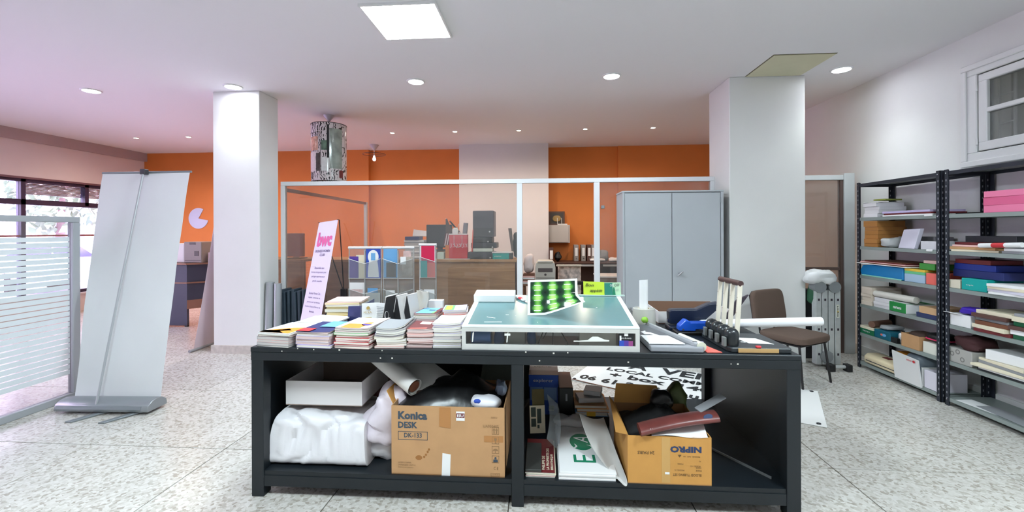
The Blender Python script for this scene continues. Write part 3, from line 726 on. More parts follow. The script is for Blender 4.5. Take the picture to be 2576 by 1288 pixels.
# copier on a side table, papers
st = T('side_table', 'brown side table under the grey copier beyond the door opening', 'table', (.05, 6.85, 0))
brd = wood_mat('brown_desk', (112, 74, 54), (140, 96, 70), (2, 2, 12))
B('table_top', brd, st, (-.33, .32, 6.6, 7.15, .655, .68), .003)
for x in (-.31, .27):
    for y in (6.62, 7.10): B('leg', brd, st, (x, x + .035, y, y + .03, 0, .655))
cp = T('copier', 'compact grey beige laser printer on the brown side table', 'printer', (.04, 6.85, .68))
cpm = mat('copier_beige', (204, 200, 190), .5); cpd = mat('copier_dark', (92, 84, 84), .5)
MB().prism([(-.15, .0), (.15, .0), (.155, .24), (.14, .32), (-.14, .32), (-.155, .24)], -.17, .17, Matrix.Translation((.04, 6.85, .68)) @ Matrix(((1, 0, 0, 0), (0, 0, -1, 0), (0, 1, 0, 0), (0, 0, 0, 1)))).build('body', cpm, cp, bevel=.012, seg=2)
B('paper_slot', cpd, cp, (-.07, .15, 6.672, 6.682, .86, .92), .01); B('cover', cpm, cp, (-.08, .16, 6.66, 6.99, 1.0, 1.03), .012, 2)
B('tray_line', cpd, cp, (-.10, .18, 6.676, 6.681, .765, .772)); MB().lathe([(.0001, 0), (.018, 0)], (0, 0, 0), 14, Matrix.Translation((.04, 6.678, .82)) @ Matrix.Rotation(R(90), 4, 'X')).build('badge', cpd, cp)
pp = T('paper_stack', 'crumpled pile of white papers left of the grey copier', 'papers', (-.22, 6.8, .68))
for k in range(6): B('paper_bundle', (white_p, pale_pink, brown_m)[k % 3], pp, (-.31 + .01 * (k % 2), -.125, 6.66, 6.95, .68 + k * .024, .703 + k * .024))
MB().puff((-.21, 6.78, .826), (.17, .2, .30), 18, 12, .8, .02, 9, 4).build('crumpled_sheet', mat('bag_paper', (222, 208, 206), .7), pp, smooth=True)
# desk on the back wall with binders, wall cabinet, picture, router
dk2 = T('office_desk', 'dark brown office desk along the orange back wall', 'desk', (.9, 8.8, 0))
dbr = mat('dark_brown_desk', (74, 48, 40), .5)
B('desk_top', dbr, dk2, (.15, 2.6, 8.45, 9.09, .845, .875), .003); B('back_panel', dbr, dk2, (.2, 2.55, 8.9, 8.93, .2, .845))
for x in (.2, 1.1, 2.5): B('leg', dbr, dk2, (x, x + .04, 8.5, 9.05, 0, .845))
for x in (.40, 1.15):
    S(MB().box(x, x + .62, 8.46, 8.75, .80, .838), 'keyboard_tray', alu, 'white drawer tray under the dark desk, ' + ('left one below the binders' if x < .5 else 'right one behind the glass'), 'drawer')
bm_ = mat('binder_grey', (152, 148, 146), .6); bdk = mat('binder_dark', (92, 62, 56), .6)
for k, (x, m, lb) in enumerate(((.63, bm_, 'leftmost grey lever-arch binder on the dark desk'), (.77, bm_, 'second grey lever-arch binder from the left on the dark desk'), (.885, bdk, 'brown binder beside the two grey ones on the dark desk'), (.97, bm_, 'rightmost binder next to the partition post on the dark desk'))):
    t = T('binder', lb, 'binder', (x + .04, 8.95, .875)); B('cover', m, t, (x, x + .085, 8.80, 9.08, .875, 1.20), .003)
    B('spine_label', white_p, t, (x + .018, x + .066, 8.797, 8.80, .98, 1.14)); MB().lathe([(.006, 0), (.014, 0)], (0, 0, 0), 12, Matrix.Translation((x + .043, 8.797, .93)) @ Matrix.Rotation(R(90), 4, 'X')).build('finger_ring', steel, t)
wc = T('wall_cabinet', 'small grey wall cupboard on the orange wall', 'cupboard', (.33, 9.0, 1.24))
B('body', mat('cupboard_grey', (190, 184, 180), .6), wc, (.125, .55, 8.88, YB, 1.24, 1.60), .003); B('door', MATS['cupboard_grey'], wc, (.13, .52, 8.865, 8.88, 1.25, 1.59), .003)
pf = T('framed_picture', 'brown framed picture leaning on top of the wall cupboard', 'picture', (.29, 9.05, 1.6))
Mp = Matrix.Translation((.29, 9.03, 1.6)) @ Matrix.Rotation(R(-8), 4, 'X')
MB().box(-.165, .165, -.012, .012, 0, .285, Mp).build('frame', mat('frame_brown', (86, 56, 44), .5), pf, bevel=.004)
MB().box(-.135, .135, -.015, -.012, .03, .255, Mp).build('picture', mat('picture_dark', (62, 50, 40), .4), pf)
MB().puff((.29, 9.008, 1.67), (.17, .01, .13), 16, 8, .9, .004, 30, 2, flat=False).build('emblem', mat('emblem_gold', (168, 138, 84), .5), pf)
ro = T('router', 'white internet router with two antennas before the brown picture', 'router', (.40, 8.93, 1.60))
B('body', white_plastic, ro, (.30, .50, 8.89, 8.97, 1.60, 1.625), .006)
for x in (.285, .37): MB().tube([(x + .02, 8.95, 1.62), (x + .015, 8.95, 1.745)], .006, 8).build('antenna', white_plastic, ro)
S(MB().puff((.30, 8.7, .875), (.14, .14, .20), 16, 12, 1.0, .02, 12, 7), 'dark_bag', black, 'dark bag on the brown desk below the wall cupboard', 'bag', smooth=True)
S(MB().box(.13, .21, 8.6, 8.85, .875, 1.15), 'book_block', bdk, 'upright maroon box on the desk beside the white column', 'box')
S(MB().box(.14, .20, 8.595, 8.60, .93, 1.10), 'leaflet', white_p, 'white leaflet leaning on the upright maroon box', 'leaflet')
for k, (x, y, z0, w, h, lb) in enumerate(((1.08, 8.75, .875, .30, .06, 'low white paper heap on the dark desk beside the partition post'), (1.42, 8.7, .875, .26, .08, 'higher white paper heap near the metal cabinet side'), (1.22, 8.95, .875, .2, .22, 'grey crumpled bag behind the paper heaps on the dark desk'))):
    S(MB().puff((x, y, z0), (w, .2, h), 16, 10, .6, .012, 14, k + 11), 'paper_heap', (white_p, white_p, grey_m)[k], lb, 'papers', smooth=True)
# office chairs beyond the door opening
oc = T('office_chair', 'office chair with a black and white patterned backrest beyond the door opening', 'chair', (.44, 7.3, 0))
pat = mat('pattern_back', (206, 196, 190), .7, var=.55, vscale=16)
MB().box(-.19, .19, -.02, .02, 0, .48, Matrix.Translation((.44, 7.25, .44)) @ Matrix.Rotation(R(-6), 4, 'X')).build('backrest', pat, oc, bevel=.02, seg=2)
MB().box(.22, .66, 7.28, 7.7, .42, .48).build('seat', black, oc, bevel=.02, seg=2)
B('backrest_rim', cpm, oc, (.22, .64, 7.20, 7.27, .90, .93), .01)
MB().tube([(.44, 7.5, .05), (.44, 7.5, .42)], .03, 10).build('column', black, oc)
for a in range(5): MB().tube([(.44, 7.5, .08), (.44 + .27 * math.cos(R(72 * a + 20)), 7.5 + .27 * math.sin(R(72 * a + 20)), .04)], .02, 8).build('leg', black, oc)
oc2 = T('office_chair', 'black office chair with padded armrests just behind the light table', 'chair', (.35, 6.2, 0))
MB().box(.06, .50, 6.05, 6.45, .42, .50).build('seat', black, oc2, bevel=.03, seg=2)
for x in (.10, .545):
    MB().tube([(x, 6.25, .45), (x + .03, 6.25, .50), (x + .03, 6.2, .74)], .016, 8).build('arm_support', black, oc2, smooth=True)
    MB().tube([(x - .09, 6.1, .77), (x + .035, 6.12, .765)], .03, 10).build('armrest', black, oc2, smooth=True)
MB().box(-.17, .13, 6.42, 6.48, .45, .76).build('backrest', black, oc2, bevel=.03, seg=2)
MB().tube([(.28, 6.25, .05), (.28, 6.25, .42)], .03, 10).build('column', black, oc2)
for a in range(5): MB().tube([(.28, 6.25, .08), (.28 + .28 * math.cos(R(72 * a)), 6.25 + .28 * math.sin(R(72 * a)), .04)], .02, 8).build('leg', black, oc2)
sc_ = T('small_cabinet', 'grey brown low cabinet behind the right glass pane', 'cabinet', (1.15, 7.4, 0))
gb_ = mat('grey_brown', (136, 118, 108), .6)
B('body', gb_, sc_, (.90, 1.45, 7.2, 7.7, 0, .72), .004); B('top', white_plastic, sc_, (.88, 1.47, 7.18, 7.72, .72, .745), .003)

# ================================================================= RECEPTION DESK AT LEFT
rd = T('reception_desk', 'dark blue grey reception desk with brown wooden trim', 'desk', (-5.6, 6.7, 0))
dg = mat('desk_slate', (66, 68, 88), .5, var=.05); trim_w = mat('desk_trim', (156, 112, 92), .5)
def wall_piece(p, q, z0, z1, th, m, nm):
    p, q = Vector(p), Vector(q); d = (q - p).normalized(); n = Vector((-d.y, d.x)) * th
    MB().hexa([(p.x, p.y, z0), (q.x, q.y, z0), (q.x + n.x, q.y + n.y, z0), (p.x + n.x, p.y + n.y, z0), (p.x, p.y, z1), (q.x, q.y, z1), (q.x + n.x, q.y + n.y, z1), (p.x + n.x, p.y + n.y, z1)]).build(nm, m, rd)
P0, P1, P2 = (-6.6, 6.50), (-5.58, 6.50), (-4.75, 7.35)
wall_piece(P0, P1, .02, .68, .04, dg, 'lower_panel'); wall_piece(P0, P1, .70, .975, .04, dg, 'upper_panel')
wall_piece(P1, P2, .42, .68, .04, dg, 'lower_panel'); wall_piece(P1, P2, .70, .975, .04, dg, 'upper_panel'); wall_piece(P1, P2, .28, .42, .03, trim_w, 'kick_board')
wall_piece((-6.62, 6.48), (-5.57, 6.48), .68, .70, .3, trim_w, 'trim_strip'); wall_piece((-5.57, 6.48), (-4.73, 7.34), .68, .70, .3, trim_w, 'trim_strip')
wall_piece((-6.64, 6.46), (-5.56, 6.46), .975, 1.0, .42, trim_w, 'desk_top'); wall_piece((-5.56, 6.46), (-4.71, 7.33), .975, 1.0, .42, trim_w, 'desk_top')
B('foot', black, rd, (-5.62, -5.58, 6.5, 6.54, 0, .02))
pr = T('laser_printer', 'white and grey laser printer on the reception desk', 'printer', (-5.66, 6.72, 1.0))
B('side_cover', white_plastic, pr, (-5.87, -5.70, 6.60, 6.86, 1.0, 1.31), .02, 2)
B('body', mat('printer_grey', (150, 140, 136), .5), pr, (-5.70, -5.40, 6.58, 6.86, 1.0, 1.335), .012, 2)
B('vent', cpd, pr, (-5.52, -5.45, 6.575, 6.58, 1.11, 1.19)); B('slot', cpd, pr, (-5.60, -5.50, 6.574, 6.58, 1.29, 1.325)); B('tray_line', cpd, pr, (-5.68, -5.42, 6.576, 6.58, 1.035, 1.045))
S(MB().box(-6.05, -5.93, 6.6, 6.75, 1.0, 1.06), 'desk_cup', navy_m, 'small dark blue box left of the laser printer', 'box', bevel=.004)
S(MB().box(-5.36, -5.24, 6.66, 6.84, 1.0, 1.16), 'small_box', mat('pink_white', (222, 196, 204), .6), 'small pink white carton right of the laser printer', 'box', bevel=.003)
S(MB().box(-5.38, -5.12, 6.88, 6.90, 1.0, 1.2), 'board', bdk, 'maroon board standing behind the pink white carton', 'board')
# pie shaped sign on the orange wall
sg = [(0, 0)] + disc(0, 0, .22, n=40, a0=28, a1=312 + 28 - 12)
sg = [(0, -.0)] + [(.225 * math.cos(R(a)), .225 * math.sin(R(a))) for a in range(12, 292 + 12 + 1, 6)][::1]
rotated = [(x * math.cos(R(48)) - y * math.sin(R(48)), x * math.sin(R(48)) + y * math.cos(R(48))) for x, y in sg]
Ms = Matrix.Translation((-7.49, YB - .10, 1.785)) @ Matrix.Rotation(R(90), 4, 'X')
S(MB().prism(rotated, 0, .012, Ms), 'wall_sign', mat('sign_lilac', (202, 206, 240), .5), 'pale blue disc with a missing wedge on the orange wall', 'sign')

# ================================================================= HANGING LAMPS
pl_ = T('pendant_lamp', 'tall cylindrical pendant lampshade printed with black sketch collage', 'lamp', (-3.165, 6.3, 2.23))
cxp, cyp = -3.165, 6.3
MB().lathe([(.0001, -.12), (.010, -.12), (.016, -.09), (.075, -.012), (.075, 0)], (cxp, cyp, CEIL), 22).build('canopy', mat('canopy_plastic', (196, 186, 192), .5), pl_, smooth=True)
MB().tube([(cxp, cyp, CEIL - .12), (cxp, cyp, 3.0)], .004, 6).build('cord', alu_dark, pl_)
def collage():
    m = bpy.data.materials.new('sketch_collage'); m.use_nodes = True
    nt = m.node_tree; N = nt.nodes; L = nt.links; b = N['Principled BSDF']; b.inputs['Roughness'].default_value = .12
    tc = N.new('ShaderNodeTexCoord')
    n = N.new('ShaderNodeTexNoise'); n.inputs['Scale'].default_value = 7; n.inputs['Detail'].default_value = 3; n.inputs['Distortion'].default_value = 2.5
    L.new(tc.outputs['Object'], n.inputs[0])
    w = N.new('ShaderNodeTexWave'); w.inputs['Scale'].default_value = 9; w.inputs['Distortion'].default_value = 14; w.inputs['Detail'].default_value = 3
    L.new(tc.outputs['Object'], w.inputs[0])
    r = N.new('ShaderNodeValToRGB'); r.color_ramp.interpolation = 'EASE'
    r.color_ramp.elements[0].position = .22; r.color_ramp.elements[0].color = C(34, 32, 34); r.color_ramp.elements[1].position = .42; r.color_ramp.elements[1].color = C(214, 206, 208)
    L.new(w.outputs['Fac'], r.inputs[0])
    r2 = N.new('ShaderNodeValToRGB'); r2.color_ramp.elements[0].position = .5; r2.color_ramp.elements[1].position = .6
    r2.color_ramp.elements[0].color = (0, 0, 0, 1); r2.color_ramp.elements[1].color = (1, 1, 1, 1); L.new(n.outputs['Fac'], r2.inputs[0])
    mx = N.new('ShaderNodeMix'); mx.data_type = 'RGBA'; mx.inputs['B'].default_value = C(216, 208, 210); L.new(r2.outputs[0], mx.inputs['Factor']); L.new(r.outputs[0], mx.inputs['A'])
    L.new(mx.outputs['Result'], b.inputs['Base Color'])
    return m
colm = collage()
RS = .247
MB().lathe([(RS - .004, 2.225), (RS, 2.225), (RS, 3.065), (RS - .004, 3.065), (RS - .004, 2.225)], (cxp, cyp, 0), 48).build('shade', colm, pl_, smooth=True)
for z in (2.22, 3.06): MB().lathe([(RS - .004, 0), (RS + .004, 0), (RS + .004, .008), (RS - .004, .008), (RS - .004, 0)], (cxp, cyp, z), 48).build('shade_rim', black, pl_)
def curved(a0, a1, z0, z1, m, nm='collage_print', r=RS + .002):
    MB().grid(lambda u, v: (cxp + r * math.cos(R(a0 + (a1 - a0) * u)), cyp + r * math.sin(R(a0 + (a1 - a0) * u)), z0 + (z1 - z0) * v), 10, 2).build(nm, m, pl_, smooth=True)
pg = mat('shade_print_green', (150, 160, 152), .12, var=.25, vscale=9); pr2 = mat('shade_print_rust', (196, 150, 128), .15, var=.4, vscale=18)
curved(-62, -18, 2.40, 2.98, pg); curved(-70, -63, 2.55, 3.03, ink); curved(-138, -100, 2.66, 2.86, pr2); curved(-150, -108, 2.36, 2.64, mat('shade_print_pale', (222, 212, 210), .12, var=.08, vscale=20))
curved(-107, -92, 2.36, 2.62, mat('shade_print_dark', (76, 74, 74), .15, var=.3, vscale=20)); curved(-91, -89.5, 2.34, 2.80, ink, r=RS + .003); curved(-155, -95, 2.915, 2.922, ink, r=RS + .003); curved(-30, -14, 2.27, 2.38, maroon_m)
curved(-88, -63, 2.36, 2.56, mat('shade_print_pale2', (214, 216, 214), .12, var=.1, vscale=22)); curved(-88, -64, 2.66, 2.80, mat('shade_print_leaf', (96, 120, 104), .15, var=.4, vscale=14))
for a, s in ((-140, 'X'), (-131, 'I'), (-125, 'F')):
    p = Vector((cxp + (RS + .004) * math.cos(R(a)), cyp + (RS + .004) * math.sin(R(a)), 2.27)); tdir = (-math.sin(R(a)), math.cos(R(a)), 0)
    text(s, ink, pl_, p, tdir, Z_, .014 if s == 'I' else .036, .07)
MB().lathe([(.0001, -.05), (.03, -.02), (.03, .03), (.012, .06), (.012, .09)], (cxp, cyp, 2.88), 14).build('bulb', white_plastic, pl_, smooth=True)
rl = T('ring_lamp', 'bare bulb hanging inside a thin wire ring near the back wall', 'lamp', (-3.38, 8.8, 2.9))
rx_, ry_ = -3.36, 8.55
MB().lathe([(.0001, -.11), (.012, -.11), (.09, -.01), (.09, 0)], (rx_, ry_, CEIL), 18).build('canopy', MATS['canopy_plastic'], rl, smooth=True)
MB().tube([(rx_, ry_, CEIL - .1), (rx_, ry_, 2.98)], .006, 6).build('cord', white_plastic, rl)
MB().tube([(rx_ + .22 * math.cos(R(a)), ry_ + .22 * math.sin(R(a)), 3.03) for a in range(0, 361, 15)], .006, 6).build('wire_ring', mat('ring_brown', (120, 76, 62), .5), rl, smooth=True)
for a in (0, 120, 240): MB().tube([(rx_, ry_, 3.02), (rx_ + .22 * math.cos(R(a)), ry_ + .22 * math.sin(R(a)), 3.03)], .003, 5).build('spoke', MATS['ring_brown'], rl)
MB().lathe([(.0001, -.045), (.02, -.04), (.032, -.02), (.034, 0), (.02, .03), (.016, .06), (.0001, .06)], (rx_, ry_, 2.94), 16).build('bulb', mat('bulb_lit', (236, 240, 255), .4, emit=3), rl, smooth=True)

# ================================================================= THE BLACK WORK TABLE
TX0, TX1, TY0, TY1, TH = -1.65, 1.335, 2.36, 3.60, .845
SH = .145
wt = T('work_table', 'large black wooden work table with a low shelf in the foreground', 'table', (-.16, 2.98, 0))
B('table_top', table_m, wt, (TX0, TX1, TY0, TY1, TH - .028, TH), .003)
B('front_apron', table_m, wt, (TX0 + .002, TX1 - .002, TY0 + .002, TY0 + .05, TH - .075, TH - .028), .002)
B('back_apron', table_m, wt, (TX0 + .002, TX1 - .002, TY1 - .05, TY1 - .002, TH - .075, TH - .028), .002)
for x0, x1 in ((TX0, TX0 + .075), (-.175, -.105), (TX1 - .075, TX1)):
    for y0, y1 in ((TY0 + .004, TY0 + .075), (TY1 - .075, TY1 - .004)):
        B('leg', table_m, wt, (x0 + .002, x1 - .002, y0, y1, 0, TH - .028), .003)
for x0, x1 in ((TX0 + .012, TX0 + .03), (TX1 - .03, TX1 - .012)):
    B('side_panel', table_m, wt, (x0, x1, TY0 + .075, TY1 - .075, SH, TH - .028))
B('lower_shelf', table_m, wt, (TX0 + .012, TX1 - .012, TY0 + .012, TY1 - .012, SH - .025, SH))
B('front_rail', table_m, wt, (TX0 + .075, -.175, TY0 + .008, TY0 + .045, SH - .085, SH - .025)); B('front_rail', table_m, wt, (-.105, TX1 - .075, TY0 + .008, TY0 + .045, SH - .085, SH - .025))
B('back_rail', table_m, wt, (TX0 + .075, TX1 - .075, TY1 - .045, TY1 - .008, SH - .085, SH - .025))
B('back_panel', table_m, wt, (-.92, -.175, TY1 - .04, TY1 - .02, SH, TH - .08))
chip = mat('paint_chip', (214, 210, 200), .8)
rnd = random.Random(3)
for k in range(14):
    x = rnd.uniform(TX0 + .1, TX1 - .1); z = TH - rnd.choice([.004, .008, .02, .05]); s = rnd.uniform(.002, .005)
    patch(rect(-s, -s * .8, s, s), chip, wt, (x, TY0 + .0005 + (.002 if z < TH - .028 else 0), z), X_, Z_, .0006, 'paint_chip')

# ---- under the table, left bay
def wrinkled(name): return mat(name, (232, 230, 234), .45, bump=.25, bscale=14)
wb1 = T('plastic_sack', 'large folded white plastic sack lying on the lower shelf at left', 'sack', (-1.30, 2.62, SH))
def sack(u, v):
    a = v * 2 * math.pi
    ca, sa = math.cos(a), math.sin(a)
    sy = math.copysign(abs(ca) ** .30, ca); sz = math.copysign(abs(sa) ** .30, sa)
    hh = .288 - .03 * u + .012 * math.sin(u * 4)
    z = SH + hh / 2 * (1 + sz)
    lean = (z - SH) / hh
    x = -1.607 + .05 * lean + (.60 - .07 * lean) * u
    y = 2.60 + .185 * sy + .02 * lean
    p = Vector((x, y, z))
    e = min(1, min(u, 1 - u) * 6 + .25)
    q = Vector((x * 1.0 + y * .4, y, z - x * .5))
    d = -.055 * max(0, .16 - abs(noise.noise(q * 4.2 + Vector((1.7, 0, .4))))) / .16 * .5 - .016 * max(0, .2 - abs(noise.noise(q * 9))) / .2 + .018 * noise.noise(q * 2.5)
    lowf = max(0, min(1, (z - SH) / .09))
    p += Vector((0, sy, sz * .8)) * d * e * lowf
    p += Vector((0, -.012, 0)) * math.exp(-((u - .36 - .2 * lean) / .03) ** 2) * (1 if sy < 0 else 0) * (1 - lean)
    p.z = max(p.z, SH + .001); p.x = max(p.x, -1.615); p.y = max(p.y, 2.40)
    return p
g = MB().grid(sack, 48, 64); g.v += []
g.add([sack(0, j / 64) for j in range(64)], [tuple(range(64))]); g.add([sack(1, j / 64) for j in range(64)], [tuple(range(63, -1, -1))])
g.build('sack_body', wrinkled('white_sack'), wb1, smooth=True)
S(MB().puff((0, 0, 0), (.22, .20, .36), 28, 20, .75, .035, 7, 21, Matrix.Translation((-1.0, 2.55, .24)) @ Matrix.Rotation(R(24), 4, 'Y')), 'plastic_bag', mat('lilac_plastic', (228, 218, 228), .4, bump=.25, bscale=16), 'crumpled pale lilac plastic bag squeezed between sack and cardboard box', 'bag', smooth=True)
S(MB().puff((-.98, 2.66, SH), (.24, .3, .10), 24, 12, .5, .02, 10, 30), 'plastic_bag', MATS['white_sack'], 'flat crumpled white bag on the shelf under the lilac bag', 'bag', smooth=True)
S(MB().box(-1.56, -1.09, 2.86, 3.20, SH, .452), 'storage_box', mat('box_rose', (150, 96, 96), .7), 'dull red carton supporting the open white box', 'box', bevel=.004)
S(MB().grid(lambda u, v: (-1.50 + .40 * u, 2.84 - .02 * v, .37 + .075 * v - .04 * u * v), 8, 4, .002), 'loose_sheet', white_p, 'loose white sheet sticking up behind the white sack', 'sheet')
def open_box(t, x0, x1, y0, y1, z0, z1, m, mi, th=.005, M=None):
    B('bottom', mi, t, (x0, x1, y0, y1, z0, z0 + th)); B('front_side', m, t, (x0, x1, y0, y0 + th, z0 + th, z1)); B('back_side', mi, t, (x0, x1, y1 - th, y1, z0 + th, z1))
    B('left_side', m, t, (x0, x0 + th, y0 + th, y1 - th, z0 + th, z1)); B('right_side', m, t, (x1 - th, x1, y0 + th, y1 - th, z0 + th, z1))
ob = T('open_white_box', 'shallow open white cardboard box on the left of the lower shelf', 'box', (-1.32, 2.75, .455))
ob.location = (-1.32, 2.75, .455)
open_box(ob, -1.545, -1.075, 2.53, 2.98, .455, .60, mat('white_card', (226, 222, 222), .6), mat('grey_card_inside', (150, 132, 120), .8))
# Konica carton
kb = T('cardboard_carton', 'large open brown cardboard carton with dark blue lettering on the lower shelf', 'carton', (-.525, 2.62, SH))
kx0, kx1, ky0, ky1, kh = -.845, -.212, 2.385, 2.83, .38
open_box(kb, kx0, kx1, ky0, ky1, SH, SH + kh, card, card_in, .006)
ki = mat('carton_ink', (64, 78, 92), .7)
fo = (kx0, ky0 - .0004, SH)
def ktext(s, x, z, w, h, bold=0, m=ki): text(s, m, kb, (kx0 + x, ky0 - .0003, SH + z), X_, Z_, w, h, bold)
ktext('Konica', .038, .305, .165, .046, .045); ktext('DESK', .038, .257, .11, .036, .035); ktext('DK-133', .072, .205, .10, .026, .02)
for r4 in (rect(.038, .192, .205, .1945), rect(.038, .2365, .205, .239), rect(.038, .192, .0405, .239), rect(.2025, .192, .205, .239)): patch(r4, ki, kb, fo, X_, Z_, .0006)
faint = mat('faint_ink', (150, 116, 80), .8)
for k in range(3): ktext(('LASER COPIER', 'SYSTEM DESK UNIT DK', 'MADE IN JAPAN')[k], .038, .062 - k * .014, (.075, .10, .085)[k], .008, 0, faint)
ktext('UA950405', .515, .272, .085, .015, .01, faint); ktext('NIKU', .56, .322, .032, .010, 0, faint); ktext('C E', .572, .042, .026, .016, 0, faint)
for k in range(4):
    z0 = .235 - k * .052
    for r4 in (rect(.563, z0, .602, z0 + .002), rect(.563, z0 + .038, .602, z0 + .04), rect(.563, z0, .565, z0 + .04), rect(.600, z0, .602, z0 + .04)): patch(r4, faint, kb, fo, X_, Z_, .0006)
for dx in (.572, .586): patch([(dx, .240), (dx + .006, .240), (dx + .006, .258), (dx + .011, .258), (dx + .003, .270), (dx - .005, .258), (dx, .258)], faint, kb, fo, X_, Z_, .0008)
patch([(.574, .214), (.591, .214), (.589, .203), (.584, .198), (.584, .190), (.589, .188), (.576, .188), (.581, .190), (.581, .198), (.576, .203)], faint, kb, fo, X_, Z_, .0008)
patch(disc(.5825, .145, .014, .012, 14, 0, 180) + [(.584, .145), (.584, .134), (.581, .134), (.581, .145)], faint, kb, fo, X_, Z_, .0008)
patch(disc(.5825, .105, .006, n=12), ki, kb, fo, X_, Z_, .0008); patch([(.570, .083), (.596, .083), (.594, .098), (.571, .098)], ki, kb, fo, X_, Z_, .0008)
for r4 in (rect(.556, .022, .605, .0235), rect(.556, .0065, .605, .008), rect(.556, .0065, .5575, .0235), rect(.6035, .0065, .605, .0235)): patch(r4, faint, kb, fo, X_, Z_, .0006)
ktext('1193J', .562, .010, .036, .009, 0, faint)
patch([(.270, .27), (.335, .262), (.333, .376), (.272, .376)], mat('brown_tape', (182, 126, 72), .35), kb, fo, X_, Z_, .001, 'packing_tape')
patch(rect(.52, .192, .625, .226), MATS['brown_tape'], kb, fo, X_, Z_, .0005, 'packing_tape')
patch([(.283, .0), (.330, .0), (.334, .118), (.288, .124)], white_p, kb, fo, X_, Z_, .001, 'paper_label')
patch(rect(.365, .305, .413, .356), white_p, kb, fo, X_, Z_, .001, 'sticker'); patch(rect(.366, .322, .412, .346), maroon_m, kb, fo, X_, Z_, .0014, 'sticker_band')
text('ISU', white_p, kb, (kx0 + .371, ky0 - .0016, SH + .326), X_, Z_, .036, .016, .03)
stain = mat('stain', (160, 108, 58), .8)
patch(disc(.155, .095, .019, .013, 12), stain, kb, fo, X_, Z_, .0007, 'stain')
for a, b2 in ((.185, .10), (.195, .112), (.205, .128), (.212, .142)): patch(disc(a, b2, .006, .007, 8), stain, kb, fo, X_, Z_, .0007, 'stain')
MB().hexa([(kx0 - .004, ky0 + .05, SH + kh - .02), (kx0, ky0 + .05, SH + kh - .02), (kx0, ky1 - .02, SH + kh - .02), (kx0 - .004, ky1 - .02, SH + kh - .02),
           (kx0 - .05, ky0 + .06, SH + kh + .06), (kx0 - .046, ky0 + .06, SH + kh + .06), (kx0 - .046, ky1 - .06, SH + kh + .05), (kx0 - .05, ky1 - .06, SH + kh + .05)]).build('flap', card2, kb)
bagm = mat('black_bag_plastic', (20, 20, 22), .3, bump=.3, bscale=12)
def blackbag(u, v):
    x = kx0 + .02 + .59 * u; y = ky0 + .02 + .40 * v
    h = .015 + .10 * math.sin(math.pi * u) ** .8 * math.sin(math.pi * min(1, v * 1.05)) ** .7 + .05 * math.exp(-((u - .62) ** 2) / .02) * v
    n_ = abs(noise.noise(Vector((x * 9, y * 9, 1)))) * .06 * math.sin(math.pi * u) * math.sin(math.pi * v)
    return (x, y, SH + kh - .035 + h + n_)
S(MB().grid(blackbag, 26, 22, .004), 'black_bag', bagm, 'crumpled black plastic bag heaped in the large brown carton', 'bag', smooth=True)
bw = T('plastic_bag', 'white plastic bag with blue print at the right of the large brown carton', 'bag', (-.33, 2.45, SH + kh - .03))
MB().puff((-.325, 2.45, SH + kh - .03), (.18, .10, .075), 22, 12, .7, .012, 14, 9).build('bag_body', mat('bag_white', (230, 230, 236), .4), bw, smooth=True)
for a, b2 in ((-.365, .012), (-.30, .0)): MB().puff((a, 2.408 + .0, SH + kh + .0 + b2), (.04, .02, .028), 12, 8, .9, .004, 20, 2, flat=False).build('print', blue_m, bw, smooth=True)
S(MB().puff((-.255, 2.62, SH + kh - .02), (.07, .12, .09), 16, 10, .8, .012, 18, 12), 'blue_bag', mat('bubble_plastic', (150, 164, 190), .3), 'bluish clear plastic wrapper behind the white and blue bag', 'wrapper', smooth=True)
# rolled poster leaning out of the carton
rp = T('rolled_poster', 'large loosely rolled white poster leaning out of the large brown carton', 'poster', (-.72, 2.60, .5))
ax0, ax1 = Vector((-.735, 2.47, .60)), Vector((-1.14, 2.73, .765))
dv = (ax1 - ax0).normalized(); sA = dv.cross(Vector((0, 0, 1))).normalized(); sB = sA.cross(dv).normalized()
def roll(u, v):
    a = -2.2 + v * 7.4
    r = .042 + .012 * v
    p = ax0.lerp(ax1, u) + (sA * math.cos(a) + sB * math.sin(a)) * r
    return p
MB().grid(roll, 6, 40, .0012).build('rolled_sheet', mat('poster_grey', (226, 224, 220), .5), rp, smooth=True)
sB2 = Vector((.8, .12, .55)).normalized()
def flapf(u, v):
    p0 = ax0.lerp(ax1, .04 + u * .96) + (sA * math.cos(5.2) + sB * math.sin(5.2)) * .053
    return p0 + Vector((.30, .06, -.01)) * v + Vector((0, 0, .02)) * math.sin(v * 2.4)
MB().grid(flapf, 6, 8, .0012).build('loose_sheet', MATS['poster_grey'], rp, smooth=True)
MB().tube([ax0 + dv * .004, ax0 + dv * .02], .034, 16).build('inside_print', brown_m, rp)
S(MB().hexa([(-.50, 3.20, SH), (-.20, 3.20, SH), (-.20, 3.30, SH), (-.50, 3.30, SH), (-.42, 3.30, .74), (-.20, 3.30, .74), (-.20, 3.36, .74), (-.42, 3.36, .74)]), 'grey_board', mat('olive_board', (70, 74, 68), .7), 'dark olive board leaning at the back beside the middle leg', 'board')

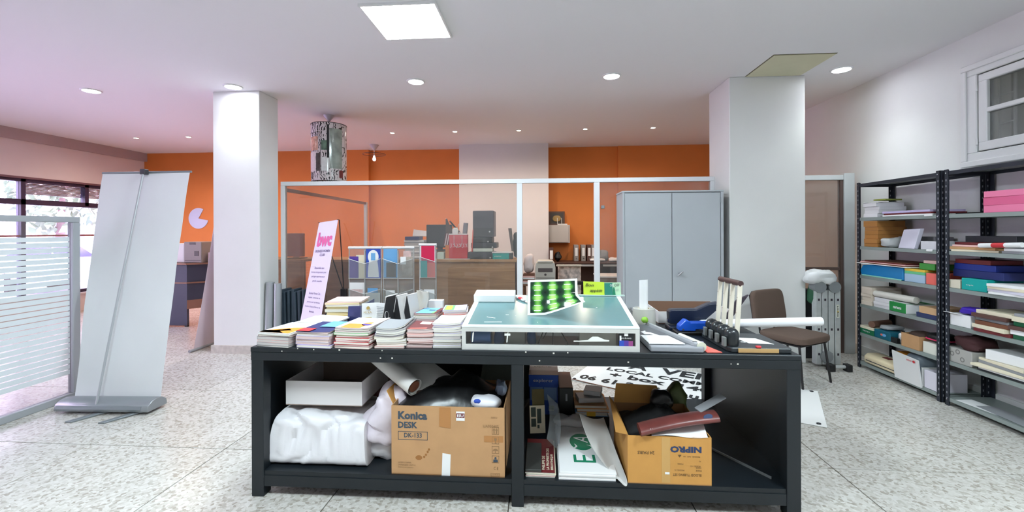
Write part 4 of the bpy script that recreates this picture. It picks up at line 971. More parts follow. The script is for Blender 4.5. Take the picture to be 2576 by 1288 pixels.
# ---- under the table, right bay
ex = T('paper_carton', 'blue copy paper carton with white lettering standing on the lower shelf', 'carton', (-.0, 3.35, SH))
cb = mat('carton_blue', (44, 92, 196), .5); cb2 = mat('carton_blue_pale', (128, 162, 214), .5); cw_ = mat('carton_top', (214, 206, 204), .55)
ex0, ex1, ey0, ey1 = -.10, .105, 3.22, 3.52
B('carton_body', cb, ex, (ex0, ex1, ey0, ey1, SH, .435), .002); B('carton_lid', cb, ex, (ex0 - .006, ex1 + .006, ey0 - .006, ey1 + .006, .35, .437), .002)
B('lid_top', cw_, ex, (ex0 - .005, ex1 + .005, ey0 - .005, ey1 + .005, .437, .439)); B('lid_stripe', mat('carton_brown', (120, 92, 92), .5), ex, (ex0 - .005, ex1 + .005, ey0 - .005, ey0 + .09, .439, .440))
for a, b2 in ((ex0 + .006, -.002), (.006, ex1 - .006)): B('pale_panel', cb2, ex, (a, b2, ey0 - .0015, ey0, .25, .345))
text('explorer', white_p, ex, (ex0 + .028, ey0 - .0075, .378), X_, Z_, .145, .032)
text('explorer', ink, ex, (ex0 + .03, ey0 + .16, .4395), X_, Y_, .14, .04)
patch(rect(.14, .03, .178, .065), white_p, ex, (ex0, ey0 - .001, SH), X_, Z_, .0008, 'barcode')
for k in range(6): patch(rect(.145 + k * .0055, .038, .1475 + k * .0055, .065), ink, ex, (ex0, ey0 - .002, SH), X_, Z_, .0008, 'barcode_line')
bb = T('black_carton', 'tall black carton beside the blue paper carton', 'carton', (.16, 3.3, SH))
B('carton_body', black, bb, (.112, .21, 3.10, 3.45, SH, .385), .003); B('carton_top', brown_m, bb, (.113, .209, 3.11, 3.449, .385, .387)); patch(rect(.045, .15, .058, .20), grey_m, bb, (.112, 3.0995, SH), X_, Z_, .001, 'label')
for k, (m, h, lb) in enumerate(((sky_m, .028, 'blue and yellow book at the bottom of the pile beside the black carton'), (orange_p, .024, 'orange book in the middle of the pile beside the black carton'), (card, .022, 'tan book at the top of the pile beside the black carton'))):
    z0 = SH + .065 + sum((.028, .024, .022)[:k])
    t = T('book', lb, 'book', (.335, 3.2, z0), group='books on the lower shelf'); dx = (0, .01, -.005)[k]
    B('page_block', pages, t, (.225 + dx, .44 + dx, 3.06, 3.34, z0 + .003, z0 + h - .003)); B('cover', m, t, (.223 + dx, .443 + dx, 3.058, 3.342, z0 + h - .003, z0 + h)); B('cover', m, t, (.223 + dx, .443 + dx, 3.058, 3.342, z0, z0 + .003))
    if k == 0: B('cover_band', yellow_m, t, (.30, .36, 3.056, 3.058, z0, z0 + h))
S(MB().box(.222, .455, 3.055, 3.34, SH, SH + .064), 'flat_box', ink, 'black flat box below the three books', 'box', bevel=.003)
for k, (x, y, rz, lb) in enumerate(((.33, 3.16, 8, 'white bent card packet on the books, lower one'), (.36, 3.2, -14, 'small white card packet lying on top of the books'))):
    z0 = SH + .14 + k * .035
    S(MB().box(-.09 + .03 * k, .09 - .03 * k, -.06, .06, 0, .033, Matrix.Translation((x, y, z0)) @ Matrix.Rotation(R(rz), 4, 'Z')), 'card_packet', mat('card_grey', (202, 200, 202), .6), lb, 'cards', bevel=.002)
# logo pads
for k in range(4):
    z0 = SH + k * .0105; dx = .006 * (k % 2)
    t = T('logo_pad', ['bottom white pad in the stack of green logo pads', 'second white pad from the bottom in the green logo stack', 'third white pad from the bottom in the green logo stack', 'white pad with a round green logo on top of its stack'][k], 'pad', (.235, 2.68, z0), group='logo pads')
    B('sheets', white_p, t, (.082 + dx, .388 + dx, 2.385 + dx, 2.99, z0, z0 + .0095), .001)
zt = SH + .0415
sheet_up = (.235, 2.60, zt)
patch(disc(0, 0, .073, .105, 32), green_m, t, (.235, 2.735, zt - .001), X_, Y_, .0016, 'logo_disc')
def rtext(s, m, par, cx, cy, z, w, h, ang, bold=0):
    xd = Vector((math.cos(R(ang)), math.sin(R(ang)), 0)); yd = Vector((-xd.y, xd.x, 0))
    return text(s, m, par, Vector((cx, cy, z)) - xd * w / 2 - yd * h / 2, xd, yd, w, h, bold)
rtext('E', green_m, t, .235, 2.535, zt - .0006, .085, .125, 90, .0)
rtext('A', white_p, t, .235, 2.77, zt + .0008, .08, .095, 75); rtext('(', white_p, t, .19, 2.67, zt + .0008, .03, .06, 160); rtext('(', white_p, t, .285, 2.67, zt + .0008, .03, .06, 200)
# brochures at the left of that bay
for k, (m, dx, lb) in enumerate(((pale_pink, 0, 'pink edged brochure at the bottom of the pile beside the middle leg'), (cream, .004, 'cream brochure second in the pile beside the middle leg'), (maroon_m, -.002, 'brown brochure with gold title beside the middle leg'))):
    z0 = SH + k * .010
    t = T('brochure', lb, 'brochure', (-.015, 2.58, z0), group='brochures by the middle leg')
    B('page_block', pages, t, (-.098 + dx, .062 + dx, 2.40, 2.78, z0, z0 + .008)); B('cover', m, t, (-.099 + dx, .064 + dx, 2.398, 2.781, z0 + .008, z0 + .0095))
for k, (s, w) in enumerate((('PHILIPPE DE', .15), ('LA PROPRIETE DES', .24), ('BIBLIOTHEQUE', .17))): rtext(s, cream, t, .0 + k * .024, 2.41 + w / 2 + .01, SH + .0305, w, .016, 90, .02)
S(MB().box(-.100, -.012, 2.395, 2.70, SH + .0305, SH + .045), 'dark_book', mat('dark_olive', (58, 58, 56), .5), 'dark grey book lying on the brown brochure', 'book', bevel=.002)
fs = T('picture_board', 'cream framed board with dark window cutouts leaning beside the middle leg', 'board', (-.07, 2.9, SH))
Mf = Matrix.Translation((-.085, 2.85, SH + .03)) @ Matrix.Rotation(R(8), 4, 'Z') @ Matrix.Rotation(R(-12), 4, 'X')
MB().box(0, .10, 0, .01, 0, .17, Mf).build('board', cream, fs); MB().box(.02, .10, .012, .02, .10, .27, Mf).build('olive_card', mat('olive_card', (96, 84, 44), .7), fs)
for a, b2, c2_, d2_ in ((.008, .04, .04, .09), (.008, .10, .04, .16), (.048, .06, .075, .15), (.048, .03, .062, .05)): MB().box(a, c2_, -.001, .0, b2, d2_, Mf).build('cutout', mat('dark_green_print', (30, 50, 40), .5), fs)
S(MB().grid(lambda u, v: (.02 + .07 * u + .02 * math.sin(3 * v), 2.72 + .16 * v - .04 * u, SH + .06 + .22 * v - .05 * u), 6, 10, .0015), 'clear_sleeve', glass_mat('sleeve_plastic', (.80, .86, .90), .12, .1, .18), 'clear plastic sleeve leaning beside the cream board', 'sleeve', smooth=True)
S(MB().puff((.17, 2.98, SH + .0425), (.22, .12, .05), 20, 10, .6, .016, 14, 33), 'crumpled_paper', mat('paper_greyish', (196, 194, 196), .7), 'crumpled pale paper at the back end of the logo pads', 'paper', smooth=True)
# bent white board
MB_w = MB()
def bent(u, v):
    a = Vector((.222, 2.70, .375)).lerp(Vector((.425, 2.352, SH + .003)), u) + Vector((-.035, 0, -.02)) * math.sin(math.pi * u)
    b2 = Vector((.385, 2.83, .30)).lerp(Vector((.438, 2.37, SH + .03)), u)
    return a.lerp(b2, v) + Vector((.01, 0, -.02)) * math.sin(math.pi * v)
S(MB_w.grid(bent, 14, 6, .003), 'bent_board', mat('white_board', (206, 206, 204), .55), 'bent white board slanting between logo pads and the small carton', 'board', smooth=True)
# NIPRO carton
nb = T('cardboard_carton', 'small open yellow brown carton with upside-down blue lettering', 'carton', (.67, 2.6, SH))
nx0, nx1, ny0, ny1, nh = .449, .885, 2.375, 2.83, .255
open_box(nb, nx0, nx1, ny0, ny1, SH, SH + nh, card2, card_in, .005)
no = Vector((nx1, ny0 - .0004, SH + nh))
def ntext(s, x, z, w, h, bold=0, m=ink_blue): text(s, m, nb, (nx0 + x + w, ny0 - .0003, SH + z + h), (-1, 0, 0), (0, 0, -1), w, h, bold)
ntext('NIPRO', .222, .172, .162, .034, .05); ntext('24 PAIRS', .052, .158, .088, .017, .02, mat('brown_ink', (112, 84, 50), .7))
bi = MATS['brown_ink']
ntext('BLOOD TUBING SET', .235, .048, .148, .013, .01, bi)
for x, z, w in ((.31, .148, .066), (.355, .075, .03), (.325, .098, .055), (.245, .075, .05), (.26, .108, .03), (.37, .125, .01), (.355, .09, .027), (.29, .148, .012)): ntext('MODEL NO LOT'[:max(2, int(w * 150))], x, z, w, .008, 0, bi)
patch([(.262, .160), (.280, .160), (.271, .146)], bi, nb, (nx0, ny0 - .0003, SH), X_, Z_, .0008)
patch(rect(.178, .01, .222, .25), mat('clear_tape', (204, 160, 96), .25), nb, (nx0, ny0, SH), X_, Z_, .0006, 'packing_tape'); patch(rect(.195, .055, .218, .066), white_p, nb, (nx0, ny0 - .001, SH), X_, Z_, .0008, 'label')
MB().hexa([(nx0 + .0, ny1 - .004, SH + nh), (nx1 - .12, ny1 - .004, SH + nh), (nx1 - .12, ny1, SH + nh), (nx0, ny1, SH + nh), (nx0 + .02, ny1 + .03, SH + nh + .11), (nx1 - .16, ny1 + .03, SH + nh + .10), (nx1 - .16, ny1 + .034, SH + nh + .10), (nx0 + .02, ny1 + .034, SH + nh + .11)]).build('back_flap', card2, nb)
MB().hexa([(nx0, ny0 + .01, SH + nh), (nx0 + .004, ny0 + .01, SH + nh), (nx0 + .004, ny1 - .01, SH + nh), (nx0, ny1 - .01, SH + nh), (nx0 - .05, ny0 + .08, SH + nh - .02), (nx0 - .046, ny0 + .08, SH + nh - .018), (nx0 - .03, ny1 - .03, SH + nh + .05), (nx0 - .034, ny1 - .03, SH + nh + .05)]).build('side_flap', card2, nb)
S(MB().grid(lambda u, v: (nx0 + .02 + .40 * u, ny0 + .10 + .33 * v, SH + nh - .05 + .09 * math.sin(math.pi * u) * math.sin(math.pi * v) + .06 * abs(noise.noise(Vector((u * 5, v * 5, 4)))) * math.sin(math.pi * u)), 20, 18, .004), 'black_cloth', mat('black_cloth', (24, 24, 26), .8), 'black cloth stuffed in the yellow brown carton', 'cloth', smooth=True)
S(MB().puff((.72, 2.74, SH + nh - .01), (.14, .10, .13), 20, 12, .8, .012, 12, 44), 'black_bag', bagm, 'rounded black bag at the back of the yellow brown carton', 'bag', smooth=True)
S(MB().puff((.86, 2.92, SH), (.13, .12, .36), 20, 14, .7, .015, 10, 46), 'green_bag', mat('green_plastic', (92, 104, 56), .5), 'dull green bag behind the yellow brown carton', 'bag', smooth=True)
mg = T('rolled_magazine', 'flattened rolled brown magazine with Arabic title on the yellow brown carton', 'magazine', (.73, 2.46, SH + nh + .04))
m0, m1 = Vector((.515, 2.40, SH + nh + .022)), Vector((.945, 2.47, SH + nh + .075))
dm = (m1 - m0).normalized(); fwd_ = Vector((0, 1, 0)); nrm = dm.cross(fwd_).normalized()
if nrm.z < 0: nrm = -nrm
def mroll(u, v):
    a = v * 2 * math.pi
    return m0.lerp(m1, u) + fwd_ * (.06 * math.cos(a)) + nrm * (.026 * math.sin(a)) + Vector((0, 0, .012)) * math.sin(3 * u)
gm = MB().grid(mroll, 10, 24); gm.add([mroll(0, j / 24) for j in range(24)], [tuple(range(24))]); gm.add([mroll(1, j / 24) for j in range(24)], [tuple(range(23, -1, -1))])
gm.build('magazine_roll', mat('magazine_maroon', (112, 58, 54), .35, var=.25, vscale=9), mg, smooth=True)
yd_ = Vector((0, .5, .87)).normalized()
text('المدينة الأولى', white_p, mg, m0 + dm * .05 - fwd_ * .058 + nrm * .006, dm, yd_, .10, .020)
patch(disc(0, 0, .026, .014, 18), ink_blue, mg, m0.lerp(m1, .86) - fwd_ * .045 + nrm * .026, dm, yd_, .002, 'emblem')
S(MB().grid(lambda u, v: (.575 + .29 * u + .02 * v, 2.372 + .16 * v, SH + nh + .004 + .05 * v * u + .006 * math.sin(u * 6)), 8, 6, .0015), 'loose_sheet', white_p, 'white sheet under the rolled brown magazine', 'sheet', smooth=True)
S(MB().hexa([(.84, 2.50, SH + nh + .105), (.86, 2.46, SH + nh + .095), (1.02, 2.52, SH + nh + .155), (1.0, 2.56, SH + nh + .165), (.84, 2.50, SH + nh + .109), (.86, 2.46, SH + nh + .099), (1.02, 2.52, SH + nh + .159), (1.0, 2.56, SH + nh + .169)]), 'metal_strip', grey_m, 'grey metal strip sticking out behind the rolled magazine', 'strip')
S(MB().hexa([(1.02, 2.78, SH), (1.23, 2.46, SH), (1.235, 2.465, SH), (1.025, 2.785, SH), (1.02, 2.78, SH + .012), (1.23, 2.46, SH + .012), (1.235, 2.465, SH + .012), (1.025, 2.785, SH + .012)]), 'metal_rod', alu_dark, 'thin metal rod lying on the empty right part of the lower shelf', 'rod')

# white printed banner on the floor behind the table
fbn = T('floor_banner', 'white printed for-sale banner spread on the floor behind the table', 'banner', (.26, 4.40, 0), -27)
bw_m = mat('banner_vinyl', (240, 240, 238), .4)
MB().grid(lambda u, v: (2.1 * u, .86 * v, .006 + .0015 * noise.noise(Vector((u * 7, v * 4, 0)))), 30, 14, .003).build('banner_sheet', bw_m, fbn, smooth=True)
for s, x, y, w, h in (('A', .40, .64, .20, .20), ('VENDRE', .72, .64, 1.13, .20), ('LOCAL COMMERCIAL', .22, .47, 1.5, .10), ('+ box', .30, .29, .55, .13), ('140 m2', .98, .29, .62, .13), ('06', .06, .08, .17, .13), ('61', .29, .08, .14, .13), ('24', .52, .08, .17, .13), ('66', .77, .08, .17, .13), ('au sous sol', 1.02, .08, .8, .13)):
    text(s, ink, fbn, (x, y, .0085), X_, Y_, w, h, .03)
MB().tube([(.02, .01, .012), (.5, -.03, .006), (1.1, .02, .013), (1.7, .2, .014), (1.9, .22, .014)], .004, 6).build('cord', brown_m, fbn, smooth=True)
for x, y in ((.04, .04), (2.05, .82), (2.05, .04), (.04, .82)): MB().lathe([(.008, 0), (.016, 0), (.016, .004), (.008, .004), (.008, 0)], (x, y, .008), 12).build('eyelet', dark_m, fbn)

# ================================================================= ON THE TABLE: MAGAZINES
MAGS = {}
def mag_mesh(w, d, h, curl):
    key = (w, d, h, curl)
    if key in MAGS: return MAGS[key]
    def blk(z0, z1, ex):
        nx = 8; mb = MB(); P = []
        for i in range(nx + 1):
            x = (-w / 2 - ex) + (w + 2 * ex) * i / nx; q = curl * (2 * x / w) ** 2 if x > 0 else curl * .35 * (2 * x / w) ** 2
            P.append((x, q))
        v = []
        for x, q in P: v += [(x, -d / 2 - ex, z0 + q), (x, d / 2 + ex, z0 + q), (x, d / 2 + ex, z1 + q), (x, -d / 2 - ex, z1 + q)]
        f = [(0, 3, 2, 1), (4 * nx, 4 * nx + 1, 4 * nx + 2, 4 * nx + 3)]
        for i in range(nx):
            a, b2 = 4 * i, 4 * i + 4
            f += [(a, b2, b2 + 3, a + 3), (a + 1, a + 2, b2 + 2, b2 + 1), (a + 3, b2 + 3, b2 + 2, a + 2), (a, a + 1, b2 + 1, b2)]
        return mb.add(v, f)
    t = min(.0015, h * .15)
    pg_ = blk(t, h - t, -.0008)
    top = blk(h - t, h, .0); bot = blk(0, t, .0)
    cov = MB(); cov.add(top.v, top.f); cov.add(bot.v, bot.f)
    cov.box(-w / 2 - .0005, -w / 2 + .001, -d / 2, d / 2, 0, h, Matrix.Translation((0, 0, curl * .35)))
    MAGS[key] = (pg_.mesh('pages'), cov.mesh('cover'))
    return MAGS[key]
def magazine(x, y, z, w, d, h, rz, cm, pm, label, group, curl=0):
    a, b2 = mag_mesh(w, d, h, curl)
    t = T('magazine', label, 'magazine', (x, y, z), rz, group)
    for nm, me, m in (('page_block', a, pm), ('cover', b2, cm)):
        o = bpy.data.objects.new(nm, me); COL.objects.link(o); o.parent = t
        if not me.materials: me.materials.append(None)
        o.material_slots[0].link = 'OBJECT'; o.material_slots[0].material = m
    return t
def stack(where, x, y, w, d, hs, covers, pgs, group, top_label, curl=0, rz0=0, jit=.006, z=None):
    z = TH + .0006 if z is None else z
    n = len(hs); rnd2 = random.Random(len(where) * 7 + int(x * 100)); t = None
    for k, h in enumerate(hs):
        lb = top_label if k == n - 1 else 'magazine ' + ordinal(k) + ' from the bottom of ' + where
        c_ = curl * k / max(1, n - 1)
        t = magazine(x + rnd2.uniform(-jit, jit), y + rnd2.uniform(-jit, jit), z, w, d, h, rz0 + rnd2.uniform(-2.2, 2.2), covers[k % len(covers)], pgs[k % len(pgs)], lb, group, round(c_, 4))
        z += h + .0004 + (curl / max(1, n - 1) * .0)
    return t, z
G = 'magazine stacks on the black table'
# leftmost stack
t, z1 = stack('the leftmost table stack', -1.50, 2.50, .205, .27, [.008, .016, .014, .018, .010, .006, .006], [grey_m, grey_m, pale_pink, grey_m, maroon_m, white_p, white_p], [pages, pages2, pages2, pages2, pages], G, 'white magazine with a golden brown picture on top of the leftmost stack', 0, -8)
def art(t, z, *items):
    for pts, m in items: patch(pts, m, t, (0, 0, z), X_, Y_, .0007, 'cover_print')
def glob(t, h, *items): art(t, h + .0001, *items)
glob(t, .006, ([(-.10, -.13), (.095, -.13), (.10, .02), (.02, -.0), (-.10, -.09)], orange_p), ([(-.10, -.13), (.06, -.13), (-.02, -.07), (-.10, -.08)], brown_m), ([(-.06, -.12), (.06, -.06), (.02, -.03), (-.08, -.10)], mat('gold_print', (214, 172, 96), .5)))
t, _ = stack('the second table stack from the left', -1.275, 2.50, .205, .27, [.014, .016, .016, .018, .010, .007, .006], [lilac_m, lilac_m, white_p, lilac_m, white_p, pale_pink, navy_m], [pages, pages3, pages3, pages3, pages], G, 'navy and red covered magazine on top of the second stack', .004, -6)
glob(t, .0102, (rect(-.10, -.135, -.02, -.06), red_m), ([(-.03, -.02), (.10, -.02), (.10, .13), (-.03, .13)], sky_m)); 
for o in t.children:
    if o.name.startswith('cover_print'): o.location.z = .0
t, _ = stack('the third table stack from the left', -1.05, 2.50, .205, .27, [.012, .008, .014, .008, .014, .012, .014, .008, .012, .008], [pale_pink, maroon_m, red_m, white_p, red_m, maroon_m, green_soft, white_p, maroon_m, white_p], [pages, pages3], G, 'white magazine with an orange and purple disc on top of the third stack', .006, -5)
glob(t, .0084, (rect(-.10, -.134, .09, -.03), orange_p), (disc(.055, -.03, .048, .052, 24), white_p)); patch(disc(.055, -.03, .042, .046, 24), orange_p, t, (0, 0, .0096), X_, Y_, .0006, 'cover_print'); patch(disc(.055, -.03, .042, .046, 14, 185, 345), purple_m, t, (0, 0, .0104), X_, Y_, .0006, 'cover_print')
t, _ = stack('the fourth table stack from the left', -.855, 2.51, .165, .25, [.010, .012, .010, .010, .012, .010, .012, .010, .010, .008], [pale_pink, white_p, cream, white_p, cream, white_p, navy_m, white_p, grey_m, grey_m], [pages, pages, pages2], G, 'grey covered magazine with curling edge on top of the fourth stack', .022, 2)
t, _ = stack('the fifth table stack from the left', -.69, 2.51, .148, .22, [.008, .010, .010, .010, .012, .010, .012, .010, .010, .008], [pale_pink, white_p, maroon_m, pale_pink, white_p, maroon_m, pale_pink], [pages3], G, 'pink and white covered booklet on top of the fifth stack', .006, 3)
glob(t, .0086, ([(-.07, -.108), (.07, -.108), (.07, -.07), (-.07, -.085)], salmon), ([(-.03, .02), (.07, .0), (.07, .07), (-.03, .09)], pale_pink))
t, _ = stack('the sixth table stack beside the light table', -.535, 2.52, .158, .23, [.010, .012, .010, .012, .018, .014, .010, .012, .012, .012, .010], [white_p, lilac_m, white_p, white_p, grey_m, white_p, lilac_m, white_p], [pages, pages, pages, pages, pages2], G, 'white and lilac booklet on top of the sixth stack', .008, 2)
glob(t, .0106, ([(-.03, -.02), (.06, -.03), (.06, .05), (-.02, .06)], lilac_m))
# second row
t, zA = stack('the broad back pile under the white report', -1.46, 2.83, .25, .28, [.02, .02, .022], [yellow_m, pages2, white_p], [pages], G, 'yellow brochure in the back pile under the white report', 0, -12)
t = magazine(-1.44, 2.80, zA, .26, .20, .008, -4, white_p, pages, 'large white report lying on the back pile', G, 0)
for k in range(6): patch(rect(-.02 + .004 * k, .02 - .014 * k, .08 - .01 * (k % 3), .024 - .014 * k), grey_m, t, (0, 0, .0081), X_, Y_, .0005, 'print')
t, zB = stack('the cream paged pile in front of the brochure rack', -1.43, 3.14, .24, .22, [.025, .025, .022, .022, .018, .014, .014, .010], [yellow_m, yellow_m, cream, cream, cream, cream, pale_pink, pale_pink], [mat('page_edges_cream', (232, 216, 170), .8, var=.1, vscale=3, stretch=(1, 1, 160)), pages], G, 'pink covered book on top of the cream paged pile', 0, 6, .012)
t, zC = stack('the pile under the pale blue booklet', -.745, 2.86, .15, .20, [.016, .014, .014, .012, .016, .014, .012, .010, .012], [white_p, maroon_m, cream, maroon_m, white_p, navy_m, white_p], [pages, cream, pages3], G, 'pale blue booklet with green corner on top of its pile', .004, -6)
glob(t, .0124, (rect(-.07, -.095, .075, .095), sky_m)); patch(rect(.035, -.095, .075, -.02), green_soft, t, (0, 0, .0134), X_, Y_, .0006, 'cover_print'); patch(rect(-.01, .0, .03, .02), navy_m, t, (0, 0, .0134), X_, Y_, .0006, 'cover_print')
t, zC = stack('the pile beside the white block on the light table', -.575, 2.87, .15, .20, [.018, .016, .016, .018, .016, .014, .014, .014, .012], [white_p, lilac_m, white_p, pale_pink, white_p, white_p, salmon], [pages, pages3], G, 'green and white booklet with a pink edge on top of its pile', .004, 6)
glob(t, .0124, (rect(-.072, -.09, -.005, .09), MATS['soft_green_card'])); patch(rect(-.06, -.07, -.02, .07), yellow_m, t, (0, 0, .0134), X_, Y_, .0006, 'cover_print'); patch(rect(.02, -.02, .05, .03), lilac_m, t, (0, 0, .0134), X_, Y_, .0006, 'cover_print')
# standing brochures and cards
bl = T('standing_folder', 'dark blue folded leaflet standing behind the orange disc magazine', 'leaflet', (-1.25, 2.86, TH))
MB().hexa([(-1.32, 2.87, TH), (-1.205, 2.80, TH), (-1.203, 2.803, TH), (-1.318, 2.873, TH), (-1.325, 2.90, .985), (-1.21, 2.83, 1.0), (-1.208, 2.833, 1.0), (-1.323, 2.903, .985)]).build('front_leaf', navy_m, bl)
MB().hexa([(-1.205, 2.80, TH), (-1.16, 2.93, TH), (-1.157, 2.93, TH), (-1.202, 2.80, TH), (-1.21, 2.83, 1.0), (-1.165, 2.95, 1.03), (-1.162, 2.95, 1.03), (-1.207, 2.83, 1.0)]).build('back_leaf', mat('slate_leaf', (86, 88, 112), .6), bl)
oc_ = T('open_card', 'white open greeting card with gold emblem standing on the table', 'card', (-1.10, 2.84, TH))
MB().hexa([(-1.205, 2.82, TH + .05), (-1.12, 2.86, TH + .05), (-1.12, 2.862, TH + .05), (-1.205, 2.822, TH + .05), (-1.205, 2.84, 1.015), (-1.12, 2.88, 1.015), (-1.12, 2.882, 1.015), (-1.205, 2.842, 1.015)]).build('left_leaf', white_p, oc_)
MB().hexa([(-1.12, 2.86, TH + .05), (-1.01, 2.82, TH + .05), (-1.01, 2.822, TH + .05), (-1.12, 2.862, TH + .05), (-1.12, 2.88, 1.015), (-1.01, 2.84, 1.015), (-1.01, 2.842, 1.015), (-1.12, 2.882, 1.015)]).build('right_leaf', white_p, oc_)
gold = mat('gold_ink', (190, 160, 90), .5); up_ = Vector((0, .02, .12)).normalized()
text('MYRA', gold, oc_, (-1.187, 2.826, TH + .105), (.85, .40, 0), up_, .05, .014); patch(disc(0, 0, .011, n=12), gold, oc_, (-1.163, 2.842, TH + .14), (.9, .42, 0), up_, .001, 'emblem'); patch(rect(0, 0, .055, .004), gold, oc_, (-1.19, 2.822, TH + .075), (.9, .42, 0), up_, .001, 'print')
for k in range(8): patch(rect(0, 0, .085 - .012 * (k % 3), .003), grey_m, oc_, (-1.11, 2.8555, TH + .145 - k * .011), (.94, -.34, 0), up_, .001, 'print')
S(MB().box(-1.215, -1.0, 2.80, 2.93, TH, TH + .0495), 'booklet_block', pages, 'thick booklet under the white greeting card', 'booklet')
tentw = mat('tent_card_white', (214, 212, 210), .55)
tcb = T('stand_base_book', 'flat book with grey marbled cover under the tent calendars', 'book', (-.92, 2.86, TH)); B('page_block', pages, tcb, (-1.0, -.83, 2.76, 2.97, TH, TH + .05)); B('cover', white_p, tcb, (-1.004, -.828, 2.756, 2.974, TH + .05, TH + .054))
for k in range(3):
    x = -1.0 + k * .058; y = 2.82 + .03 * k
    t = T('tent_calendar', ['front white tent calendar with a dark clock picture', 'middle white tent calendar on the table', 'rear white tent calendar beside the beige pouch'][k], 'calendar', (x, y, TH + .054), -14, 'tent calendars')
    for s, m in ((-1, tentw), (1, ink)):
        MB().hexa([(s * .036, -.05, 0), (s * .039, -.05, 0), (s * .039, .07, 0), (s * .036, .07, 0), (s * .002, -.05, .17), (s * .005, -.05, .17), (s * .005, .07, .17), (s * .002, .07, .17)]).build('leaf', m if k == 0 else tentw, t)
    MB().box(-.034, .034, -.05, -.049, .0, .15, Matrix.Translation((0, 0, 0))).build('front_leaf', ink, t) if k < 3 and False else None
    MB().prism([(-.030, .004), (.030, .004), (.004, .155), (-.004, .155)], .0, .001, Matrix.Translation((0, -.046, 0)) @ Matrix.Rotation(R(90), 4, 'X')).build('dark_page', ink, t)
    if k == 0: patch(disc(0, .05, .016, .03, 18), tentw, t, (0, -.048, 0), X_, Z_, .001, 'clock_face'); patch(disc(.003, .053, .011, .024, 18), ink, t, (0, -.0492, 0), X_, Z_, .001, 'clock_inner')
    MB().tube([(0, -.055, .172), (0, .075, .172)], .005, 8).build('spine', tentw, t, smooth=True)
pb = T('beige_pouch', 'crumpled beige paper pouch standing behind the tent calendars', 'pouch', (-.83, 2.95, TH + .06))
MB().grid(lambda u, v: (-.868 + .085 * u + .006 * math.sin(9 * v), 2.95 - .02 * u + .012 * noise.noise(Vector((u * 3, v * 3, 9))), TH + .01 + .235 * v - .01 * u), 8, 12, .006).build('pouch', mat('pouch_beige', (206, 198, 186), .7), pb, smooth=True)
S(MB().box(-.80, -.70, 3.02, 3.07, TH, TH + .165), 'white_card_box', white_p, 'small upright white card box with lilac top in front of the narrow rack', 'box', bevel=.002)
for o_ in (bpy.data.objects['white_card_box'],): pass

# ---- brochure racks
def rack(x0, x1, cols, h, y, label, fill):
    t = T('brochure_rack', label, 'brochure rack', ((x0 + x1) / 2, y, TH), group='clear brochure racks')
    fr_ = mat('rack_grey', (190, 188, 188), .4)
    zb = TH + .004
    B('base', fr_, t, (x0, x1, y - .05, y + .05, TH, zb + .008), .002)
    MB().tube([(x0 - .003, y, TH + h), (x1 + .003, y, TH + h)], .011, 12).build('top_tube', mat('rack_tube', (206, 204, 208), .35), t, smooth=True)
    for x in (x0, x1 - .005): B('side_rail', fr_, t, (x, x + .005, y - .004, y + .004, zb, TH + h))
    B('back_sheet', clear, t, (x0 + .005, x1 - .005, y - .001, y + .001, zb, TH + h))
    cwid = (x1 - x0) / cols
    for c_ in range(1, cols): B('divider', fr_, t, (x0 + c_ * cwid - .002, x0 + c_ * cwid + .002, y - .022, y - .001, zb, TH + h - .02))
    k = 0
    for c_ in range(cols):
        for r_ in range(2):
            a = x0 + c_ * cwid + .008; b2 = x0 + (c_ + 1) * cwid - .008; z0 = TH + .02 + r_ * h * .48
            hh = h * .27
            s = -1 if c_ == 0 else 1
            MB().prism([(a - .004, z0), (b2 + .004, z0), (b2 + .004, z0 + hh + s * .02), (a - .004, z0 + hh - s * .02)], 0, .0015, Matrix.Translation((0, y - .022, 0)) @ Matrix.Rotation(R(90), 4, 'X')).build('pocket_front', clear, t)
            B('pocket_edge', fr_, t, (a - .004, b2 + .004, y - .024, y - .002, z0 - .003, z0))
            MB().tube([(a - .004, y - .0235, z0 + hh - s * .02), (b2 + .004, y - .0235, z0 + hh + s * .02)], .0025, 6).build('pocket_lip', fr_, t)
            yy = y - .006
            for (m, fx0, fx1, fz0, fz1, lb) in fill[k]:
                xa = a + (b2 - a) * fx0; xb = a + (b2 - a) * fx1; za = z0 + h * .40 * fz0; zb2 = z0 + h * .40 * fz1
                S(MB().box(xa, xb, yy - .0016, yy, za, zb2), 'leaflet', m, lb, 'leaflet', 'leaflets in the racks')
                yy -= .0024
            k += 1
    return t
dkphoto = mat('dark_photo', (70, 62, 56), .5, var=.4, vscale=30); pinkphoto = mat('rosy_photo', (214, 184, 180), .5, var=.25, vscale=25); greyphoto = mat('grey_photo', (176, 162, 150), .5, var=.3, vscale=22)
rack(-1.592, -1.315, 2, .515, 3.50, 'left clear brochure rack with two pocket columns on the table', [
    [(white_p, .0, 1, 0, 1.02, 'white leaflet in the lower left pocket of the left rack'), (pinkphoto, .04, .9, .1, .75, 'rosy picture leaflet in the lower left pocket of the left rack'), (grey_m, .5, .85, .05, .35, 'small grey ticket in the lower left pocket of the left rack')],
    [(cream, .45, 1, 0, .92, 'cream leaflet in the upper left pocket of the left rack'), (purple_m, .0, .62, 0, .86, 'dark purple leaflet in the upper left pocket of the left rack')],
    [(sky_m, .1, .8, 0, .80, 'pale blue leaflet in the lower right pocket of the left rack'), (white_p, .0, .95, 0, .62, 'white leaflet in the lower right pocket of the left rack')],
    [(blue_m, .0, 1, 0, 1.22, 'blue leaflet with a white keyhole shape in the left rack')]])
kp = [o for o in bpy.data.objects if o.get('label') == 'blue leaflet with a white keyhole shape in the left rack'][0]
kz = Vector(kp.location)
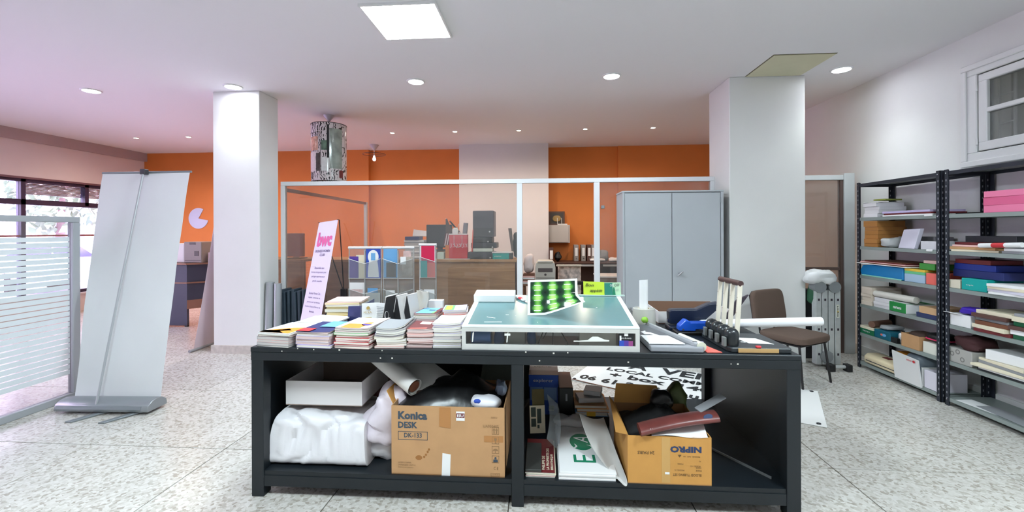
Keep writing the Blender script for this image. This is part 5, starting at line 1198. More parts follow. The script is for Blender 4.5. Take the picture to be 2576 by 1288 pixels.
patch(disc(0, .175, .045, .055, 22, -40, 220) + [(-.042, .09), (-.046, .03), (-.046, .008), (.046, .008), (.046, .03), (.042, .09)], white_p, kp, (0, -.0009, 0), X_, Z_, .0006, 'keyhole_print')
patch(rect(-.018, .145, .018, .205), sky_m, kp, (0, -.0018, 0), X_, Z_, .0005, 'door_print')
rack(-1.305, -1.045, 2, .515, 3.50, 'middle clear brochure rack with two pocket columns on the table', [
    [(white_p, .15, .8, 0, .72, 'white leaflet in the lower left pocket of the middle rack'), (greyphoto, .1, .95, 0, .5, 'grey photo leaflet in the lower left pocket of the middle rack')],
    [(sky_m, .0, 1, 0.02, 1.24, 'light blue leaflet in the upper left pocket of the middle rack'), (dkphoto, .2, .9, .04, .62, 'dark photo leaflet in the upper left pocket of the middle rack')],
    [(white_p, .45, .95, 0, .55, 'white card in the lower right pocket of the middle rack'), (navy_m, .1, .5, .05, .5, 'dark blue card in the lower right pocket of the middle rack')],
    [(pinkphoto, .3, .85, .4, 1.08, 'pale pink tall leaflet in the upper right pocket of the middle rack'), (greyphoto, .2, .98, .1, .85, 'photo leaflet in the upper right pocket of the middle rack'), (white_p, .1, .5, .55, .85, 'small white card in the upper right pocket of the middle rack')]])
rack(-.99, -.852, 1, .54, 3.46, 'narrow clear brochure rack with one pocket column on the table', [
    [(cream, .0, .4, 0, .5, 'cream slip in the lower pocket of the narrow rack'), (white_p, .25, .95, 0, .75, 'white folded leaflet in the lower pocket of the narrow rack')],
    [(white_p, .0, 1, 0, 1.2, 'white backing leaflet in the upper pocket of the narrow rack'), (mat('crimson', (210, 22, 78), .5), .08, .96, .5, 1.17, 'crimson leaflet in the upper pocket of the narrow rack'), (salmon, .45, 1, .0, .55, 'coral leaflet in the upper pocket of the narrow rack'), (teal_m, .05, .48, .0, .62, 'teal leaflet in the upper pocket of the narrow rack')]])

# ================================================================= LIGHT TABLE
lt = T('light_box', 'sloping grey white light table with a frosted glass top', 'light table', (.036, 2.68, TH))
lx0, lx1, ly0, ly1, hf, hb = -.445, .515, 2.375, 2.985, .122, .205
lm = mat('light_table_frame', (206, 206, 202), .5, var=.06, vscale=8); lwht = mat('light_table_white', (232, 234, 232), .5)
z0 = TH + .0006
def zs(y): return z0 + hf + (hb - hf) * (y - ly0) / (ly1 - ly0)
B('bottom', lm, lt, (lx0, lx1, ly0, ly1, z0, z0 + .012))
B('front_lower_rail', lm, lt, (lx0, lx1, ly0, ly0 + .02, z0 + .012, z0 + .03)); B('front_upper_rail', lm, lt, (lx0, lx1, ly0, ly0 + .02, z0 + hf - .022, z0 + hf))
for x in (lx0, lx1 - .022): B('front_stile', lm, lt, (x, x + .022, ly0, ly0 + .02, z0 + .03, z0 + hf - .022))
for x in (lx0, lx1 - .015):
    MB().hexa([(x, ly0 + .02, z0 + .012), (x + .015, ly0 + .02, z0 + .012), (x + .015, ly1 - .012, z0 + .012), (x, ly1 - .012, z0 + .012), (x, ly0 + .02, zs(ly0 + .02) - .0), (x + .015, ly0 + .02, zs(ly0 + .02)), (x + .015, ly1 - .012, zs(ly1 - .012)), (x, ly1 - .012, zs(ly1 - .012))]).build('side', lm, lt)
B('back_upper_rail', lm, lt, (lx0, lx1, ly1 - .012, ly1, z0 + .15, z0 + hb - .002)); B('back_lower_rail', lm, lt, (lx0, lx1, ly1 - .012, ly1, z0 + .012, z0 + .05))
B('front_pane', pane, lt, (lx0 + .022, lx1 - .022, ly0 + .008, ly0 + .011, z0 + .03, z0 + hf - .022))
def top_q(x0, x1, y0, y1, up, th, m, nm): return MB().hexa([(x0, y0, zs(y0) + up), (x1, y0, zs(y0) + up), (x1, y1, zs(y1) + up), (x0, y1, zs(y1) + up), (x0, y0, zs(y0) + up + th), (x1, y0, zs(y0) + up + th), (x1, y1, zs(y1) + up + th), (x0, y1, zs(y1) + up + th)]).build(nm, m, lt)
top_q(lx0 + .028, lx1 - .024, ly0 + .022, ly1 - .004, .0006, .006, mat('frosted_glass_top', (100, 136, 139), .22, var=.04, vscale=2), 'glass_top')
for a in ((lx0, lx0 + .03, ly0, ly1), (lx1 - .026, lx1, ly0, ly1)): top_q(*a, .001, .008, lwht, 'edge_strip')
top_q(lx0 + .03, lx1 - .026, ly0, ly0 + .024, .001, .008, lwht, 'edge_strip')
MB().hexa([(.14, ly1 - .01, zs(ly1) + .006), (.545, ly1 - .03, zs(ly1) + .006), (.545, ly1 + .01, zs(ly1) + .006), (.14, ly1 + .02, zs(ly1) + .006), (.14, ly1 - .01, zs(ly1) + .012), (.545, ly1 - .03, zs(ly1) + .012), (.545, ly1 + .01, zs(ly1) + .012), (.14, ly1 + .02, zs(ly1) + .012)]).build('glass_strip', mat('pale_glass_edge', (196, 220, 212), .2), lt)
tape = mat('tape_scrap', (240, 242, 236), .5)
for x, y, w, h, a in ((-.30, 2.52, .055, .005, -22), (-.28, 2.445, .10, .004, 2), (-.21, 2.57, .018, .004, 0), (-.16, 2.565, .006, .006, 0), (.08, 2.40, .05, .006, -2), (-.03, 2.45, .005, .005, 0), (.33, 2.72, .008, .008, 0)):
    M_ = Matrix.Translation((x, y, zs(y) + .0068)) @ Matrix.Rotation(math.atan((hb - hf) / (ly1 - ly0)), 4, 'X') @ Matrix.Rotation(R(a), 4, 'Z')
    MB().box(-w / 2, w / 2, -h / 2, h / 2, 0, .0006, M_).build('tape_scrap', tape, lt)
for x0_, x1_, a in ((-.20, -.165, 70), (-.39, -.365, -70)): patch([(0, 0), (.006, .002), (.012, .06), (.004, .05)], tape, lt, (x0_, ly0 + .007, z0 + .04), X_, Z_, .001, 'tape_scrap')
patch([(0, .022), (.03, .022), (.075, .026), (.10, .045), (.13, .045), (.165, .03), (.19, .027), (.19, .02), (0, .016)], tape, lt, (.165, ly0 + .0065, z0 + .034), X_, Z_, .001, 'torn_sticker')
patch(rect(0, 0, .032, .012), tape, lt, (-.21, ly0 + .0065, z0 + .078), X_, Z_, .001, 'sticker')
sx = .405
patch(rect(0, 0, .078, .078), ink, lt, (sx, ly0 + .0065, z0 + .024), X_, Z_, .001, 'picture_sticker'); patch(rect(.003, .003, .028, .036), blue_m, lt, (sx, ly0 + .0055, z0 + .024), X_, Z_, .001, 'picture_sticker_blue'); patch(rect(.028, .003, .052, .036), purple_m, lt, (sx, ly0 + .0055, z0 + .024), X_, Z_, .001, 'picture_sticker_purple'); patch(rect(.052, .003, .075, .034), mat('plum_print', (150, 70, 130), .6), lt, (sx, ly0 + .0055, z0 + .024), X_, Z_, .001, 'picture_sticker_plum')
patch(rect(.03, .06, .05, .076), white_p, lt, (sx, ly0 + .0055, z0 + .024), X_, Z_, .001, 'sticker_mark'); text('arts & events', white_p, lt, (sx + .014, ly0 + .0052, z0 + .024 + .045), X_, Z_, .052, .009); patch(rect(.005, .036, .014, .062), white_p, lt, (sx, ly0 + .0055, z0 + .024), X_, Z_, .001, 'sticker_mark')
# things seen inside the light table
S(MB().tube([(-.40, 2.45, z0 + .058), (-.29, 2.45, z0 + .058)], .042, 16), 'blue_roll', mat('roll_blue', (60, 110, 170), .4), 'rolled blue film behind the left end of the light table front', 'roll', smooth=True)
S(MB().puff((-.245, 2.45, z0 + .0125), (.06, .05, .085), 14, 10, .7, .006, 20, 2), 'blue_cloth', mat('cloth_blue', (38, 74, 120), .7), 'crumpled dark blue cloth beside the blue roll inside the light table', 'cloth', smooth=True)
S(MB().box(-.205, -.10, 2.44, 2.56, z0 + .0125, z0 + .085), 'grey_box', mat('box_greige', (170, 170, 160), .6), 'grey white box inside the light table between two blue cloths', 'box', bevel=.002)
S(MB().puff((-.065, 2.45, z0 + .0125), (.055, .05, .085), 14, 10, .7, .006, 20, 8), 'blue_cloth', MATS['cloth_blue'], 'second crumpled blue cloth near the black frame in the light table', 'cloth', smooth=True)
fr2 = T('folding_frame', 'black metal folding frame inside the light table', 'frame', (.08, 2.44, z0 + .0125))
for p, q in (((.0, .09), (-.03, .015)), ((.02, .09), (-.0, .05)), ((.055, .09), (.055, .015)), ((.10, .09), (.145, .015)), ((.12, .095), (.16, .09))): MB().tube([(p[0], 2.43, z0 + p[1]), (q[0], 2.43, z0 + q[1])], .003, 6).build('rod', black, fr2)
S(MB().box(-.035, .20, 2.46, 2.60, z0 + .06, z0 + .092), 'white_tray', mat('tray_pale', (196, 196, 194), .5), 'pale tray behind the black frame inside the light table', 'tray', bevel=.002)
S(MB().box(.20, .40, 2.43, 2.62, z0 + .0125, z0 + .088), 'cream_block', mat('cream_block', (224, 222, 208), .6), 'cream board block at the right inside the light table', 'block', bevel=.002)

# things lying on the light table
slope = math.degrees(math.atan((hb - hf) / (ly1 - ly0)))
def on_lt(x, y, rz=0, up=.0075): return Matrix.Translation((x, y, zs(y) + up)) @ Matrix.Rotation(R(slope), 4, 'X') @ Matrix.Rotation(R(rz), 4, 'Z')
S(MB().box(-.132, .132, -.065, .065, 0, .045, on_lt(-.315, 2.88)), 'paper_block', mat('paper_bright', (246, 246, 246), .6), 'solid white block of paper at the back left of the light table', 'paper block', bevel=.002)
kn = T('cutter_knife', 'small red and white cutter knife on the light table', 'knife', (-.15, 2.86, zs(2.86) + .008))
MB().box(-.011, .011, -.05, .05, .0, .014, on_lt(-.145, 2.87, 32)).build('handle', white_plastic, kn, bevel=.004); MB().box(-.0115, .0115, -.02, .02, .003, .0155, on_lt(-.145, 2.87, 32)).build('grip', red_m, kn, bevel=.003); MB().box(-.006, .006, -.09, -.05, .004, .006, on_lt(-.145, 2.87, 32)).build('blade', steel, kn)
gs = T('photo_sheet', 'curled print sheet of green product photos standing on the light table', 'photo sheet', (.05, 2.62, zs(2.6) + .008))
def greensheet(u, v):
    x = -.09 + .295 * u; y = 2.56 + .075 * v; z = zs(2.56) + .010 + .195 * v
    k = max(0, u - .35) / .65; c_ = max(0, 1 - v * 1.9) * k
    return Vector((x + .03 * c_, y - .10 * c_ - .01 * math.sin(u * 3), z + .085 * c_ * (1 if True else 0) + .012 * u))
MB().grid(greensheet, 22, 16, .0012).build('sheet', white_p, gs, smooth=True)
def green_print_mat():
    m = bpy.data.materials.new('green_print_photo'); m.use_nodes = True; nt = m.node_tree; N = nt.nodes; L = nt.links; b = N['Principled BSDF']
    tc = N.new('ShaderNodeTexCoord'); sp = N.new('ShaderNodeSeparateXYZ'); L.new(tc.outputs['UV'], sp.inputs[0])
    def band(sock, mul, ph):
        a = N.new('ShaderNodeMath'); a.operation = 'MULTIPLY_ADD'; a.inputs[1].default_value = mul; a.inputs[2].default_value = ph; L.new(sock, a.inputs[0])
        s = N.new('ShaderNodeMath'); s.operation = 'SINE'; L.new(a.outputs[0], s.inputs[0]); return s.outputs[0]
    sx_ = band(sp.outputs[0], 2 * math.pi * 3, -1.57); sy_ = band(sp.outputs[1], 2 * math.pi * 3, -1.2)
    ad = N.new('ShaderNodeMath'); ad.operation = 'MULTIPLY_ADD'; ad.inputs[1].default_value = .45; L.new(sy_, ad.inputs[0]); L.new(sx_, ad.inputs[2])
    r = N.new('ShaderNodeValToRGB'); e = r.color_ramp.elements
    e[0].position = 0; e[0].color = C(16, 40, 30); e[1].position = 1; e[1].color = C(190, 236, 130)
    q = e.new(.35); q.color = C(28, 70, 40); q = e.new(.6); q.color = C(86, 166, 62)
    mr = N.new('ShaderNodeMapRange'); mr.inputs[1].default_value = -1.45; mr.inputs[2].default_value = 1.45; L.new(ad.outputs[0], mr.inputs[0]); L.new(mr.outputs[0], r.inputs[0]); L.new(r.outputs[0], b.inputs['Base Color'])
    b.inputs['Roughness'].default_value = .12; return m
gpm = green_print_mat()
pm = MB(); P = {}
nu_, nv_ = 22, 14
def gsurf(u, v):
    e = .003; a = greensheet(u + e, v) - greensheet(u - e, v); b2 = greensheet(u, v + e) - greensheet(u, v - e)
    return greensheet(u, v) + a.cross(b2).normalized() * .0012
pm.grid(lambda u, v: gsurf(.055 + .895 * u, .06 + .88 * v), nu_, nv_)
po_ = pm.build('photo_print', gpm, gs, smooth=True)
uvl = po_.data.uv_layers.new(name='UV')
for lp in po_.data.loops:
    i, j = divmod(lp.vertex_index, nv_ + 1); uvl.data[lp.index].uv = (i / nu_, j / nv_)
for c_ in range(3):
    for r_ in range(3):
        for dv_, m in ((.10, white_p), (.24, white_p)):
            u0, v0 = .10 + .30 * c_, .07 + .29 * r_ + dv_ - .06
            if v0 < .06 and c_ == 2: continue
            MB().grid(lambda u, v: gsurf(u0 + .03 + .13 * u, v0 + .022 * v) + Vector((0, -.001, .0002)), 3, 1).build('white_label', m, gs)
bp = T('memo_pad', 'lime green card reading Bon appétit standing at the back of the light table', 'card', (.35, 2.98, zs(2.98)))
MB().hexa([(.275, 2.985, 1.062), (.412, 2.965, 1.062), (.412, 2.968, 1.062), (.275, 2.988, 1.062), (.275, 3.0, 1.15), (.412, 2.98, 1.147), (.412, 2.983, 1.147), (.275, 3.003, 1.15)]).build('card', mat('lime_card', (206, 230, 60), .6), bp)
uu = Vector((0, .015, .087)).normalized()
text('Bon', mat('dark_lettering', (60, 60, 24), .6), bp, (.288, 2.9855, 1.118), (.137, -.02, 0), uu, .055, .020, .01, shear=.25); text('appétit', MATS['dark_lettering'], bp, (.318, 2.9765, 1.076), (.137, -.02, 0), uu, .082, .026, .01, shear=.25)
bp2 = T('menu_card', 'green and white card with OFF lettering beside the lime card', 'card', (.47, 2.97, zs(2.98)))
MB().hexa([(.413, 2.965, 1.062), (.525, 2.985, 1.062), (.525, 2.988, 1.062), (.413, 2.968, 1.062), (.413, 2.98, 1.145), (.525, 3.0, 1.143), (.525, 3.003, 1.143), (.413, 2.983, 1.145)]).build('card', mat('pale_green_card', (186, 222, 184), .55), bp2)
vv = Vector((.112, .02, 0))
patch(rect(.0, .0, .055, .08), mat('sea_green_print', (30, 130, 110), .5), bp2, (.4135, 2.9645, 1.063), vv, uu, .0008); patch([(.055, 0), (.075, 0), (.068, .05), (.06, .05)], green_m, bp2, (.4135, 2.9635, 1.063), vv, uu, .0008)
text('ON', white_p, bp2, (.45, 2.9755, 1.118), vv, uu, .024, .016); text('OFF', dark_m, bp2, (.48, 2.982, 1.118), vv, uu, .036, .018); text('LIT', grey_m, bp2, (.482, 2.9775, 1.09), vv, uu, .03, .012)

# ================================================================= RIGHT PART OF THE TABLE
tr_ = T('paper_trimmer', 'grey paper trimmer with a sliding rail at the right of the light table', 'trimmer', (.70, 2.55, TH))
tm = mat('trimmer_grey', (150, 152, 158), .5); td = mat('trimmer_dark', (92, 94, 100), .6)
tz = TH + .0006
MB().prism([(.575, 2.385), (.845, 2.375), (.86, 2.40), (.70, 2.95), (.56, 2.95)], tz, tz + .03).build('base', tm, tr_, bevel=.006, seg=2)
MB().prism([(.585, 2.44), (.79, 2.435), (.665, 2.90), (.572, 2.90)], tz + .03, tz + .033).build('cutting_mat', td, tr_)
MB().hexa([(.80, 2.40, tz + .03), (.835, 2.40, tz + .03), (.695, 2.93, tz + .03), (.67, 2.93, tz + .03), (.805, 2.40, tz + .048), (.83, 2.40, tz + .048), (.69, 2.93, tz + .048), (.675, 2.93, tz + .048)]).build('rail', mat('rail_alu', (182, 184, 190), .3, .4), tr_, bevel=.002)
B('rail_end', td, tr_, (.805, .836, 2.415, 2.435, tz + .03, tz + .05), .003)
MB().puff((.665, 2.915, tz + .045), (.045, .05, .04), 14, 10, .9, .004, 20, 2).build('knob', mat('lime_plastic', (140, 190, 60), .5), tr_, smooth=True)
S(MB().prism([(.575, 2.42), (.765, 2.42), (.725, 2.60), (.57, 2.605)], tz + .0336, tz + .038), 'paper_sheet', white_p, 'white sheet lying on the grey paper trimmer', 'paper')
S(MB().prism([(.59, 2.70), (.60, 2.64), (.63, 2.645), (.655, 2.607), (.68, 2.607), (.645, 2.68), (.62, 2.70), (.625, 2.73)], tz + .0336, tz + .036), 'paper_scrap', white_p, 'torn white scrap behind the white sheet on the trimmer', 'paper')
# tape rolls
ta = T('tape_roll', 'large clear packing tape roll standing on its side behind the trimmer', 'tape', (.67, 3.06, TH))
tpm = mat('tape_clear', (214, 212, 202), .15, alpha=.82)
MB().lathe([(.040, 0), (.076, 0), (.079, .003), (.076, .07), (.073, .12), (.040, .12), (.040, 0)], (.685, 3.03, tz), 32).build('tape', tpm, ta, smooth=True)
MB().lathe([(.036, 0), (.0395, 0), (.0395, .12), (.036, .12), (.036, 0)], (.685, 3.03, tz), 24).build('core', cream, ta, smooth=True)
prl = T('paper_roll', 'rolled white paper standing inside the tape roll', 'paper', (.685, 3.03, tz))
MB().grid(lambda u, v: (.685 + (.030 - .006 * u) * math.cos(u * 8.2 + 2), 3.03 + (.030 - .006 * u) * math.sin(u * 8.2 + 2), tz + .001 + .30 * v + .015 * math.sin(u * 4) * v), 36, 3, .0008).build('roll', white_p, prl, smooth=True)
ja = T('glass_jar', 'small clear glass jar beside the tape roll', 'jar', (.60, 3.16, TH))
MB().lathe([(.0001, .002), (.036, .002), (.038, .01), (.038, .075), (.03, .085), (.03, .1), (.028, .1), (.028, .085), (.035, .075), (.035, .012), (.0001, .008)], (.60, 3.16, tz), 24).build('jar', clear, ja, smooth=True); MB().lathe([(.0001, .008), (.033, .008), (.033, .05), (.0001, .05)], (.60, 3.16, tz), 20).build('white_content', white_plastic, ja, smooth=True)
# shallow tray
tb_ = T('cardboard_tray', 'shallow white cardboard tray with brown inside at the back of the table', 'tray', (1.1, 3.4, tz))
open_box(tb_, .80, 1.325, 3.10, 3.56, tz, tz + .085, mat('white_card', (226, 222, 222), .6), mat('brown_inside', (126, 96, 78), .8), .005)
# staplers
sp_ = T('heavy_stapler', 'big dark navy desk stapler with raised arm', 'stapler', (1.0, 2.98, TH))
nv = mat('stapler_navy', (20, 30, 52), .35)
B('base', nv, sp_, (.82, 1.18, 2.90, 3.02, tz, tz + .022), .006, 2)
Mx2 = Matrix(((1, 0, 0, 0), (0, 0, -1, 0), (0, 1, 0, 0), (0, 0, 0, 1)))
MB().prism([(.835, tz + .03), (.83, tz + .11), (.845, tz + .125), (1.01, tz + .128), (1.09, tz + .165), (1.16, tz + .175), (1.16, tz + .14), (1.07, tz + .06), (1.0, tz + .022)], -3.02, -2.955, Mx2).build('arm', nv, sp_, bevel=.008, seg=2)
B('staple_plate', steel, sp_, (.828, .832, 2.97, 3.0, tz + .035, tz + .06))
hp = T('hole_punch', 'bright blue two-hole paper punch in front of the dark stapler', 'hole punch', (.97, 2.84, TH))
bpm = mat('punch_blue', (24, 84, 196), .3)
B('base', black, hp, (.83, 1.12, 2.775, 2.885, tz, tz + .018), .004)
MB().prism([(.85, tz + .02), (.852, tz + .05), (.89, tz + .088), (.91, tz + .085), (.92, tz + .072), (1.06, tz + .074), (1.075, tz + .082), (1.075, tz + .035), (.95, tz + .03), (.95, tz + .02)], -2.865, -2.795, Mx2).build('lever', bpm, hp, bevel=.006, seg=2)
MB().tube([(.872, 2.792, tz + .03), (.872, 2.87, tz + .03)], .006, 10).build('pivot', steel, hp); B('guide', steel, hp, (.95, 1.08, 2.80, 2.86, tz + .018, tz + .026))
# plastic tube, red card
S(MB().tube([(.845, 2.395, tz + .027), (.80, 2.62, tz + .027)], [.026, .022], 16), 'plastic_roll', mat('milky_plastic', (214, 214, 196), .25), 'milky rolled plastic tube between trimmer and red card', 'roll', smooth=True)
S(MB().prism([(.868, 2.385), (.948, 2.39), (.90, 2.56), (.862, 2.52)], tz, tz + .003), 'red_card', salmon, 'coral red card at the table edge beside the plastic roll', 'card')
S(MB().prism([(.845, 2.57), (.866, 2.53), (.905, 2.525), (.925, 2.60), (.86, 2.64)], tz + .0031, tz + .0055), 'lilac_card', lilac_m, 'pale lilac card overlapping the red card', 'card')
# four-head punch
mp = T('punching_machine', 'four-headed black punching machine with a cream ladder-shaped handle', 'punch', (1.12, 2.6, TH))
pk_ = mat('punch_slate', (46, 50, 54), .4); bone = mat('handle_cream', (222, 214, 198), .5, var=.08, vscale=12); bar = mat('handle_brown', (72, 50, 50), .4)
MB().prism([(.985, 2.42), (1.0, 2.395), (1.30, 2.39), (1.31, 2.41), (1.30, 2.72), (1.0, 2.765), (.965, 2.74)], tz, tz + .026).build('base', pk_, mp, bevel=.004)
B('wood_strip', mat('wood_strip', (196, 158, 104), .6), mp, (1.03, 1.235, 2.386, 2.392, tz + .003, tz + .024))
B('red_button', red_m, mp, (1.125, 1.15, 2.392, 2.41, tz + .026, tz + .036), .002)
hd_ = [(1.02, 2.45), (1.016, 2.535), (1.012, 2.615), (1.008, 2.69)]
for x, y in hd_:
    pr_ = [(.0001, .096)] + [(.038 * math.sin(R(a)), .058 + .038 * math.cos(R(a))) for a in range(10, 91, 10)] + [(.038, .02), (.035, .0), (.0001, 0)]
    MB().lathe(pr_[::-1], (x, y, tz + .026), 22).build('punch_head', mat('punch_head', (34, 38, 42), .25), mp, smooth=True)
    B('clamp', mat('clamp_grey', (110, 114, 112), .4), mp, (x - .055, x - .039, y - .035, y - .005, tz + .026, tz + .075), .002)
hb_ = [(1.062, 2.49), (1.058, 2.572), (1.054, 2.652), (1.05, 2.727)]
tops = []
for k, (x, y) in enumerate(hb_):
    lean = Vector((.03, .015, .335)); b0 = Vector((x, y, tz + .026)); tp_ = b0 + lean; tops.append(tp_)
    MB().hexa([b0 + Vector((-.013, -.005, 0)), b0 + Vector((.013, -.005, 0)), b0 + Vector((.013, .005, 0)), b0 + Vector((-.013, .005, 0)), tp_ + Vector((-.012, -.005, 0)), tp_ + Vector((.012, -.005, 0)), tp_ + Vector((.012, .005, 0)), tp_ + Vector((-.012, .005, 0))]).build('handle_bar', bone, mp, bevel=.002)
    for q in (.25, .5, .75): c0 = b0.lerp(tp_, q); MB().box(-.0135, .0135, -.0046, .0046, -.0008, .0008, Matrix.Translation(c0)).build('joint_line', mat('joint_brown', (150, 130, 110), .6), mp)
MB().tube([tops[0] + Vector((0, -.006, -.008)), tops[-1] + Vector((0, .006, -.008))], .016, 14).build('grip', bar, mp, smooth=True)
S(MB().prism([(1.13, 2.49), (1.255, 2.475), (1.215, 2.60), (1.10, 2.615)], tz + .0265, tz + .028), 'paper_sheet', white_p, 'white sheet lying on the black punching machine base', 'paper')
S(MB().prism([(1.095, 2.51), (1.12, 2.505), (1.12, 2.52), (1.10, 2.525)], tz + .0265, tz + .0278), 'paper_scrap', white_p, 'tiny white scrap beside the punch heads', 'paper')
S(MB().hexa([(1.20, 3.05, tz), (1.24, 3.05, tz), (1.24, 3.09, tz), (1.20, 3.09, tz), (1.30, 3.05, 1.03), (1.39, 3.05, 1.06), (1.39, 3.08, 1.06), (1.30, 3.08, 1.0)]), 'dark_strap', mat('dark_plum', (50, 40, 52), .5), 'dark plum folded case leaning behind the cream handle', 'case', bevel=.006)
S(MB().tube([(1.02, 2.91, tz + .04), (1.80, 2.97, tz + .055)], .028, 18), 'plotter_roll', mat('roll_white', (232, 232, 236), .5), 'long white paper roll sticking out past the table over the chair', 'paper roll', smooth=True)

# ================================================================= CHAIR
ch_ = T('visitor_chair', 'brown upholstered visitor chair with black legs before the right pillar', 'chair', (2.50, 4.55, 0), 30)
up = mat('chair_fabric', (98, 80, 70), .9, bump=.3, bscale=200); leg_m = mat('chair_leg', (26, 24, 26), .4)
# local: x to the right, -y is the front
def cush(name, w, d, h, M, p=.35):
    MB().puff((0, 0, 0), (w, d, h), 32, 16, p, .0, 1, 0, M, flat=False).build(name, up, ch_, smooth=True)
cush('seat', .50, .47, .08, Matrix.Translation((0, 0, .40)))
cush('backrest', .50, .06, .37, Matrix.Translation((0, .235, .50)) @ Matrix.Rotation(R(-9), 4, 'X'))
MB().box(-.21, .21, -.20, .20, .385, .402).build('seat_shell', black, ch_, bevel=.008)
MB().prism([(-.2, 0), (.2, 0), (.2, .30), (.15, .34), (-.15, .34), (-.2, .30)], 0, .012, Matrix.Translation((0, .30, .51)) @ Matrix.Rotation(R(90 - 9), 4, 'X')).build('back_shell', black, ch_, bevel=.004)
for s in (-1, 1):
    MB().tube([(s * .20, -.17, .39), (s * .225, -.215, 0)], .011, 10).build('leg', leg_m, ch_, smooth=True)
    MB().tube([(s * .20, .17, .39), (s * .225, .245, 0)], .011, 10).build('leg', leg_m, ch_, smooth=True)
    MB().tube([(s * .20, -.18, .388), (s * .20, .20, .388)], .010, 8).build('side_tube', leg_m, ch_, smooth=True)
    MB().tube([(s * .12, .18, .39), (s * .12, .275, .42), (s * .12, .30, .60)], .010, 8).build('back_support', leg_m, ch_, smooth=True)
MB().tube([(-.20, -.17, .386), (.20, -.17, .386)], .010, 8).build('cross_tube', leg_m, ch_, smooth=True); MB().tube([(-.20, .17, .386), (.20, .17, .386)], .010, 8).build('cross_tube', leg_m, ch_, smooth=True)

# ================================================================= LADDER + BAG
ld_ = T('folded_ladder', 'folded aluminium ladder standing between right pillar and shelving', 'ladder', (3.06, 5.0, 0), 0)
la = mat('ladder_alu', (196, 200, 200), .4, .4, var=.05, vscale=20)
for k in range(4):
    x = -.105 + k * .066
    o = MB().box(x, x + .058, -.04, .04, .03, .835).build('stile', la, ld_, bevel=.004)
    for z in (.13, .40, .72): MB().box(x + .020, x + .038, -.043, -.039, z, z + .024).build('rung_end', mat('rung_dark', (52, 42, 54), .6), ld_)
for x in (-.065, .085):
    MB().tube([(x, -.055, .87), (x, .055, .87)], .062, 22).build('hinge_disc', mat('hinge_grey', (140, 144, 146), .45, .3), ld_, smooth=True)
MB().tube([(.0, -.055, .12), (.0, .055, .12)], .065, 22).build('hinge_disc', MATS['hinge_grey'], ld_, smooth=True)
for x in (-.03, .14):
    MB().box(x - .028, x + .028, -.20, -.12, 0, .075).build('rubber_foot', black_rubber, ld_, bevel=.008, seg=2)
MB().tube([(-.05, -.16, .045), (.18, -.16, .045)], .018, 10).build('stabiliser_bar', la, ld_, smooth=True); MB().tube([(-.0, -.16, .045), (-.0, .0, .045)], .016, 10).build('bar_bracket', la, ld_, smooth=True)
yl = mat('ladder_label', (214, 206, 120), .6)
MB().box(.103, .135, -.0425, -.0405, .54, .68).build('label', mat('label_pale', (222, 222, 208), .6), ld_)
text('expert', ink, ld_, (.128, -.0428, .55), (0, 0, 1), (-1, 0, 0), .12, .018, .02); patch([(.0, 0), (.02, 0), (.01, .02)], yellow_m, ld_, (.109, -.043, .60), X_, Z_, .0006, 'label_mark')
MB().tube([(.15, .06, .03), (.15, .06, .62)], .014, 10).build('rear_tube', dark_m, ld_)
S(MB().puff((3.03, 5.02, .90), (.32, .22, .15), 26, 14, .75, .03, 9, 15), 'white_bag', mat('thin_white_plastic', (226, 228, 228), .45, bump=.2, bscale=14), 'white crumpled plastic bag draped over the folded ladder', 'bag', smooth=True)
S(MB().puff((2.985, 5.06, .66), (.10, .14, .24), 16, 12, .8, .012, 12, 18), 'green_bag', mat('bottle_green', (30, 84, 56), .5), 'dark green bag hanging behind the ladder beside the pillar', 'bag', smooth=True)
S(MB().box(2.96, 3.40, 5.30, 5.40, .0, .80), 'dark_board', dark_m, 'dark panel standing behind the folded ladder', 'panel', bevel=.004)

# ================================================================= SHELVING
SX0, SX1 = 3.42, 3.785
ZS = [.07, .38, .69, 1.0, 1.31, 1.62]
slate = mat('upright_slate', (44, 48, 58), .45, .2); plate = mat('shelf_plate', (150, 160, 156), .45, .2); slot_m = mat('slot_pale_grey', (196, 196, 200), .7)  # slot colour is a plain pale grey
def angle_post(t, x, y, sx_, sy_):
    w = .038
    mb = MB(); mb.box(min(x, x + sx_ * w), max(x, x + sx_ * w), min(y, y + sy_ * .004), max(y, y + sy_ * .004), 0, 2.0); mb.box(min(x, x + sx_ * .004), max(x, x + sx_ * .004), min(y, y + sy_ * w), max(y, y + sy_ * w), 0, 2.0)
    u = mb.build('upright', slate, t)
    hm = MB()
    for k in range(38):
        z = .05 + k * .05
        if sx_ > 0: hm.box(x - .0006, x, y + sy_ * .014, y + sy_ * .022, z, z + .018) if sy_ > 0 else hm.box(x - .0006, x, y - .022, y - .014, z, z + .018)
        ylo = y - .0006 if sy_ > 0 else y
        hm.box(x + sx_ * .022 - .004, x + sx_ * .022 + .004, (y - .0006) if sy_ > 0 else (y - .0045), (y) if sy_ > 0 else (y - .004), z, z + .018)
    h = hm.build('slot_holes', mat('slot_pale', (150, 152, 160), .6), u); h['kind'] = 'stuff'
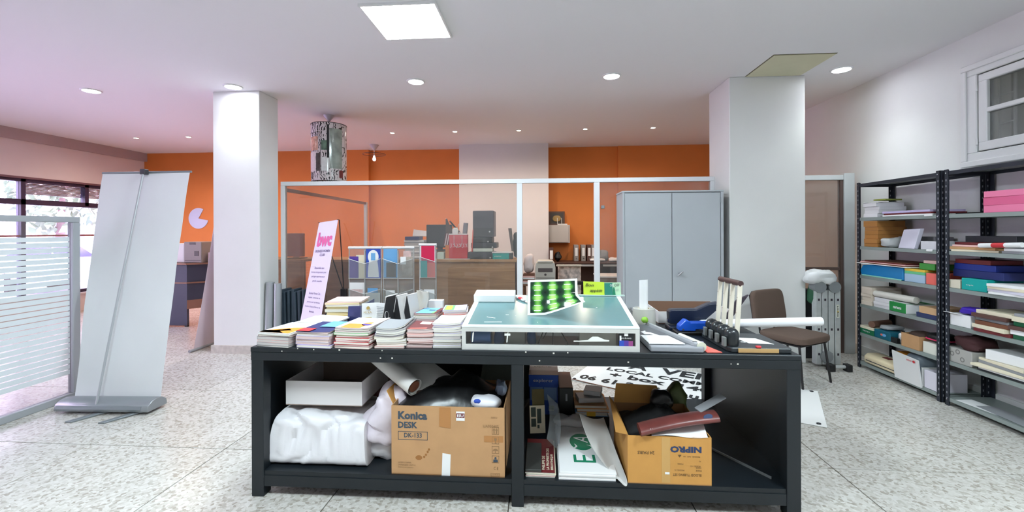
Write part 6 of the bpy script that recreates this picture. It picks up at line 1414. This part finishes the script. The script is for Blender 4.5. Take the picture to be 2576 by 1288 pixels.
def shelving(y0, y1, label):
    t = T('shelving_unit', label, 'shelving', ((SX0 + SX1) / 2, (y0 + y1) / 2, 0))
    for x, sx_ in ((SX0, 1), (SX1, -1)):
        for y, sy_ in ((y0, 1), (y1, -1)): angle_post(t, x, y, sx_, sy_)
    for z in ZS + [1.985]:
        s = B('shelf', plate, t, (SX0 + .006, SX1 - .006, y0 + .006, y1 - .006, z - .004, z))
        e = MB(); e.box(SX0 + .005, SX0 + .008, y0 + .006, y1 - .006, z - .032, z); e.box(SX1 - .008, SX1 - .005, y0 + .006, y1 - .006, z - .032, z); e.box(SX0 + .008, SX1 - .008, y0 + .006, y0 + .009, z - .032, z); e.box(SX0 + .008, SX1 - .008, y1 - .009, y1 - .006, z - .032, z)
        e.build('shelf_lip', plate if z < 1.9 else slate, s)
        bm2 = MB()
        for y in (y0 + .02, y1 - .02):
            for q in (.0,): bm2.lathe([(.0001, 0), (.006, 0), (.006, .004), (.0001, .004)], (0, 0, 0), 8, Matrix.Translation((SX0 - .0005, y, z - .016)) @ Matrix.Rotation(R(-90), 4, 'Y'))
        bm2.build('bolt', steel, s)
    return t
shelving(4.02, 5.02, 'far bay of the dark metal shelving on the right wall')
shelving(2.98, 3.98, 'near bay of the dark metal shelving cut by the frame edge')
def bx(name, m, y0, y1, z, h, label, cat, x0=3.44, dx=.28, rz=0, bevel=.002, group=None):
    M_ = Matrix.Translation((x0 + dx / 2, (y0 + y1) / 2, z + .0006)) @ Matrix.Rotation(R(rz), 4, 'Z')
    return S(MB().box(-dx / 2, dx / 2, -(y1 - y0) / 2, (y1 - y0) / 2, 0, h, M_), name, m, label, cat, group, bevel)
def pile(n, name, mats, y0, y1, z, h, where, cat, x0=3.44, dx=.27, jit=.008, group=None, rz=2):
    rnd3 = random.Random(int(y0 * 100 + z * 10)); zz_ = z
    for k in range(n):
        hh = h / n * rnd3.uniform(.8, 1.2) if k < n - 1 else max(.004, z + h - zz_)
        ox, oy = rnd3.uniform(-jit, jit), rnd3.uniform(-jit, jit)
        bx(name, mats[k % len(mats)], y0 + oy, y1 + oy, zz_, hh - .0008, name.replace('_', ' ') + (', ' + ordinal(k) + ' from the bottom' if n > 1 else '') + ' ' + where, cat, x0 + ox, dx, rnd3.uniform(-rz, rz), .001, group or where)
        zz_ += hh
    return zz_
wp = mat('ream_white', (224, 222, 224), .7, var=.05, vscale=3, stretch=(1, 1, 120)); kraft = mat('kraft', (178, 122, 62), .75, var=.08, vscale=3, stretch=(1, 1, 90)); crm = mat('ream_cream', (222, 208, 192), .75, var=.06, vscale=3, stretch=(1, 1, 120))
lt_lil = mat('pale_lilac_paper', (220, 216, 232), .6)
# far bay, top shelf
z = ZS[5]
zz_ = pile(4, 'paper_ream', [wp], 4.75, 4.94, z, .15, 'at the far end of the top shelf', 'paper')
S(MB().grid(lambda u, v: (3.43 + .28 * u, 4.73 + .23 * v + .05 * u, zz_ + .002 + .02 * abs(noise.noise(Vector((u * 4, v * 4, 1))))), 8, 6, .003), 'loose_sheets', white_p, 'rumpled white sheets on the far top shelf reams', 'paper')
bx('green_pad', mat('olive_pad', (150, 158, 70), .7), 4.77, 4.90, zz_ + .024, .014, 'olive green pad on the far top shelf reams', 'pad', 3.50, .2, 12)
pile(3, 'flat_folder', [white_p, maroon_m, lilac_m], 4.12, 4.66, z, .05, 'lying flat on the far top shelf', 'folder', 3.43, .3)
bx('shelf_tag', white_p, 4.09, 4.17, z - .012, .02, 'small white tag hooked on the far top shelf edge', 'tag', 3.412, .008)
# far bay, second shelf
z = ZS[4]
zz_ = pile(6, 'kraft_bundle', [kraft], 4.755, 4.94, z, .272, 'at the far end of the second shelf', 'cardboard', 3.44, .28, .01)
S(MB().puff((3.53, 4.66, z + .001), (.2, .15, .10), 18, 12, .55, .012, 14, 3), 'clear_pack', mat('clear_wrap', (214, 216, 216), .2, alpha=.75), 'clear wrapped pack beside the kraft bundles', 'pack', smooth=True)
S(MB().hexa([(3.43, 4.30, z + .001), (3.46, 4.52, z + .001), (3.50, 4.52, z + .001), (3.47, 4.30, z + .001), (3.46, 4.27, z + .19), (3.49, 4.49, z + .18), (3.53, 4.49, z + .18), (3.50, 4.27, z + .19)]), 'envelope_pack', lt_lil, 'tilted pack of pale lilac envelopes on the second shelf', 'envelopes', bevel=.003)
bx('white_pack', mat('white_pack', (218, 216, 222), .6), 4.08, 4.24, z, .075, 'low white packet next to the middle upright on the second shelf', 'packet')
bx('shelf_tag', white_p, 4.09, 4.15, z - .014, .02, 'small white tag hooked on the far second shelf edge', 'tag', 3.412, .008)
bx('grey_pack', mat('greyish_pack', (150, 148, 152), .7), 4.28, 4.70, z, .11, 'grey packet at the back of the second shelf', 'packet', 3.60, .16)
# far bay, third shelf
z = ZS[3]
bl_t = T('blue_plastic_sleeve', 'long bright blue plastic folder bundle on the third shelf', 'folder', (3.6, 4.7, z))
MB().prism([(4.43, 0), (4.98, 0), (5.0, .05), (4.96, .11), (4.80, .125), (4.43, .12)], 3.435, 3.72, Matrix.Translation((0, 0, z + .0006)) @ Matrix(((0, 0, 1, 0), (1, 0, 0, 0), (0, 1, 0, 0), (0, 0, 0, 1)))).build('bundle', mat('bright_blue', (24, 128, 190), .35), bl_t, bevel=.01, seg=2)
bx('mint_strip', mat('mint_strip', (150, 220, 200), .5), 4.44, 4.95, z, .012, 'thin mint coloured sheet edge in front of the blue bundle', 'sheet', 3.421, .012)
for k, (m, h0, h1, lb) in enumerate(((mat('ice_blue', (172, 198, 222), .6), 0, .075, 'ice blue paper pack below the green one'), (mat('fresh_green', (110, 196, 140), .6), .0755, .10, 'fresh green paper pack below the yellow one'), (yellow_m, .1005, .122, 'yellow paper pack on top of the green and blue packs'))):
    bx('colour_paper_pack', m, 4.20, 4.42, z + h0, h1 - h0, lb, 'paper', group='coloured paper packs')
bx('red_paper_pack', salmon, 4.055, 4.185, z, .10, 'coral red paper pack beside the middle upright', 'paper', group='coloured paper packs')
for k in range(5):
    zz0 = z + .128 + k * .008
    bx('wide_folder', (white_p, brown_m, pale_pink, maroon_m, brown_m)[k], 4.36 + .02 * k, 5.0 - .015 * k if k else 5.0, zz0, .007, 'wide flat folder ' + ordinal(k) + ' from the bottom on the blue bundle', 'folder', 3.40 + .01 * k, .34, (1, -2, 1, 3, -1)[k], .001, 'wide folders on the third shelf')
bx('green_box', mat('leaf_green', (70, 150, 66), .6), 4.12, 4.28, z + .126, .055, 'green box on the coloured papers beside the middle upright', 'box', 3.46, .2)
bx('pink_box', pale_pink, 4.10, 4.26, z + .182, .028, 'pale pink box on top of the green box', 'box', 3.48, .18)
# far bay, fourth shelf
z = ZS[2]
zz_ = pile(5, 'cream_ream', [crm], 4.83, 4.97, z, .19, 'at the far end of the fourth shelf', 'paper', 3.43, .30)
zz_ = pile(3, 'white_ream', [wp], 4.58, 4.81, z, .10, 'beside the cream reams on the fourth shelf', 'paper', 3.44, .28)
S(MB().tube([(3.47, 4.82, z + .135), (3.50, 4.36, z + .135)], .032, 16), 'paper_roll', mat('roll_cream', (226, 222, 212), .5), 'white paper roll lying across the reams on the fourth shelf', 'roll', smooth=True)
gb = T('green_carton', 'green carton with white lettering on the fourth shelf', 'box', (3.55, 4.5, z))
B('carton', mat('carton_green', (34, 136, 64), .5), gb, (3.435, 3.70, 4.40, 4.60, z + .0006, z + .092), .003); B('white_end', white_p, gb, (3.437, 3.70, 4.395, 4.40, z + .002, z + .09))
B('label', white_p, gb, (3.45, 3.62, 4.42, 4.56, z + .092, z + .0935)); text('cartons', white_p, gb, (3.4345, 4.55, z + .03), (0, -1, 0), Z_, .10, .026, .03)
bx('tan_carton', mat('tan_carton', (206, 168, 126), .7), 4.08, 4.26, z + .0425, .06, 'tan carton on the navy box beside the upright', 'box'); bx('navy_carton', mat('navy_carton', (48, 58, 98), .6), 4.06, 4.29, z, .042, 'flat navy box under the tan carton', 'box')
# far bay, fifth shelf
z = ZS[1]
gc = T('green_tray', 'green and cream shallow carton at the far end of the fifth shelf', 'box', (3.55, 4.9, z))
B('carton', mat('deep_green', (28, 110, 72), .5), gc, (3.43, 3.66, 4.80, 5.0, z + .0006, z + .055), .002); B('rim', cream, gc, (3.428, 3.66, 4.798, 5.002, z + .055, z + .08))
text('Fabrique', white_p, gc, (3.4295, 4.95, z + .02), (0, -1, 0), Z_, .10, .02)
S(MB().tube([(3.44, 4.84, z + .116), (3.68, 4.93, z + .116)], .034, 18), 'cardboard_tube', mat('tube_brown', (112, 80, 66), .7), 'brown cardboard tube on the green tray', 'tube', smooth=True)
bt = T('teal_carton', 'dark teal carton with a small picture on the fifth shelf', 'box', (3.55, 4.68, z)); B('carton', mat('deep_teal', (18, 96, 116), .5), bt, (3.43, 3.66, 4.58, 4.79, z + .0006, z + .085), .003); patch(disc(0, 0, .03, .014, 14), sky_m, bt, (3.429, 4.66, z + .045), (0, -1, 0), Z_, .001); patch(disc(0, 0, .016, .010, 12), salmon, bt, (3.429, 4.69, z + .045), (0, -1, 0), Z_, .0016)
S(MB().puff((3.55, 4.72, z + .087), (.2, .14, .05), 16, 10, .7, .01, 14, 6), 'clear_bag', mat('clear_bag', (196, 198, 200), .2, alpha=.7), 'crumpled clear bag on the teal carton', 'bag', smooth=True)
for k, (y, lb) in enumerate(((4.53, 'small white capped bottle left of the tan box'), (4.47, 'small clear bottle nearest the tan box'))):
    t = T('small_bottle', lb, 'bottle', (3.50, y, z), group='small bottles'); MB().lathe([(.0001, 0), (.024, 0), (.025, .005), (.025, .085), (.012, .10), (.0001, .10)], (3.50, y, z + .0006), 16).build('bottle', (white_plastic, clear)[k], t, smooth=True); MB().lathe([(.011, 0), (.013, 0), (.013, .025), (.0001, .025)], (3.50, y, z + .1006), 12).build('cap', (black, white_plastic)[k], t, smooth=True)
bx('black_box', black, 4.50, 4.575, z, .05, 'small black box in front of the bottles', 'box', 3.43, .03)
tan = T('tan_open_box', 'open tan cardboard box on the fifth shelf', 'box', (3.55, 4.35, z)); open_box(tan, 3.425, 3.66, 4.24, 4.44, z + .0006, z + .13, card, card_in, .004)
S(MB().puff((3.54, 4.34, z + .06), (.2, .17, .10), 16, 10, .7, .012, 12, 8), 'dark_contents', mat('dark_brown_cloth', (70, 52, 44), .8), 'dark brown bundle in the open tan box', 'bundle', smooth=True)
bx('white_carton', mat('white_carton', (226, 226, 214), .6), 4.06, 4.22, z, .10, 'white carton under the black and pink bag', 'box')
bp3 = T('sports_bag', 'black bag with a pink band on the white carton', 'bag', (3.55, 4.15, z + .1)); MB().puff((3.54, 4.145, z + .102), (.20, .19, .09), 20, 12, .8, .008, 10, 3).build('bag', black, bp3, smooth=True); MB().puff((3.54, 4.145, z + .12), (.212, .20, .026), 20, 8, .8, .004, 10, 3, flat=False).build('pink_band', mat('hot_pink', (236, 50, 110), .5), bp3, smooth=True)
# far bay, bottom shelf
z = ZS[0]
lm_ = T('laminator', 'cream laminating machine on the bottom shelf', 'laminator', (3.55, 4.7, z))
MB().prism([(0, .01), (.0, .075), (.03, .105), (.12, .11), (.2, .09), (.2, .01)], 4.48, 4.93, Matrix.Translation((3.425, 0, z + .0)) @ Matrix(((1, 0, 0, 0), (0, 0, 1, 0), (0, 1, 0, 0), (0, 0, 0, 1)))).build('body', mat('laminator_cream', (228, 212, 176), .45), lm_, bevel=.01, seg=2, smooth=True)
B('slot', dark_m, lm_, (3.423, 3.427, 4.52, 4.90, z + .035, z + .042)); B('badge', maroon_m, lm_, (3.47, 3.52, 4.66, 4.74, z + .109, z + .112))
bx('orange_box', mat('orange_card', (226, 142, 30), .6), 4.46, 4.60, z + .115, .10, 'orange box on the cream laminator', 'box', 3.48, .2)
xb2 = T('white_lid_box', 'large white carton lid with a small red round logo on the bottom shelf', 'box', (3.46, 4.35, z))
MB().hexa([(3.405, 4.20, z - .01), (3.41, 4.50, z - .01), (3.425, 4.50, z - .008), (3.42, 4.20, z - .008), (3.38, 4.20, z + .235), (3.39, 4.51, z + .25), (3.40, 4.51, z + .25), (3.39, 4.20, z + .235)]).build('lid_face', mat('lid_white', (232, 232, 230), .5), xb2)
lo_ = Vector((3.3775, 4.30, z + .205)); xd_ = Vector((.003, -1, .0)); yd3 = Vector((-.1, 0, .99))
text('xerox', red_m, xb2, lo_ + Vector((.0, .02, 0)), xd_, yd3, .06, .014, .02, th=.003); patch(disc(0, 0, .012, n=16), red_m, xb2, lo_ + Vector((0, -.06, .006)), xd_, yd3, .003, 'logo_ball')
B('lid_side', mat('lid_white', (232, 232, 230), .5), xb2, (3.425, 3.66, 4.21, 4.22, z + .0006, z + .17)); B('lid_bottom', MATS['lid_white'], xb2, (3.425, 3.66, 4.22, 4.50, z + .0006, z + .006))
S(MB().puff((3.54, 4.36, z + .01), (.2, .24, .26), 16, 12, .7, .015, 10, 4), 'clear_wrap_bundle', mat('blue_grey_plastic', (120, 132, 142), .3), 'bluish plastic wrapped bundle behind the white lid', 'bundle', smooth=True)
bx('white_carton', mat('soft_white_card', (222, 218, 228), .5), 4.055, 4.195, z, .16, 'white carton between the logo lid and the middle upright on the bottom shelf', 'box', 3.43, .24)
# near bay
z = ZS[5]
pile(3, 'pink_ream', [pink_m, mat('pink_dark', (226, 104, 146), .7)], 3.30, 3.66, z, .165, 'on the near top shelf', 'paper', 3.435, .30, .006)
bx('black_sheet', black, 3.72, 3.97, z, .01, 'thin black sheet on the near top shelf', 'sheet', 3.50, .22)
z = ZS[4]
pile(4, 'flat_magazine', [cream, card, pale_pink, maroon_m], 3.58, 3.93, z, .075, 'in the near second shelf pile', 'magazine', 3.44, .26, .015, None, 6)
pile(3, 'grey_folder', [grey_m, white_p, grey_m], 3.20, 3.52, z, .06, 'at the frame edge of the near second shelf', 'folder', 3.44, .28, .012)
t = T('wrapped_roll', 'white and red wrapped roll at the edge of the near second shelf', 'roll', (3.44, 3.55, z)); MB().tube([(3.425, 3.68, z + .055), (3.41, 3.36, z + .07)], .018, 12).build('roll', white_p, t, smooth=True); MB().tube([(3.4205, 3.575, z + .06), (3.4155, 3.48, z + .0644)], .0188, 12).build('red_band', red_m, t, smooth=True)
bx('dark_folder', dark_m, 3.55, 3.95, z + .0765, .05, 'dark folder pile at the back of the near second shelf', 'folder', 3.56, .2)
z = ZS[3]
bx('cream_carton', mat('cream_carton', (226, 218, 196), .6), 3.86, 3.955, z, .07, 'cream small carton at the far end of the near third shelf', 'box', 3.435, .25)
tc2 = T('turquoise_carton', 'turquoise carton with white print on the near third shelf', 'box', (3.55, 3.75, z)); B('carton', teal_m, tc2, (3.43, 3.70, 3.635, 3.84, z + .0006, z + .095), .003); text('copie', white_p, tc2, (3.4295, 3.80, z + .035), (0, -1, 0), Z_, .06, .014)
for k, (m, y0, y1, h, lb) in enumerate(((navy_m, 3.56, 3.97, .06, 'long dark blue box on the near third shelf boxes'), (mat('deep_blue', (28, 46, 130), .5), 3.62, 3.96, .05, 'deeper blue box second above the turquoise carton'), (maroon_m, 3.66, 3.95, .035, 'maroon flat box on top of the blue boxes'))):
    bx('flat_carton', m, y0, y1, z + .097 + (.0, .061, .112)[k], h, lb, 'box', 3.48, .24)
pile(4, 'office_paper', [white_p, lt_lil, cream, white_p], 3.25, 3.60, z, .08, 'at the frame edge of the near third shelf', 'paper', 3.40, .30, .015, None, 5)
z = ZS[2]
wcx = T('white_open_carton', 'small white carton with a lifted flap on the near fourth shelf', 'box', (3.5, 3.85, z)); B('carton', white_p, wcx, (3.435, 3.60, 3.77, 3.95, z + .0006, z + .10), .002); MB().hexa([(3.40, 3.84, z + .105), (3.435, 3.84, z + .10), (3.435, 3.97, z + .10), (3.40, 3.97, z + .105), (3.40, 3.84, z + .109), (3.435, 3.84, z + .104), (3.435, 3.97, z + .104), (3.40, 3.97, z + .109)]).build('flap', white_p, wcx)
S(MB().puff((3.50, 3.80, z + .102), (.16, .18, .07), 18, 10, .8, .016, 12, 9), 'purple_cloth', mat('violet_cloth', (62, 30, 170), .7), 'violet cloth on the small white carton', 'cloth', smooth=True)
pile(6, 'brown_magazine', [maroon_m, cream, brown_m, grey_m, bdk, cream], 3.48, 3.74, z, .17, 'in the brown pile on the near fourth shelf', 'magazine', 3.43, .28, .02, None, 6)
pile(6, 'green_magazine', [mat('bottle_green2', (30, 92, 64), .6), white_p, bdk, MATS['deep_green'], cream, grey_m], 3.22, 3.46, z, .19, 'in the green pile on the near fourth shelf', 'magazine', 3.43, .28, .02, None, 6)
z = ZS[1]
pbx = T('patterned_box', 'pale grey box with a ring pattern on the near fifth shelf', 'box', (3.5, 3.87, z)); B('carton', mat('grey_pattern', (176, 174, 168), .7), pbx, (3.435, 3.68, 3.76, 3.965, z + .0006, z + .12), .003)
for y, zc_ in ((3.93, .07), (3.88, .095), (3.84, .04)): MB().lathe([(.012, 0), (.02, 0)], (0, 0, 0), 18, Matrix.Translation((3.4340, y, z + zc_)) @ Matrix.Rotation(R(-90), 4, 'Y')).build('ring_print', mat('ring_grey', (126, 124, 120), .7), pbx)
S(MB().puff((3.55, 3.85, z + .122), (.22, .24, .11), 20, 12, .7, .02, 12, 13), 'dark_red_cloth', mat('dark_red_cloth', (66, 32, 34), .8), 'dark red black cloth heap on the patterned box', 'cloth', smooth=True)
zz_ = pile(5, 'loose_folder', [dark_m, white_p, cream, grey_m, cream], 3.36, 3.72, z, .10, 'in the messy near fifth shelf pile', 'folder', 3.42, .27, .02, None, 7)
bx('white_flat_box', white_p, 3.42, 3.68, zz_ + .001, .075, 'white flat box on the messy folders of the near fifth shelf', 'box', 3.46, .27, 4)
bx('navy_binder', mat('binder_navy', (22, 34, 54), .5), 3.15, 3.33, z, .12, 'navy binder at the frame edge of the near fifth shelf', 'binder', 3.44, .26)
z = ZS[0]
for k, (y0, y1, rz, lb) in enumerate(((3.42, 3.90, 6, 'wide white sheet on the near bottom shelf'), (3.30, 3.76, -4, 'second white sheet nearer the frame edge on the near bottom shelf'))):
    bx('printed_sheet', (white_p, grey_m)[k], y0, y1, z + .003 * k, .002, lb, 'sheet', 3.45, .14, rz)
